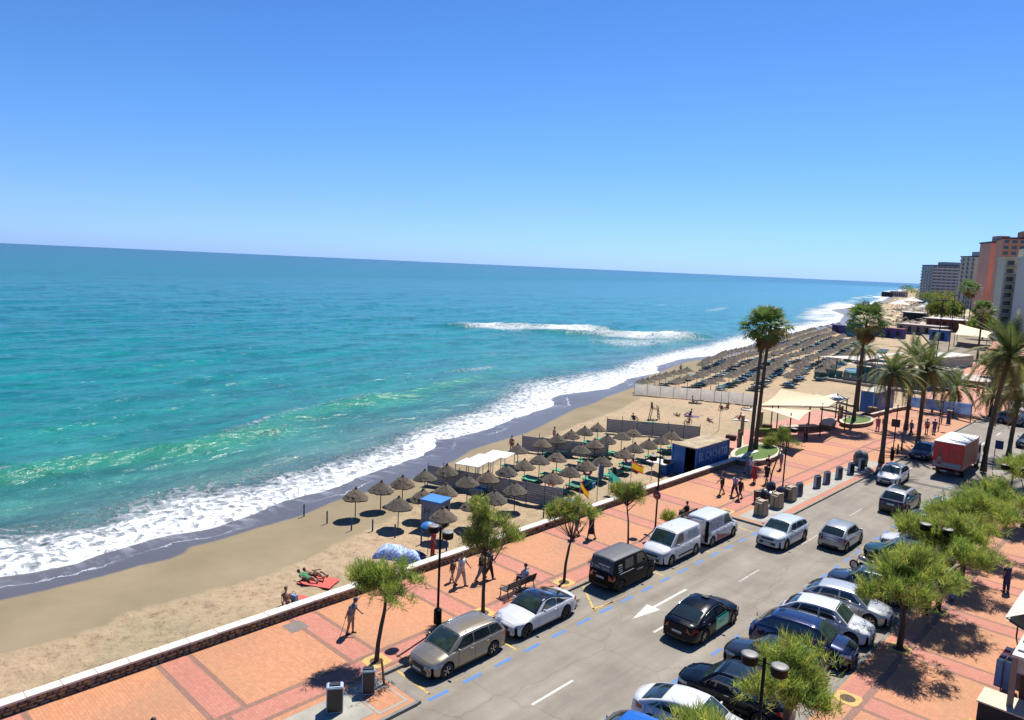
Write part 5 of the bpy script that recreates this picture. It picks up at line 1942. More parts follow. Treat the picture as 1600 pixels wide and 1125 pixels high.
clothes_bank(-21.95, 50.0, 'beige clothing bank nearest to the camera at the parking bay end')
clothes_bank(-21.95, 52.6, 'beige clothing bank, second from the parking bay end')
clothes_bank(-22.05, 55.2, 'beige clothing bank with black sacks behind it, third from the bay end')
sk = MB()
b0 = bmesh.new()
for k in range(5):
    mtx = Matrix.Translation((random.uniform(-.7, .7), random.uniform(-.8, .8), .42 + .28 * (k > 2))) @ Matrix.Diagonal((.42, .45, .45, 1))
    bmesh.ops.create_icosphere(b0, subdivisions=2, radius=1, matrix=mtx)
for v in b0.verts:
    v.co += Vector((random.uniform(-.05, .05),) * 3)
me = bpy.data.meshes.new('sacks')
b0.to_mesh(me)
me.materials.append(mat('black bin sacks', (0.02, 0.022, 0.035), .3, var=.3))
tag(link('sack_heap', me, None, (-23.1, 54.3, 0)), 'heap of black bin sacks behind the beige clothing banks', 'bin sacks', kind='stuff')
b = empty('litter_bin', (-23.4, 52.4, 0), 0, 'dark brown litter bin behind the beige clothing banks', 'bin')
MB().lathe([(.24, 0), (.27, .9), (.28, .95), (.2, .93), (0, .9)], 12).build('body', mat('dark brown bin', (0.05, 0.02, 0.015), .6), b)
MB().lathe([(.29, .86), (.30, .9), (.29, .94)], 12).build('rim', M_black, b)

# wooden post and timber edging at the near build-out
p_ = empty('wooden_post', (-22.5, 17.15, 0), 0, 'leaning orange-brown wooden post beside the near bins', 'post')
MB().tube([(0, 0, 0), (-.02, -.05, .55)], .05, 6).build('post', mat('orange timber', (0.34, 0.15, 0.035), .8, var=.2), p_)
MB().tube([(-.02, -.05, .55), (-.05, -.12, 1.15)], .045, 6).build('post_top', MATS['orange timber'], p_)

# benches
M_iron = mat('cast iron', (0.018, 0.018, 0.02), .5)
M_wood = mat('dark bench timber', (0.045, 0.028, 0.02), .6, var=.3, scale=5, stretch=(1, 6, 1))


def bench(x, y, rz, label, L_=2.2):
    root = empty('bench', (x, y, 0), rz, label, 'bench', 'iron and timber benches')
    for s in (-1, 0, 1):
        yy = s * (L_ / 2 - .12)
        q = MB()
        q.tube([(.30, yy, 0), (.26, yy, .22), (.28, yy, .42), (-.22, yy, .40), (-.28, yy, .20), (-.34, yy, 0)], .028, 6)
        q.build('leg_frame', M_iron, root)
        MB().tube([(-.22, yy, .40), (-.30, yy, .62), (-.36, yy, .88)], .024, 6).build('back_support', M_iron, root)
        MB().tube([(-.28, yy, .62), (.0, yy, .66), (.26, yy, .62), (.28, yy, .42)], .02, 6).build('armrest', M_iron, root)
    for k in range(5):
        MB().box(-.20 + k * .105, -.115 + k * .105, -L_ / 2, L_ / 2, .43, .455).build('seat_slat', M_wood, root)
    for k in range(3):
        z = .54 + k * .125
        xx = -.262 - (z - .5) * .27
        MB().box(xx - .012, xx + .012, -L_ / 2, L_ / 2, z, z + .09).build('back_slat', M_wood, root)
    return root


bench(-24.75, 27.4, pi, 'dark timber and iron bench behind the white coupe, facing the sea')
bench(-24.75, 44.2, pi, 'dark bench half hidden behind the plain white and the printed van')

# bollards, sign pole
for k, (x, y) in enumerate(((-21.4, 77.4), (-21.6, 81.4), (-21.4, 79.4))):
    b = empty('bollard', (x, y, 0), 0, ['black bollard nearest the signpost before the banner', 'black bollard furthest from the camera, by the second date palm', 'black bollard in the middle between the two date palms'][k], 'bollard', 'black bollards')
    MB().lathe([(.09, 0), (.08, .8), (.06, .84)], 10).build('shaft', M_lamp_post, b)
    MB().lathe([(.06, .84), (.09, .88), (.07, .96), (0, .99)], 10).build('knob', M_lamp_post, b)
b = empty('sign_pole', (-21.0, 76.4, 0), 0, 'tall dark pole with a square sign plate beside the date palm', 'sign post')
MB().tube([(0, 0, 0), (0, 0, hgt(-21, 76.4, 632))], .05, 8).build('pole', M_lamp_post, b)
MB().box(-.38, .38, -.10, -.06, 3.2, 3.95).build('sign_plate', M_blk, b)
MB().lathe([(.16, 0), (.16, .9), (.05, 1.0)], 8).build('post_box', M_lamp_post, b)
b = empty('blue_road_sign', (-13.35, 80.0, 0), 0, 'small square blue road sign beside the tallest palm trunk', 'road sign')
MB().tube([(0, 0, 0), (0, 0, 2.9)], .035, 6).build('pole', M_iron, b)
MB().box(-.03, .62, -.06, -.02, 2.1, 2.9).build('sign_plate', mat('blue sign', (0.015, 0.03, 0.16), .4), b)
# ------------------------------------------------------------------ people
def ellip(mb, c, r, n=10, m_=7, mi=0):
    P = []
    for i in range(m_ + 1):
        a = -pi / 2 + pi * i / m_
        P.append([(c[0] + r[0] * cos(a) * cos(2 * pi * j / n), c[1] + r[1] * cos(a) * sin(2 * pi * j / n), c[2] + r[2] * sin(a)) for j in range(n + 1)])
    mb.grid(P, mi)


def fused(mb, name, material, voxel=.022, smooth=True):
    """melt overlapping shapes into one continuous skin"""
    me = mb.mesh('tmp', material)
    o = bpy.data.objects.new('tmp', me)
    COL.objects.link(o)
    md = o.modifiers.new('r', 'REMESH')
    md.mode = 'VOXEL'
    md.voxel_size = voxel
    md.use_smooth_shade = True
    s_ = o.modifiers.new('s', 'SMOOTH')
    s_.factor = .5
    s_.iterations = 2
    bpy.context.view_layer.update()
    r = bpy.data.meshes.new_from_object(o.evaluated_get(bpy.context.evaluated_depsgraph_get()))
    r.name = name
    r.materials.clear()
    r.materials.append(material)
    bpy.data.objects.remove(o)
    bpy.data.meshes.remove(me)
    return r


def V3(*a):
    return Vector(a)


def rotv(v, ax, a):
    return Matrix.Rotation(a, 3, ax) @ v


def skeleton(pose, h):
    """joints in metres for a body of height h facing +X; left is +Y"""
    k = h / 1.72
    J = {}
    lean = pose.get('lean', 0.04)
    up = rotv(V3(0, 0, 1), 'Y', lean)
    hip = V3(0, 0, .93 * k)
    if pose.get('sit'):
        hip = V3(0, 0, pose.get('seat', .47) + .08)
    if pose.get('lie'):
        hip = V3(0, 0, .12)
        up = rotv(V3(0, 0, 1), 'Y', pose.get('lean', -1.45))
    J['hip'] = hip
    J['waist'] = hip + up * .16 * k
    J['chest'] = hip + up * .36 * k + V3(.0, 0, 0)
    J['neck'] = hip + up * .53 * k
    hu = rotv(up, 'Y', pose.get('nod', .12)) if not pose.get('lie') else rotv(up, 'Y', .25)
    J['head'] = J['neck'] + hu * .19 * k
    J['hu'] = hu
    for s, n in ((1, 'l'), (-1, 'r')):
        th, kn = pose.get('leg_' + n, (0, 0))
        hp = hip + V3(0, s * .09 * k, -.03 * k)
        d = V3(sin(th), s * .03, -cos(th))
        if pose.get('lie'):
            d = V3(cos(pose.get('leg_' + n, (0, 0))[0]), s * .1, sin(pose.get('leg_' + n, (0, 0))[0]))
        if pose.get('sit'):
            d = V3(cos(th), s * .12, sin(th))
        knee = hp + d.normalized() * .43 * k
        if pose.get('lie') or pose.get('sit'):
            d2 = V3(cos(th - kn), s * .03, sin(th - kn))
        else:
            d2 = V3(sin(th - kn), 0, -cos(th - kn))
        ank = knee + d2.normalized() * .42 * k
        J['hp' + n], J['kn' + n], J['an' + n] = hp, knee, ank
        f = V3(1, s * .12, -.12) if not pose.get('lie') else V3(.3, 0, 1)
        J['toe' + n] = ank + f.normalized() * .17 * k
        sh = J['neck'] + V3(0, s * .175 * k, 0) - up * .05 * k
        a1, a2, out = pose.get('arm_' + n, (0, .15, .12))
        base = -up
        da = rotv(base, 'Y', -a1) + V3(0, s * out, 0)
        el = sh + da.normalized() * .28 * k
        db = rotv(base, 'Y', -(a1 + a2)) + V3(0, s * out * .4, 0)
        wr = el + db.normalized() * .25 * k
        J['sh' + n], J['el' + n], J['wr' + n], J['hd' + n] = sh, el, wr, wr + db.normalized() * .09 * k
    if not pose.get('sit') and not pose.get('lie'):
        low = min(J['anl'].z, J['anr'].z) - .075 * k
        for n in list(J):
            if n != 'hu':
                J[n] = J[n] - V3(0, 0, low)
    J['k'] = k
    return J


SKIN = mat('sun-tanned skin', (0.36, 0.19, 0.12), .6, var=.08)
SKIN2 = mat('light skin', (0.47, 0.28, 0.20), .6, var=.08)
HAIRD = mat('dark hair', (0.02, 0.013, 0.01), .6)
HAIRG = mat('grey hair', (0.30, 0.28, 0.26), .7)
HAIRB = mat('blond hair', (0.33, 0.21, 0.09), .6)
_cl = {}


def see_light(m, k=.45):
    """thin woven stuff lets some sun through"""
    t = m.node_tree
    if any(n.type == 'BSDF_TRANSLUCENT' for n in t.nodes):
        return m
    b_ = t.nodes['Principled BSDF']
    tr = N(t, 'BsdfTranslucent')
    L(t, b_.inputs['Base Color'].links[0].from_socket, tr.inputs['Color'])
    mx = N(t, 'MixShader')
    mx.inputs[0].default_value = k
    L(t, b_.outputs[0], mx.inputs[1])
    L(t, tr.outputs[0], mx.inputs[2])
    L(t, mx.outputs[0], t.nodes['Material Output'].inputs['Surface'])
    return m


def cloth(nm, c):
    return mat('cloth ' + nm, c, .85, var=.16, scale=6, bump=.3)


C_WHITE, C_BLACK, C_GREY, C_KHAKI, C_BLUE, C_RED, C_NAVY, C_PINK, C_GREEN, C_BROWN = (cloth('white', (.62, .62, .62)), cloth('black', (.015, .015, .018)), cloth('grey', (.17, .19, .22)), cloth('khaki', (.34, .26, .16)), cloth('light blue', (.16, .27, .48)), cloth('red', (.42, .03, .03)), cloth('navy', (.02, .03, .09)), cloth('pink', (.55, .16, .22)), cloth('green', (.04, .22, .09)), cloth('brown', (.13, .07, .04)))


def person(x, y, heading, label, pose, top=C_WHITE, bottom=C_NAVY, legs='shorts', h=1.72, z=0.0, skin=SKIN, hair=HAIRD, group=None, build=1.0, fine=True, hat=None):
    root = empty('person', (x, y, z), heading, label, 'person', group)
    J = skeleton(pose, h)
    k = J['k']
    vx = .020 if fine else .032
    b = MB()
    T = lambda a, r: b.tube([J[i] if isinstance(i, str) else i for i in a], [q * k for q in r], 8)
    w_ = build
    hu = J['hu']
    # trunk as flattened rings
    def trunk(mb, names, rx, ry, grow=0.0):
        P = []
        for n_, a, c_ in zip(names, rx, ry):
            ctr = J[n_] if isinstance(n_, str) else n_
            P.append([(ctr.x + (a * k + grow) * cos(2 * pi * j / 12), ctr.y + (c_ * k + grow) * sin(2 * pi * j / 12), ctr.z) for j in range(12)] if not pose.get('lie') else [(ctr.x, ctr.y + (c_ * k + grow) * sin(2 * pi * j / 12), ctr.z + (a * k + grow) * cos(2 * pi * j / 12)) for j in range(12)])
        i = len(mb.v)
        for r_ in P:
            mb.v += r_
        for a in range(len(P) - 1):
            for j in range(12):
                mb.f.append((i + a * 12 + j, i + a * 12 + (j + 1) % 12, i + (a + 1) * 12 + (j + 1) % 12, i + (a + 1) * 12 + j))
                mb.m.append(0)
                mb.sm.append(True)
        mb.f.append(tuple(i + j for j in reversed(range(12))))
        mb.f.append(tuple(i + (len(P) - 1) * 12 + j for j in range(12)))
        mb.m += [0, 0]
        mb.sm += [True, True]
    low = J['hip'] + (J['hip'] - J['waist']) * .5
    shc = J['neck'].lerp(J['chest'], .25)
    trunk(b, [low, 'hip', 'waist', 'chest', shc, 'neck'], [.09, .115 * w_, .095 * w_, .115 * w_, .085, .05], [.12, .165 * w_, .135 * w_, .165 * w_, .185, .055])
    T(['neck', J['head'] - hu * .07 * k], [.055, .052])
    ellip(b, J['head'], (.096 * k, .082 * k, .120 * k))
    b.tube([J['head'] + V3(.075, 0, .0) * k, J['head'] + V3(.105, 0, -.02) * k], [.016 * k, .012 * k], 6)
    for s in (-1, 1):
        ellip(b, J['head'] + V3(-.005, s * .076, -.01) * k, (.02 * k, .012 * k, .03 * k), 6, 4)
    for n in 'lr':
        T(['hp' + n, 'kn' + n], [.092 * w_, .064])
        T(['kn' + n, J['kn' + n].lerp(J['an' + n], .35), 'an' + n], [.062, .066, .045])
        T([J['an' + n] + (J['an' + n] - J['toe' + n]) * .25 + V3(0, 0, -.035 * k), J['toe' + n] + V3(0, 0, -.03 * k)], [.042, .036])
        T(['sh' + n, 'el' + n], [.056, .045])
        T(['el' + n, 'wr' + n], [.046, .034])
        d = (J['hd' + n] - J['wr' + n])
        T([J['wr' + n], J['wr' + n] + d * .9], [.03, .038])
    me = fused(b, 'body', skin, vx)
    # fingers, separate and bent, rooted in the palm
    fb = MB()
    for n in 'lr':
        d = (J['hd' + n] - J['wr' + n]).normalized()
        s_ = V3(1, 0, 0) if abs(d.x) < .8 else V3(0, 0, 1)
        cr = d.cross(s_).normalized()
        for q, (o_, ln) in enumerate(((-.028, .065), (-.010, .078), (.009, .072), (.027, .056))):
            p0 = J['wr' + n] + d * .075 * k + s_ * o_ * k
            fb.tube([p0, p0 + d * ln * .55 * k, p0 + (d * ln * .95 + cr * .02) * k], [.009 * k, .008 * k, .006 * k], 5)
        p0 = J['wr' + n] + d * .03 * k + s_ * .03 * k
        fb.tube([p0, p0 + (d * .03 + s_ * .03) * k, p0 + (d * .06 + s_ * .035) * k], [.011 * k, .009 * k, .007 * k], 5)
    bm = bmesh.new()
    bm.from_mesh(me)
    tmp = fb.mesh('f', skin)
    bm.from_mesh(tmp)
    bm.to_mesh(me)
    bm.free()
    bpy.data.meshes.remove(tmp)
    for p in me.polygons:
        p.use_smooth = True
    link('body', me, root)
    # eyes and mouth
    if fine:
        ey = MB()
        for s in (-1, 1):
            ellip(ey, J['head'] + V3(.080, s * .028, .012) * k, (.010 * k, .012 * k, .008 * k), 6, 4)
        ellip(ey, J['head'] + V3(.080, 0, -.055) * k, (.010 * k, .022 * k, .005 * k), 6, 4)
        ey.build('eyes_and_mouth', HAIRD, root, kind='stuff')
    hb = MB()
    ellip(hb, J['head'] + V3(-.018, 0, .022) * k, (.104 * k, .096 * k, .112 * k))
    link('hair', fused(hb, 'hair', hair, .022), root)
    if hat:
        q = MB()
        q.lathe([(.0, .15), (.06, .145), (.095, .10), (.10, .05), (.15 if hat[1] else .105, .04)], 14)
        o = q.build('hat', hat[0], root)
        o.location = J['head'] + V3(0, 0, -.02)
    if top is not None:
        c = MB()
        trunk(c, ['hip', 'waist', 'chest', shc], [.13 * w_, .125 * w_, .145 * w_, .10], [.185 * w_, .17 * w_, .20 * w_, .20], .026)
        for n in 'lr':
            c.tube([J['sh' + n] + V3(0, 0, .01), J['sh' + n].lerp(J['el' + n], .62)], [.082 * k, .080 * k], 8)
        link('shirt' if legs != 'dress' else 'dress_top', fused(c, 'shirt', top, vx), root)
    if bottom is not None:
        c = MB()
        trunk(c, [low, 'hip', J['hip'].lerp(J['waist'], .5)], [.11, .14 * w_, .13 * w_], [.15, .19 * w_, .175 * w_], .022)
        if legs == 'dress':
            if not pose.get('sit') and not pose.get('lie'):
                P = MB()
                P.lathe([(.15 * k, 0), (.20 * k, -.30 * k), (.24 * k, -.52 * k), (.23 * k, -.53 * k), (.12 * k, -.1)], 14, c=tuple(J['hip']))
                P.build('skirt', bottom, root)
            c2 = None
        f = {'shorts': .72, 'trousers': 1.0, 'swim': .22, 'dress': .3}[legs]
        for n in 'lr':
            c.tube([J['hp' + n], J['hp' + n].lerp(J['kn' + n], f)], [.118 * k * w_, .100 * k], 8)
            if legs == 'trousers':
                c.tube([J['kn' + n], J['kn' + n].lerp(J['an' + n], .93)], [.088 * k, .074 * k], 8)
        link({'shorts': 'shorts', 'trousers': 'trousers', 'swim': 'swimwear', 'dress': 'dress_lining'}[legs], fused(c, 'legs', bottom, vx), root)
    if legs != 'swim' and fine:
        for n in 'lr':
            sb = MB().tube([J['an' + n] + (J['an' + n] - J['toe' + n]) * .35 + V3(0, 0, -.04 * k), J['toe' + n] + V3(0, 0, -.035 * k)], [.048 * k, .042 * k], 8)
            sb.build('shoe', C_BLACK if bottom is not C_KHAKI else C_BROWN, root)
    root['joints'] = 0
    del root['joints']
    return root, J


WALK = dict(leg_l=(.30, .08), leg_r=(-.24, .22), arm_l=(-.35, .2, .12), arm_r=(.38, .35, .12))
WALK2 = dict(leg_l=(-.22, .24), leg_r=(.26, .06), arm_l=(.35, .3, .12), arm_r=(-.3, .2, .12))
STAND = dict(leg_l=(.05, .05), leg_r=(-.06, .02), arm_l=(.0, .2, .18), arm_r=(.1, .5, .16))
SIT = dict(sit=1, leg_l=(.08, 1.5), leg_r=(.0, 1.45), arm_l=(.5, .7, .15), arm_r=(.5, .8, .15), lean=.0)
SITG = dict(sit=1, seat=.05, leg_l=(.75, 1.6), leg_r=(.6, 1.3), arm_l=(-.5, .1, .25), arm_r=(.7, .5, .2), lean=-.25)
LIE = dict(lie=1, leg_l=(.02, .03), leg_r=(.6, 1.25), arm_l=(.2, .2, .5), arm_r=(.3, .4, .6))
FR = atan_r = math.atan2(.69, .73)

r_, J_ = person(-26.83, 18.5, .55, 'elderly man in grey shirt, khaki shorts and dark cap leaning on a cane', dict(leg_l=(.12, .1), leg_r=(-.10, .12), arm_l=(.5, .6, .1), arm_r=(-.35, .25, .15), lean=.22, nod=.3), C_GREY, C_KHAKI, build=1.1, hat=(C_NAVY, 0))
MB().tube([J_['hdr'] + V3(.02, 0, .02), (J_['hdr'].x - .22, J_['hdr'].y - .05, .0)], .012, 6).build('walking_cane', M_iron, r_)
person(-27.32, 25.73, .2, 'man in white T-shirt and pale trousers walking hand in hand with a child', dict(WALK, arm_l=(.35, .4, .5)), C_WHITE, cloth('pale', (.52, .42, .34)), 'trousers', h=1.80)
person(-28.0, 25.75, .1, 'small child in olive clothes walking beside the man in the white T-shirt', WALK2, C_BROWN, C_KHAKI, h=1.22)
person(-27.0, 26.9, .8, 'woman in dark clothes behind the second small tree, walking', WALK, C_BLACK, C_GREY, 'trousers', h=1.68)
person(-26.95, 27.5, .9, 'man in dark shirt half hidden by the ragged tree', WALK2, C_NAVY, C_BLACK, 'trousers')
person(-24.85, 28.1, pi, 'dark-haired person in white shirt sitting on the dark bench', SIT, C_WHITE, C_NAVY, 'trousers')
person(-27.75, 36.05, -2.0, 'person in black top and grey shorts with dark hair by the low wall', WALK, C_BLACK, C_GREY, skin=SKIN2)
person(-26.95, 36.55, -1.9, 'woman in a black dress beside the person in grey shorts', WALK2, C_BLACK, C_BLACK, 'dress', skin=SKIN2, hair=HAIRB)
person(-24.85, 44.6, pi, 'dark-clothed person sitting on the bench behind the printed van', SIT, C_BLACK, C_BLACK, 'trousers')
gp = 'people strolling on the promenade'
person(-26.16, 52.1, -2.2, 'man in black T-shirt carrying a dark red bag, stretching one arm', dict(WALK, arm_l=(1.2, .2, .5)), C_BLACK, cloth('maroon', (.10, .02, .025)), group=gp)
person(-25.36, 52.65, -2.0, 'person in lilac shirt and dark trousers in the middle of three strollers', WALK2, cloth('lilac', (.36, .32, .52)), C_BLACK, 'trousers', group=gp)
person(-24.65, 52.13, -2.1, 'man in black top and shorts, nearest the clothing banks of three strollers', WALK, C_BLACK, C_BLACK, group=gp)
person(-25.97, 57.3, -1.8, 'woman in a long red dress walking ahead of the group', STAND, C_RED, C_RED, 'dress', hair=HAIRD, group=gp)
person(-25.2, 57.9, -1.9, 'man in black shirt and shorts under the small dark tree', WALK, C_BLACK, C_BLACK, h=1.8, group=gp)
person(-27.84, 59.9, -1.7, 'person in light blue top by the planter, left of the group', WALK2, C_BLUE, C_PINK, skin=SKIN2, group=gp)
person(-27.16, 59.1, -1.7, 'person in white shirt and blue shorts by the planter', WALK, C_WHITE, C_BLUE, group=gp)
person(-26.4, 60.8, -1.7, 'dark red clad person partly hidden behind the small dark tree', WALK, cloth('maroon', (.10, .02, .025)), C_BLACK, group=gp)
person(-26.4, 63.4, -2.3, 'person in grey-green shirt and grey shorts, standing beyond the tree', STAND, cloth('grey green', (.2, .28, .28)), C_GREY, group=gp)
person(-23.25, 90.5, -2.3, 'walker in grey jacket left of the second date palm', WALK, C_GREY, C_BLACK, 'trousers', group=gp)
person(-22.3, 93.0, -1.6, 'person in olive top with red bag beside the palm under the banner', STAND, C_KHAKI, C_RED, group=gp)
person(-21.7, 93.7, -1.6, 'person in purple top and trousers standing under the banner', dict(STAND, leg_l=(.1, 0), arm_l=(.3, 1.4, .3), arm_r=(.3, 1.4, .3)), cloth('purple', (.12, .06, .22)), cloth('purple', (.12, .06, .22)), 'trousers', group=gp)
person(-26.5, 89.6, -1.2, 'person in pink clothes, left of a pair beside the first date palm', WALK, C_PINK, C_PINK, 'trousers', group=gp)
person(-26.0, 90.2, -1.2, 'person in salmon and white, right of a pair beside the first date palm', WALK2, cloth('salmon', (.5, .2, .15)), C_WHITE, 'trousers', group=gp)
person(-29.7, 77.0, -.4, 'dark figure standing against the low bench under the cream sails', STAND, C_BLACK, C_BLACK, 'trousers', h=1.85)
person(-8.6, 44.9, 1.5, 'person in blue trousers glimpsed under the pine crown', WALK, C_NAVY, C_BLUE, 'trousers')
_p = G(1571, 925, 0)
person(_p.x, _p.y, 2.6, 'person in navy clothes standing behind the white kiosk roof', STAND, C_NAVY, C_NAVY, 'trousers', z=0.0)

# a motorbike ---------------------------------------------------------
mb_ = empty('motorbike', (-13.2, 45.1, RZ), R(170), 'dark motorbike parked between the slate blue and dark teal cars', 'motorbike')
for x in (-.62, .66):
    t_ = MB().lathe([(.20, -.05), (.28, -.05), (.30, 0), (.28, .05), (.20, .05)], 16, axis='x')
    t_.v = [(b, a, c) for a, b, c in t_.v]
    o = t_.build('wheel', M_tyre, mb_)
    o.location = (x, 0, .30)
    r2 = MB().lathe([(.20, -.02), (.05, -.03), (.05, .03), (.20, .02)], 12, axis='x')
    r2.v = [(b, a, c) for a, b, c in r2.v]
    r2.build('rim', M_rim, o)
q = MB()
q.tube([(-.75, 0, .78), (-.4, 0, .80), (-.1, 0, .74)], [.06, .13, .10], 8)
q.build('seat', M_black, mb_)
MB().tube([(-.1, 0, .76), (.15, 0, .84), (.38, 0, .78)], [.10, .16, .08], 8).build('tank', paint('bike silver', (.3, .3, .32), .5), mb_)
MB().tube([(-.4, 0, .45), (.1, 0, .40), (.35, 0, .50)], [.12, .17, .1], 8).build('engine', M_iron, mb_)
MB().tube([(.66, 0, .30), (.5, 0, .62), (.38, 0, .98)], .03, 6).build('fork', M_rim, mb_)
MB().tube([(.3, -.36, 1.02), (.38, 0, .98), (.3, .36, 1.02)], .018, 6).build('handlebar', M_black, mb_)
MB().tube([(-.62, 0, .30), (-.2, 0, .45)], .04, 6).build('swing_arm', M_iron, mb_)
b = empty('bicycle', (-22.0, 95.0, 0), 1.2, 'bicycle lying by the people under the banner', 'bicycle')


def bike(root):
    for x in (-.5, .5):
        t_ = MB().lathe([(.31, -.015), (.33, 0), (.31, .015)], 18, axis='x')
        t_.v = [(bb, a, c) for a, bb, c in t_.v]
        t_.build('wheel', M_tyre, root).location = (x, 0, .33)
    q = MB()
    q.tube([(-.5, 0, .33), (-.15, 0, .8), (.4, 0, .82), (0, 0, .32), (-.5, 0, .33)], .02, 6)
    q.build('frame', M_iron, root)
    MB().tube([(-.15, 0, .8), (-.2, 0, .95)], .015, 5).build('seat_post', M_iron, root)
    MB().box(-.32, -.08, -.07, .07, .94, .99).build('saddle', M_black, root)
    MB().tube([(.5, 0, .33), (.38, 0, 1.0)], .018, 5).build('fork', M_iron, root)
    MB().tube([(.36, -.25, 1.02), (.36, .25, 1.02)], .015, 5).build('handlebar', M_iron, root)


bike(b)
b = empty('bicycle', (-21.6, 115.5, 0), 1.5, 'bicycle leaning at the kerb beyond the right end of the blue banner', 'bicycle')
bike(b)

# ------------------------------------------------------------------ beach: parasols
M_thatch = [mat('weathered thatch', (0.135, 0.10, 0.068), .95, var=.35, scale=5, bump=.9, bscale=30, stretch=(1, 1, 3)), mat('grey thatch', (0.10, 0.082, 0.062), .95, var=.35, scale=5, bump=.9, bscale=30, stretch=(1, 1, 3))]
M_bluepost = mat('blue post', (0.02, 0.045, 0.16), .5)
M_woodpost = mat('greyed post', (0.12, 0.09, 0.065), .9)


def thatch_mesh(seed, r=1.06, n=26, mi=0, low=False):
    rg = random.Random(seed)
    q = MB()
    tiers = [(.10, .80), (.44, .58), (.74, .36), (1.0, .14)] if not low else [(.08, .80), (.55, .46), (1.0, .14)]
    prev = None
    for (ra, za), (rb, zb_) in zip(tiers, tiers[1:]):
        ang = [2 * pi * k / n for k in range(n)]
        o_ = [(r * rb * rg.uniform(.96, 1.08), zb_ + rg.uniform(-.05, .015)) for _ in ang]
        for k in range(n):
            k2 = (k + 1) % n
            a0, a1 = ang[k], ang[k2]
            P = [(r * ra * cos(a0), r * ra * sin(a0), za), (o_[k][0] * cos(a0), o_[k][0] * sin(a0), o_[k][1]), (o_[k2][0] * cos(a1), o_[k2][0] * sin(a1), o_[k2][1]), (r * ra * cos(a1), r * ra * sin(a1), za)]
            q.face(P, 0)
            # ragged lip hanging down
            q.face([P[1], (P[1][0] * .97, P[1][1] * .97, P[1][2] - .07), (P[2][0] * .97, P[2][1] * .97, P[2][2] - .07 - .04 * rg.random()), P[2]], 0)
    q.lathe([(.11 * r, .78), (.10 * r, .90), (.03, .93)], 8)
    q.face([(r * .98 * cos(-2 * pi * k / n), r * .98 * sin(-2 * pi * k / n), .09) for k in range(n)])
    return q.mesh('thatch', M_thatch[mi])


TH = [thatch_mesh(s, 0.90, 26, s % 2) for s in range(4)]
POLE = MB().lathe([(.035, 0), (.033, 1.65), (.0, 1.66)], 8)
POLE_B, POLE_W = POLE.mesh('pole', M_bluepost), POLE.mesh('pole', M_woodpost)
DISC = MB().lathe([(.30, .005), (.30, .03), (.03, .05)], 12).mesh('collar', M_woodpost)


def GC(px, py, h):
    """standing point of something whose middle, h above the sand, is seen at a photo point"""
    z = -1.0
    for _ in range(8):
        p = G(px, py, z + h)
        z = sand_z(p.x, p.y)
    return Vector((p.x, p.y, z))


def parasol(px, py, label, group, k, blue=False, sc=1.0, h=1.9):
    p = GC(px, py, h)
    root = empty('thatched_parasol', p - Vector((0, 0, .02)), random.uniform(0, 6), label, 'parasol', group)
    link('pole', POLE_B if blue else POLE_W, root)
    o = link('canopy', TH[k % 4], root)
    o.location = (0, 0, 1.38)
    o.rotation_euler = (random.uniform(-.05, .05), random.uniform(-.05, .05), 0)
    root.scale = (sc,) * 3
    return root, p


OUT_ = [(555.7, 769, 'on the open sand nearest the camera, seaward end', 1), (595.3, 758, 'on the open sand, second from the seaward end', 0), (629.4, 749, 'on the open sand, third along the water side', 0), (622.8, 783, 'on the open sand, nearest the wall of the front four', 1), (661.6, 770.6, 'just left of the blue-topped cabin', 0), (664.4, 740, 'by the post at the end of the grey windbreak', 1), (696, 762, 'in front of the seaward end of the grey windbreak', 1), (698.5, 731, 'just behind the seaward end of the grey windbreak', 0), (693, 800, 'beside the blue-topped cabin, behind the second tree', 0), (730.6, 748, 'against the grey windbreak, left of the small blue roof', 1), (762.5, 741.6, 'behind the grey windbreak above the small blue roof', 0), (772.8, 772.5, 'in front of the windbreak, right of the small blue roof', 1), (740, 783, 'just below the small blue roof', 0), (805, 760, 'alone in front of the right part of the windbreak', 1)]
for k, (px, py, d, bl) in enumerate(OUT_):
    parasol(px, py, 'thatched parasol ' + d, 'thatched parasols outside the club enclosure', k, blue=bl)
IN_ = [(791.9, 731, 'just inside the windbreak, right of the white awnings', 0), (820, 722.5, 'behind the first inside the windbreak', 0), (809.7, 698, 'beside the white awnings, by the standing bather', 0), (848, 688.8, 'at the seaward back windbreak, left end', 0), (871.6, 682, 'second from left along the seaward edge', 0), (893, 675.6, 'third from left along the seaward edge', 1), (913.8, 670, 'fourth from left along the seaward edge', 0), (934.4, 665, 'at the seaward far corner, tallest against the sand', 0), (843.4, 714, 'above the green loungers left of centre', 0), (870.6, 710, 'left centre of the club', 1), (908, 698, 'in the centre before the second windbreak', 0), (929.7, 690, 'right of the centre before the second windbreak', 0), (949.4, 683, 'in front of the back fence, left', 0), (864, 742, 'over the red chair', 1), (891, 732, 'right of the one over the red chair', 0), (916.6, 722.5, 'left of the pink inflatable', 0), (941, 716, 'above the teal flag', 1), (975.6, 704.7, 'in the right half, above the green lounger pair', 0), (992, 696, 'right half, second from the container row', 1), (1014, 690, 'left of the blue container, third back', 0), (1033.6, 683.8, 'left of the blue container, nearest the back fence', 0), (1050, 676.7, 'at the right end of the back fence', 1), (972, 677.5, 'against the back fence, its left part', 0), (990, 672.8, 'behind the back fence middle, lowest in view', 0)]
LSP = []
for k, (px, py, d, bl) in enumerate(IN_):
    r_, p = parasol(px, py, 'thatched parasol ' + d, 'thatched parasols inside the club enclosure', k + 1, blue=bl, sc=.98)
    LSP.append((p, d))

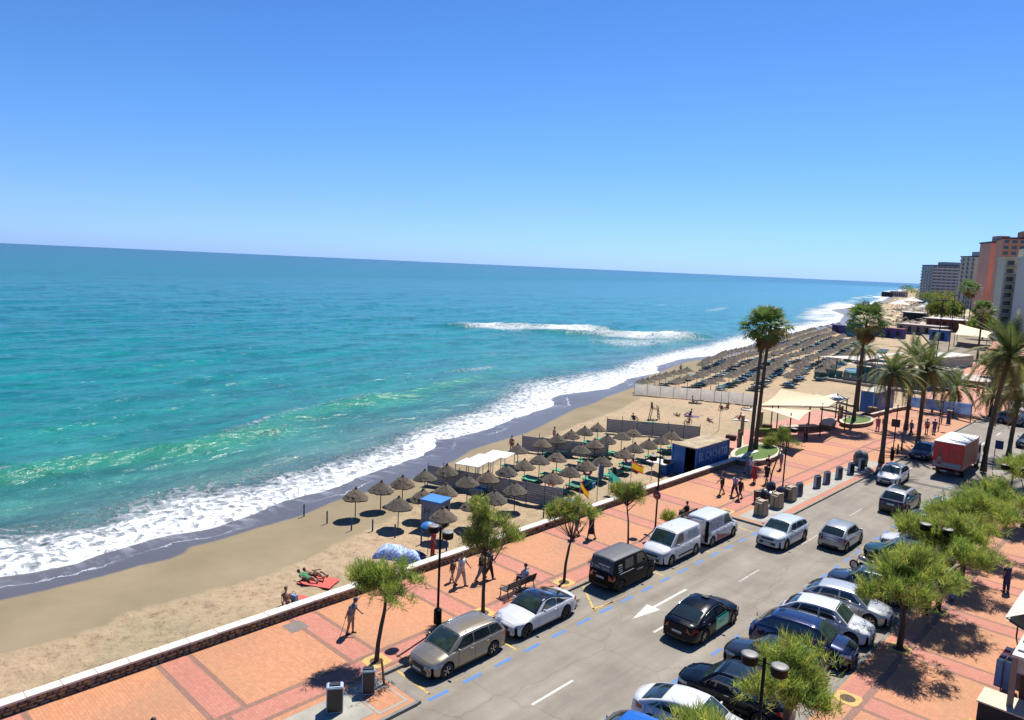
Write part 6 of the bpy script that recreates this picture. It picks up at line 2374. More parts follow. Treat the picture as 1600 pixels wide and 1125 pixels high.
# loungers
M_green = mat('green lounger fabric', (0.012, 0.30, 0.14), .6, var=.2)
M_dgreen = mat('dark green lounger fabric', (0.01, 0.15, 0.08), .6, var=.2)
M_bluel = mat('blue lounger fabric', (0.02, 0.16, 0.34), .6, var=.2)
M_teal = mat('faded teal lounger fabric', (0.09, 0.28, 0.33), .6, var=.2)


def lounger_proto(fabric):
    root = empty('sun_lounger', (0, 0, 0), 0, 'x', 'sun lounger')
    MB().box(-.95, .35, -.32, .32, .26, .34).build('mattress', fabric, root)
    q = MB()
    q.face([(.35, -.32, .34), (.95, -.32, .72), (.95, .32, .72), (.35, .32, .34)])
    q.face([(.35, .32, .26), (.95, .32, .64), (.95, -.32, .64), (.35, -.32, .26)])
    q.face([(.35, -.32, .26), (.95, -.32, .64), (.95, -.32, .72), (.35, -.32, .34)])
    q.face([(.35, .32, .34), (.95, .32, .72), (.95, .32, .64), (.35, .32, .26)])
    q.face([(.95, -.32, .64), (.95, .32, .64), (.95, .32, .72), (.95, -.32, .72)])
    q.build('backrest', fabric, root)
    for x in (-.85, .3):
        for s in (-1, 1):
            MB().box(x - .025, x + .025, s * .27 - .02, s * .27 + .02, 0, .26).build('leg', M_iron, root)
    return root


LP = {}


def lounger(p, rz, label, group, fabric):
    k = fabric.name
    if k not in LP:
        LP[k] = lounger_proto(fabric)
        o = LP[k]
        o.location, o.rotation_euler = p, (0, 0, rz)
        o['label'], o['group'] = label, group
        return o
    return copy_tree(LP[k], p, rz, label, group)


GL = 'green sun loungers in the club enclosure'
for i, (p, d) in enumerate(LSP):
    if i in (3, 22, 23, 20):
        continue
    for s in (-1, 1):
        if i % 5 == 3 and s > 0:
            continue
        q = p + Vector((.15 + random.uniform(-.1, .1), s * .85, 0))
        q.z = sand_z(q.x, q.y) - .02
        lounger(q, random.uniform(-.12, .12) + .15, ('near-side' if s < 0 else 'far-side') + ' green lounger under the parasol ' + d.split(',')[0], GL, M_green if (i + s) % 3 else M_dgreen)

# windbreaks, slat by slat ------------------------------------------------
M_slat = mat('grey windbreak slat', (0.27, 0.265, 0.275), .8, var=.2, scale=4, stretch=(1, 1, 1))
M_slat2 = see_light(mat('pale canvas windbreak', (0.66, 0.61, 0.54), .85, var=.10, scale=1.2), .5)
SLAT = MB().box(0, 1, -.012, .012, 0, 1).mesh('slat', M_slat)


def windbreak(a, b, label, h=1.5, n=9, post=M_bluepost, step=1.6, ph=.25):
    a, b = Vector(a), Vector(b)
    d = b - a
    rz = math.atan2(d.y, d.x)
    np_ = max(1, round(d.length / step))
    root = empty('windbreak_fence', (a.x, a.y, 0), rz, label, 'windbreak')
    for k in range(np_ + 1):
        t = k / np_
        q = a + d * t
        z = sand_z(q.x, q.y)
        MB().tube([(d.length * t, .03, z - .2), (d.length * t, .03, z + h + ph * (1 + (k % 2)))], .035, 6).build('post', post, root)
        if k < np_:
            q2 = a + d * ((k + 1) / np_)
            z = max(z, sand_z(q2.x, q2.y))
            for j in range(n):
                o = link('slat', SLAT, root)
                o.location = (d.length * t + .02, random.uniform(-.012, .012), z + .05 + j * h / n)
                o.scale = (d.length / np_ - .04, 1, h / n * .93)
    return root


def canvas(a, b, label, h=1.5, step=1.9, m_=None, ph=.2):
    a, b = Vector(a), Vector(b)
    d = b - a
    root = empty('canvas_windbreak', (a.x, a.y, 0), math.atan2(d.y, d.x), label, 'windbreak')
    np_ = max(1, round(d.length / step))
    for k in range(np_ + 1):
        t = k / np_
        q = a + d * t
        z = sand_z(q.x, q.y)
        MB().tube([(d.length * t, .03, z - .2), (d.length * t, .03, z + h + ph)], .03, 6).build('post', M_iron, root)
        if k < np_:
            z2 = sand_z(*(a + d * ((k + 1) / np_)))
            g_ = MB()
            P = []
            for i in range(7):
                tt_ = i / 6
                x = d.length * (t + tt_ / np_)
                bow = .10 * sin(pi * tt_)
                P.append([(x, bow * sin(pi * j / 4 + .3), lerp(z, z2, tt_) + .05 + h * j / 4 - .04 * sin(pi * tt_) * (j == 4)) for j in range(5)])
            g_.grid(P)
            g_.build('canvas_panel', m_ or M_slat2, root)
    return root


windbreak((-45.2, 38.4), (-33.2, 41.3), 'long grey slatted windbreak closing the near side of the club enclosure', 1.55)
windbreak((-47.7, 52.5), (-39.7, 55.7), 'grey slatted windbreak in the middle of the club enclosure', 1.45)
windbreak((-47.2, 65.7), (-38.4, 70.4), 'grey slatted windbreak closing the far side of the club enclosure', 1.5, post=M_iron)
canvas((-60.6, 90.7), (-44.2, 96.3), 'pale canvas windbreak in front of the dense field of parasols', 1.55)

# white awnings
for k, (px, py) in enumerate(((738, 722), (758, 715), (780, 709))):
    p = GC(px, py, 2.05)
    root = empty('white_awning', p - Vector((0, 0, .02)), .35, ['square white awning nearest the camera', 'square white awning in the middle of three', 'square white awning furthest from the camera'][k], 'awning', 'white awnings by the water side of the club')
    g_ = MB()
    P = [[(-1.05 + 2.1 * i / 6, -1.05 + 2.1 * j / 6, 2.05 + .12 * sin(pi * i / 6) * sin(pi * j / 6)) for j in range(7)] for i in range(7)]
    g_.grid(P)
    P2 = [[(x, y, z - .03) for x, y, z in r] for r in P]
    g_.grid(P2[::-1])
    g_.build('canopy', cloth('awning white', (.62, .62, .58)), root)
    for sx in (-1, 1):
        for sy in (-1, 1):
            MB().tube([(sx, sy, 0), (sx, sy, 2.04)], .03, 6).build('leg', M_bluepost, root)

# posts on the open sand
for k, (px, py, d) in enumerate(((475, 807, 'nearest the water'), (511, 818, 'second from the water'), (549, 829, 'right below the first parasol shadow'), (582, 832, 'between the first and second parasols'), (617, 840, 'below the fourth parasol'), (658, 849, 'left of the street lamp heads'), (697.5, 860, 'right behind the near street lamp'), (790, 830, 'before the wall, left of the walkers in black'), (849, 809, 'right of the windbreak end'), (621, 764, 'standing in the wet sand by the third parasol'))):
    p = GS(px, py)
    b = empty('blue_post', p - Vector((0, 0, .1)), 0, 'short blue post in the sand ' + d, 'post', 'blue posts of the beach club')
    MB().lathe([(.055, 0), (.05, 1.0), (.0, 1.02)], 8).build('shaft', M_bluepost, b)
    MB().lathe([(.06, .80), (.062, .84), (.06, .88)], 8).build('band', M_woodpost, b)

# blue topped cabin and the second little roof
M_cab = mat('grey cabin cloth', (0.22, 0.24, 0.27), .8, var=.3, scale=4)
M_cabroof = mat('bright blue roof', (0.03, 0.20, 0.52), .5, var=.1)
for (px, py, w1, w2, h, lb) in ((680, 822, 1.5, 1.3, 1.9, 'grey beach cabin with a bright blue lid, behind the near lamp'), (749, 771, 1.3, 1.1, .5, 'low bright blue lidded box against the grey windbreak')):
    p = GS(px, py)
    c = empty('beach_cabin', p - Vector((0, 0, .03)), .3, lb, 'cabin')
    q = MB().box(-w1 / 2, w1 / 2, -w2 / 2, w2 / 2, 0, h)
    q.build('body', M_cab, c)
    MB().box(-w1 / 2 - .08, w1 / 2 + .08, -w2 / 2 - .08, w2 / 2 + .08, h + .002, h + .10).build('lid', M_cabroof, c)
    MB().box(w1 / 2 + .004, w1 / 2 + .02, -.35, .35, .1, max(.3, h * .8)).build('opening', M_under, c)
    if h > 1:
        ptxt('H', .7, mat('grey letter', (.06, .06, .07), .6), c, loc=(-.3, -w2 / 2 - .012, 1.2), rot=(pi / 2, 0, 0))

# poles with flags
M_pole = mat('pale pole', (0.42, 0.42, 0.40), .4)


def flag(px, py, h, label, cols, w_=1.0, hh=.62, rz=-.6, slope=-.5, zf=None, off=0):
    p = GS(px, py)
    c = empty('flag', p, rz, label, 'flag')
    MB().tube([(0, 0, 0), (0, 0, h)], .03, 6).build('pole', M_pole, c)
    g_ = MB()
    zf = (zf or h) - .05
    P = [[(w_ * i / 8, .10 * sin(i * 1.1) * i / 8, zf - hh * (1 - j / 6) + slope * w_ * i / 8) for j in range(7)] for i in range(9)]
    n0 = len(g_.m)
    g_.grid(P)
    if len(cols) > 1:
        for i in range(8):
            for j in range(6):
                g_.m[n0 + i * 6 + j] = 1 if j in (0, 5) else 0
        if True:
            g_.m = [m2 for m2 in g_.m]
    g_.build('cloth', cols, c)
    return c


FY, FRD = see_light(cloth('flag yellow', (.75, .45, .02))), see_light(cloth('flag red', (.6, .04, .02)))
flag(985, 758, 2.1, 'yellow and red striped flag right of the teal one', [FY, FRD], 1.0, .65, .4, -.35)
flag(905, 788, 1.9, 'yellow and red flag hanging steeply by the windbreak end', [FY, FRD], .75, .55, .2, -1.1)
flag(950, 772, 2.0, 'teal beach flag leaning over the sand', [see_light(cloth('teal', (.08, .55, .42)))], 1.0, .9, .3, -.6)
flag(932.5, 783, 2.9, 'grey pole with blue and white pennants above the wall', [cloth('pennant blue', (.08, .12, .25))], .45, .9, 1.0, -.2)
flag(1123, 673, 5.2, 'tall thin pole without a flag on the open beach', [M_pole], .05, .1)
flag(1017, 752, 2.6, 'pale lantern pole beside the blue container', [M_pole], .1, .1)
flag(954.6, 770, 2.2, 'dark red rolled umbrella beside the teal flag', [cloth('maroon', (.10, .02, .025))], .3, 1.0, .2, 0)
b = empty('red_chair', GC(862, 756, .5), .5, 'red plastic chair under the parasol by the windbreak', 'chair')
M_redp = mat('red plastic', (.42, .02, .02), .4)
MB().box(-.25, .25, -.25, .25, .42, .47).build('seat', M_redp, b)
MB().box(-.28, -.22, -.25, .25, .47, .95).build('backrest', M_redp, b)
for sx in (-.22, .22):
    for sy in (-.22, .22):
        MB().box(sx - .02, sx + .02, sy - .02, sy + .02, 0, .42).build('leg', M_redp, b)
for px, py, nm, c in ((921, 762, 'blue plastic crate chair by the pole with pennants', M_bluel), (889, 790, 'blue crate at the end of the windbreak', M_bluel)):
    p = GS(px, py)
    b = empty('crate', p, .2, nm, 'crate')
    MB().box(-.4, .4, -.3, .3, 0, .45).build('shell', c, b)
    MB().box(-.35, .35, -.25, .25, .452, .47).build('lid', M_cabroof, b)
for px, py, nm in ((983, 724, 'pink inflatable ring by the right-hand parasols'), (918, 742, 'pink and white inflatable ring in the middle of the club')):
    p = GS(px, py)
    b = empty('inflatable_ring', p, 0, nm, 'swim ring', 'pink inflatables')
    q = MB()
    q.tube([(.42 * cos(2 * pi * k / 14), .15 * sin(2 * pi * k / 14), .45 + .42 * sin(2 * pi * k / 14)) for k in range(15)], .11, 8)
    q.build('ring', cloth('pink vinyl', (.60, .10, .22)), b)
    MB().tube([(-.1, .1, .0), (0, 0, .1)], .08, 6).build('foot', C_WHITE, b)

# towels, bathers, vendor
def towel(px, py, rz, c, label, l=1.8, w_=.9):
    p = GS(px, py)
    g_ = MB()
    P = [[(l * (i / 6 - .5), w_ * (j / 4 - .5), .03 + .02 * random.random()) for j in range(5)] for i in range(7)]
    g_.grid(P)
    g_.grid([[(x, y, z - .02) for x, y, z in r] for r in P][::-1])
    o = g_.build('towel', c)
    o.location = p + Vector((0, 0, .05))
    o.rotation_euler = (0, 0, rz)
    tag(o, label, 'towel')
    return o


M_towr = cloth('coral towel', (.60, .10, .07))
towel(498, 910, .5, M_towr, 'coral red towel under the two reclining bathers by the wall', 2.0, 1.3)
towel(462, 935, .5, M_towr, 'coral towel just behind the wall beside the shirtless man', 1.2, .6)
q = GS(482, 909)
person(q.x, q.y, .4, 'reclining bather in green swimwear on the coral towel', dict(LIE, lean=-1.2), C_GREEN, C_GREEN, 'swim', z=q.z + .06)
q = GS(492, 902)
person(q.x, q.y, .4, 'sunburnt bather lying on the far side of the coral towel', dict(LIE, leg_l=(.5, 1.0)), None, C_BLACK, 'swim', z=q.z + .06)
q = GS(447, 946)
person(q.x, q.y, -.4, 'shirtless man sitting on the sand with his back to the wall side', dict(SITG), None, C_NAVY, 'swim', z=q.z, build=1.1)
b = empty('beach_bag', GS(459, 940) + Vector((0, 0, 0)), .3, 'blue cloth beach bag beside the shirtless man', 'bag')
MB().box(-.22, .22, -.12, .12, 0, .38, taper=.85).build('bag_body', C_BLUE, b)
MB().tube([(-.12, 0, .36), (-.08, 0, .55), (.08, 0, .55), (.12, 0, .36)], .012, 5).build('handle', C_NAVY, b)
p = GS(676, 868)
r_, J_ = person(p.x, p.y, .6, 'beach vendor in red clothes under the blue-topped load', dict(STAND, lean=.1), C_RED, C_RED, 'trousers', z=p.z)
b = empty('blue_umbrella', (p.x - .35, p.y - .1, p.z), 0, 'small bright blue umbrella beside the red-clad vendor', 'umbrella')
MB().tube([(0, 0, 0), (0, 0, 2.05)], .02, 6).build('shaft', M_iron, b)
MB().lathe([(.50, 1.78), (.40, 1.93), (.2, 2.03), (0, 2.08)], 10).build('cover', M_cabroof, b)
MB().lathe([(0, 2.05), (.2, 2.0), (.40, 1.90), (.49, 1.77)], 10).build('lining', M_cabroof, b)


def checked_cloth():
    m = bpy.data.materials.new('blue printed beach cloth')
    t, b_ = nodes(m)
    vo = N(t, 'TexVoronoi', Scale=3.2)
    L(t, objcoord(t), vo.inputs['Vector'])
    r1 = ramp(t, vo.outputs['Distance'], [(0.0, (0.55, 0.62, 0.78)), (0.28, (0.40, 0.52, 0.78)), (0.45, (0.06, 0.16, 0.55)), (0.6, (0.45, 0.55, 0.75))])
    L(t, r1.outputs[0], b_.inputs['Base Color'])
    b_.inputs['Roughness'].default_value = .8
    return m


M_bcl = checked_cloth()
for k, (px, py, w_, d_, nm) in enumerate(((612, 868, 2.0, 1.5, 'blue and white printed cloth draped over the vendor pile, left heap'), (642, 876, 1.5, 1.2, 'blue and white printed cloth on the right heap by the wall'))):
    p = GS(px, py)
    g_ = MB()
    n = 14
    P = []
    for i in range(n + 1):
        row = []
        for j in range(n + 1):
            x, y = (i / n - .5) * 2, (j / n - .5) * 2
            rr = max(abs(x), abs(y))
            z = .62 * (1 - rr ** 3) + .10 * float(vnoise(x * 2.3 + k * 9, y * 2.3, 3)) * (1 - rr * .5) + .01
            row.append((x * w_ / 2 * (1 + .06 * sin(7 * y)), y * d_ / 2 * (1 + .06 * sin(6 * x)), max(z, .01)))
        P.append(row)
    g_.grid(P)
    o = g_.build('printed_cloth', M_bcl)
    o.location = p
    o.rotation_euler = (0, 0, .6)
    tag(o, nm, 'cloth')
p = GS(655, 874)
b = empty('dark_bag', p, .2, 'dark bundle at the wall between the printed cloths and the vendor', 'bag')
q = MB()
ellip(q, (0, 0, .2), (.5, .35, .25))
q.build('bundle', C_NAVY, b)
MB().tube([(-.2, 0, .4), (0, 0, .55), (.2, 0, .4)], .02, 5).build('handle', C_BLACK, b)

p = GS(799, 708)
person(p.x, p.y, -1, 'tanned bather standing by the white awnings', STAND, None, C_RED, 'swim', z=p.z, fine=False)
p = GS(865, 693)
person(p.x, p.y, 1, 'pale bather standing behind the seaward parasols', STAND, C_PINK, C_PINK, 'swim', z=p.z, fine=False, skin=SKIN2)
p = GS(1063, 583)
person(p.x, p.y, 1.2, 'lone bather walking near the water beside the parasol field', WALK, None, C_BLACK, 'swim', z=p.z, fine=False)
SB = ((1020, 655, 'on a wooden lifeguard chair spot', 'SITG'), (990, 657, 'sitting alone on the damp sand', 'SITG'), (1058, 650, 'lying beside a dark bag', 'LIE'), (1078, 650, 'on a purple towel', 'SITG'), (1076, 662, 'small figure in the middle of the open beach', 'SITG'), (1109, 659, 'lying in dark clothes near the thin pole', 'LIE'), (1083, 629, 'sitting at the foot of the canvas windbreak', 'SITG'), (1127, 641, 'sitting left of a pair beyond the thin pole', 'SITG'), (1137, 639, 'sitting right of a pair beyond the thin pole', 'SITG'), (1155, 656, 'sitting on a white towel near the palms', 'SITG'), (1166, 640, 'lying on a pale towel behind the palm trunks', 'LIE'))
for k, (px, py, d, ps) in enumerate(SB):
    p = GS(px, py)
    if k == 0:
        continue
    cs = [C_BLACK, C_NAVY, C_RED, cloth('purple', (.12, .06, .22)), C_BROWN, C_BLACK, C_BLACK, C_BROWN, C_GREEN, C_RED, C_WHITE][k]
    person(p.x, p.y, .5 + k, 'sunbather ' + d, globals()[ps], cs if k % 2 else None, cs, 'swim', z=p.z + .03, fine=False, group='sunbathers on the open beach')
    if k in (3, 9, 10, 6):
        tw_ = towel(px + 3, py + 1, .4, [None, None, None, cloth('purple', (.12, .06, .22)), None, None, cloth('dark towel', (.05, .05, .06)), None, None, C_WHITE, C_WHITE][k], ['', '', '', 'purple towel on the open beach', '', '', 'dark towel at the foot of the canvas windbreak', '', '', 'white towel near the palms', 'pale towel behind the palm trunks'][k])
# lifeguard chair
p = GS(1022, 655)
b = empty('lifeguard_chair', p, .8, 'tall wooden lifeguard chair on the open beach', 'lifeguard chair')
M_w2 = mat('weathered timber', (.16, .10, .05), .9)
for sx in (-.45, .45):
    for sy in (-.4, .4):
        MB().tube([(sx * 1.3, sy, 0), (sx * .7, sy, 1.7)], .05, 6).build('leg', M_w2, b)
MB().box(-.4, .4, -.45, .45, 1.3, 1.36).build('seat', M_w2, b)
MB().box(-.42, -.36, -.45, .45, 1.36, 2.1).build('backrest', M_w2, b)
for k in range(3):
    MB().box(.38, .55, -.4, .4, .3 + .35 * k, .36 + .35 * k).build('rung', M_w2, b)
towel(1014, 661, 1.0, C_GREEN, 'green and yellow surf boards cloth at the lifeguard chair', 1.8, .7)

# ------------------------------------------------------------------ blue container
M_cont = mat('blue container paint', (0.010, 0.12, 0.38), .5, var=.15, scale=1.5)
ct = empty('shipping_container', (0, 0, 0), 0, 'dark blue container bar with EL CACHITO painted in dripping letters', 'container')
x0, x1, y0, y1, zb_, zt_ = -33.5, -31.15, 56.8, 62.7, -.75, 1.85
q = MB()
for (fx, sgn) in ((x1, 1), (x0, -1)):
    n = 40
    for k in range(n):
        ya, yb = lerp(y0, y1, k / n), lerp(y0, y1, (k + 1) / n)
        oa, ob = (.03 if (k % 4) in (1, 2) else 0), (.03 if ((k + 1) % 4) in (1, 2) else 0)
        pts = [(fx - sgn * oa, ya, zb_), (fx - sgn * ob, yb, zb_), (fx - sgn * ob, yb, zt_), (fx - sgn * oa, ya, zt_)]
        q.face(pts if sgn > 0 else pts[::-1])
q.face([(x1, y1, zb_), (x0, y1, zb_), (x0, y1, zt_), (x1, y1, zt_)])
q.build('side_wall', M_cont, ct)
MB().box(x0, x0 + 1.25, y0, y0 + .06, zb_, zt_).build('end_door', M_cont, ct)
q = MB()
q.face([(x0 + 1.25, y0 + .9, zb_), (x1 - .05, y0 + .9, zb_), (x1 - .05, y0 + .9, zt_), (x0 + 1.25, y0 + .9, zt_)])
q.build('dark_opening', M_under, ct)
MB().box(x0 - .03, x1 + .03, y0 - .03, y1 + .03, zt_ + .003, zt_ + .10).build('roof', mat('sandy container roof', (.38, .30, .19), .9, var=.3, scale=1.2), ct)
for xx, yy in ((x0, y0), (x1, y0), (x0, y1), (x1, y1)):
    MB().box(xx - .06, xx + .06, yy - .06, yy + .06, zb_ - .05, zt_ + .12).build('corner_post', M_cont, ct)
M_let = mat('pale blue painted letters', (0.50, 0.60, 0.78), .7, var=.3, scale=6)
ptxt('EL CACHITO', .92, M_let, ct, loc=(x1 + .045, (y0 + y1) / 2 + .05, 1.05), rot=(pi / 2, 0, pi / 2), sx=.98)
rg = random.Random(4)
for k in range(14):
    yy = y0 + .5 + k * .37
    ln = rg.uniform(.12, .45)
    MB().box(x1 + .04, x1 + .052, yy, yy + .05, .78 - ln, .80).build('paint_drip', M_let, ct)
aw = MB()
aw.box(x0 - 1.6, x0 + .3, y0 - 1.7, y0 - .1, .25, .31)
o = aw.build('white_counter', cloth('awning white', (.62, .62, .58)), ct)
MB().box(x0 - .4, x0 + .2, y0 - 1.2, y0 - .4, zb_, .24).build('counter_base', M_cont, ct)
p = GS(1033, 745)
# ------------------------------------------------------------------ dense parasol field
M_far_th = mat('far thatch', (0.115, 0.09, 0.066), .95, var=.5, scale=3, bump=.8, world=True)


def far_parasol_mesh(seed):
    rg = random.Random(seed)
    q = MB()
    n = 14
    for (ra, za), (rb, zb_) in zip([(.06, 2.2), (.6, 1.88)], [(.62, 1.86), (1.12, 1.56)]):
        o_ = [(rb * rg.uniform(.94, 1.1), zb_ + rg.uniform(-.06, .02)) for _ in range(n)]
        for k in range(n):
            k2 = (k + 1) % n
            a0, a1 = 2 * pi * k / n, 2 * pi * k2 / n
            q.face([(ra * cos(a0), ra * sin(a0), za), (o_[k][0] * cos(a0), o_[k][0] * sin(a0), o_[k][1]), (o_[k2][0] * cos(a1), o_[k2][0] * sin(a1), o_[k2][1]), (ra * cos(a1), ra * sin(a1), za)], 0)
    q.face([(1.08 * cos(-2 * pi * k / n), 1.08 * sin(-2 * pi * k / n), 1.52) for k in range(n)], 0)
    q.tube([(0, 0, -.1), (0, 0, 1.6)], .04, 6, 1)
    q.lathe([(.07, 2.18), (.05, 2.32), (0, 2.34)], 6)
    return q.mesh('far parasol', [M_far_th, M_woodpost])


FPM = [far_parasol_mesh(s) for s in range(3)]


def far_lounger_mesh(fab, towel_=None):
    q = MB()
    q.box(-.95, .35, -.32, .32, .24, .34)
    q.face([(.35, -.32, .34), (.95, -.32, .74), (.95, .32, .74), (.35, .32, .34)])
    q.face([(.35, .32, .28), (.95, .32, .68), (.95, -.32, .68), (.35, -.32, .28)])
    for x in (-.8, .3):
        for s in (-1, 1):
            q.box(x - .03, x + .03, s * .26 - .03, s * .26 + .03, -.05, .24, 1)
    return q.mesh('far lounger', [fab, M_iron])


FLM = [far_lounger_mesh(M_bluel), far_lounger_mesh(M_teal), far_lounger_mesh(M_dgreen), far_lounger_mesh(cloth('white', (.62, .62, .62)))]

# centre line of the shore, resampled, to lay out rows
E_ = np.array([(-69.2, 82), (-69.4, 92), (-71.0, 103), (-75.0, 119.6), (-79, 131), (-82.5, 144), (-84.5, 157), (-87.6, 174.7), (-92.6, 193.7), (-98, 218), (-103.5, 242.4)])
seg = np.hypot(*np.diff(E_, axis=0).T)
cum = np.concatenate([[0], np.cumsum(seg)])


def shore_at(s):
    x, y = np.interp(s, cum, E_[:, 0]), np.interp(s, cum, E_[:, 1])
    x2, y2 = np.interp(s + 4, cum, E_[:, 0]), np.interp(s + 4, cum, E_[:, 1])
    d = Vector((x2 - x, y2 - y))
    d = d.normalized() if d.length > .01 else Vector((-.2, 1)).normalized()
    return Vector((x, y)), d


rows = [(8.4, 10, 'first row from the sea'), (12.6, 13, 'second row from the sea'), (16.6, 17, 'third row from the sea'), (20.6, 23, 'fourth row from the sea'), (24.6, 30, 'fifth row from the sea'), (28.6, 40, 'sixth row from the sea'), (32.6, 54, 'seventh row from the sea')]
NTH = lambda n: str(n) + ('th' if 10 < n % 100 < 14 else {1: 'st', 2: 'nd', 3: 'rd'}.get(n % 10, 'th'))
npar = nlo = 0
extra_l = MB()
for ri, (off, s0, nm) in enumerate(rows):
    s = s0
    nr_ = 0
    while s < 172 - ri * 9:
        nr_ += 1
        (c, d) = shore_at(s)
        nrm = Vector((d.y, -d.x))
        x, y = c.x + nrm.x * off + random.uniform(-.5, .5), c.y + nrm.y * off + random.uniform(-.5, .5)
        z = sand_z(x, y)
        gap = ri == 0 and 28 < s < 36
        if not gap and npar < 288 and random.random() > .04:
            link('thatched_parasol', FPM[npar % 3], None, (x, y, z), random.uniform(0, 6), NTH(nr_) + ' parasol beyond the canvas windbreak in the ' + nm, 'parasol', 'dense field parasols, ' + nm)
            npar += 1
        for k in (-1, 1):
            if random.random() < .22:
                continue
            lx, ly = x + nrm.x * .3 + d.x * k * .8, y + nrm.y * .3 + d.y * k * .8
            m_ = FLM[random.choice((0, 0, 1, 1, 2, 3) if ri % 2 else (0, 1, 1, 0, 0, 2))]
            a = math.atan2(nrm.y, nrm.x) + random.uniform(-.15, .15)
            if nlo < 262 and s < 95:
                link('sun_lounger', m_, None, (lx, ly, sand_z(lx, ly)), a, ('near' if k < 0 else 'far') + '-side lounger by the ' + NTH(nr_) + ' parasol in the ' + nm, 'sun lounger', 'dense field loungers, ' + nm)
                nlo += 1
            else:
                i = len(extra_l.v)
                zz = sand_z(lx, ly)
                extra_l.box(lx - .95, lx + .95, ly - .32, ly + .32, zz + .2, zz + .42, random.choice((0, 1, 2)), rz=a, c=(lx, ly))
        s += 2.45
tag(extra_l.build('far_loungers', [M_bluel, M_teal, M_dgreen]), 'many small loungers under the far half of the parasol field', 'sun loungers', kind='stuff')

# beyond the field: more parasols, small group by the water
for k, (px, py) in enumerate(((1262, 524), (1272, 521), (1282, 518), (1292, 517), (1300, 514), (1310, 513), (1296, 520), (1306, 518))):
    p = GS(px, py)
    link('thatched_parasol', FPM[k % 3], None, p, k, 'thatched parasol ' + NTH(k + 1) + ' from the left in the small waterside cluster past the dense field', 'parasol', 'small cluster past the dense field')
q = MB()
rg = random.Random(9)
for k in range(260):
    px, py = rg.uniform(1345, 1470), rg.uniform(470, 516)
    p = GS(px, py)
    if sdist1(p.x, p.y, EDGE) < 9:
        continue
    q.lathe([(0.05, 2.2), (1.2, 1.5)], 8, rg.choice((0, 0, 0, 1)), c=(p.x, p.y, p.z))
    q.tube([(p.x, p.y, p.z), (p.x, p.y, p.z + 1.8)], .05, 4, 0)
tag(q.build('far_parasols', [M_far_th, cloth('sail cream', (.88, .73, .47))]), 'far parasols crowding the beach towards the point', 'parasols', kind='stuff')

# ------------------------------------------------------------------ square by the palms
M_wallw = mat('cream low wall', (0.55, 0.46, 0.34), .85, var=.15)
M_rubble = mat('brown rubble wall', (0.20, 0.13, 0.085), .95, var=.45, scale=3, bump=.8)
M_grass = mat('lawn grass', (0.085, 0.15, 0.02), .95, var=.35, scale=6, bump=.8, bscale=60)
sq = MB()
sq.box(-36.2, XW - .002, 67.4, 96.5, -1.4, -.006)
SQ = sq.build('beach_square', paving_material('dusty rose paving', (0.50, 0.22, 0.17), (0.55, 0.26, 0.19), (0.4, 0.2, 0.15), .4, .4, .3), kind='structure')


def planter(cx, cy, rx, ry, label, h=.42, rz=0.0):
    root = empty('planter_bed', (cx, cy, 0), rz, label, 'planter')
    n = 28
    o_ = [(rx * cos(2 * pi * k / n), ry * sin(2 * pi * k / n)) for k in range(n)]
    q = MB()
    for k in range(n):
        (ax, ay), (bx_, by_) = o_[k], o_[(k + 1) % n]
        q.face([(ax, ay, 0), (bx_, by_, 0), (bx_, by_, h), (ax, ay, h)])
    q.build('rim_wall', M_rubble, root)
    q = MB()
    for k in range(n):
        (ax, ay), (bx_, by_) = o_[k], o_[(k + 1) % n]
        q.face([(ax * 1.03, ay * 1.03, h + .05), (bx_ * 1.03, by_ * 1.03, h + .05), (bx_ * .86, by_ * .86, h + .05), (ax * .86, ay * .86, h + .05)])
        q.face([(ax * 1.03, ay * 1.03, h - .002), (bx_ * 1.03, by_ * 1.03, h - .002), (bx_ * 1.03, by_ * 1.03, h + .05), (ax * 1.03, ay * 1.03, h + .05)])
    q.build('coping', M_wallw, root)
    q = MB()
    q.prism([(x * .87, y * .87) for x, y in o_], 0, h + .02)
    q.build('lawn', M_grass, root, kind='stuff')
    return root


planter(-30.0, 66.2, 1.9, 4.4, 'oval raised planter with grass around the pair of tall fan palms', rz=.12)
planter(-29.6, 92.0, 1.5, 3.6, 'raised lawn planter around the fan palm beside the sails', rz=0)
planter(-30.2, 155.3, 2.6, 3, 'round planter far along the promenade')
small_tree('shrub', -30.2, 69.2, ([(0, 0, .3), (0, 0, .7)], [.05, .03]), [], [((0, 0, .95), (.7, .9, .5))], 260, 'low reddish shrub in the oval planter behind the palm pair', seed=61, wts=(.2, .1, .2, .5), cat='shrub')


def low_wall(a, b, label, w_=.5, h=.45, top=M_wallw, side=M_rubble):
    a, b = Vector(a), Vector(b)
    d = b - a
    root = empty('low_wall', (a.x, a.y, 0), math.atan2(d.y, d.x), label, 'wall')
    MB().box(0, d.length, -w_ / 2, w_ / 2, 0, h).build('masonry', side, root)
    n = max(1, round(d.length / 1.1))
    cm = MB().box(.01, d.length / n - .01, -w_ / 2 - .03, w_ / 2 + .03, h + .002, h + .08).mesh('coping slab', top)
    for k in range(n):
        link('coping_slab', cm, root).location = (d.length * k / n, 0, 0)


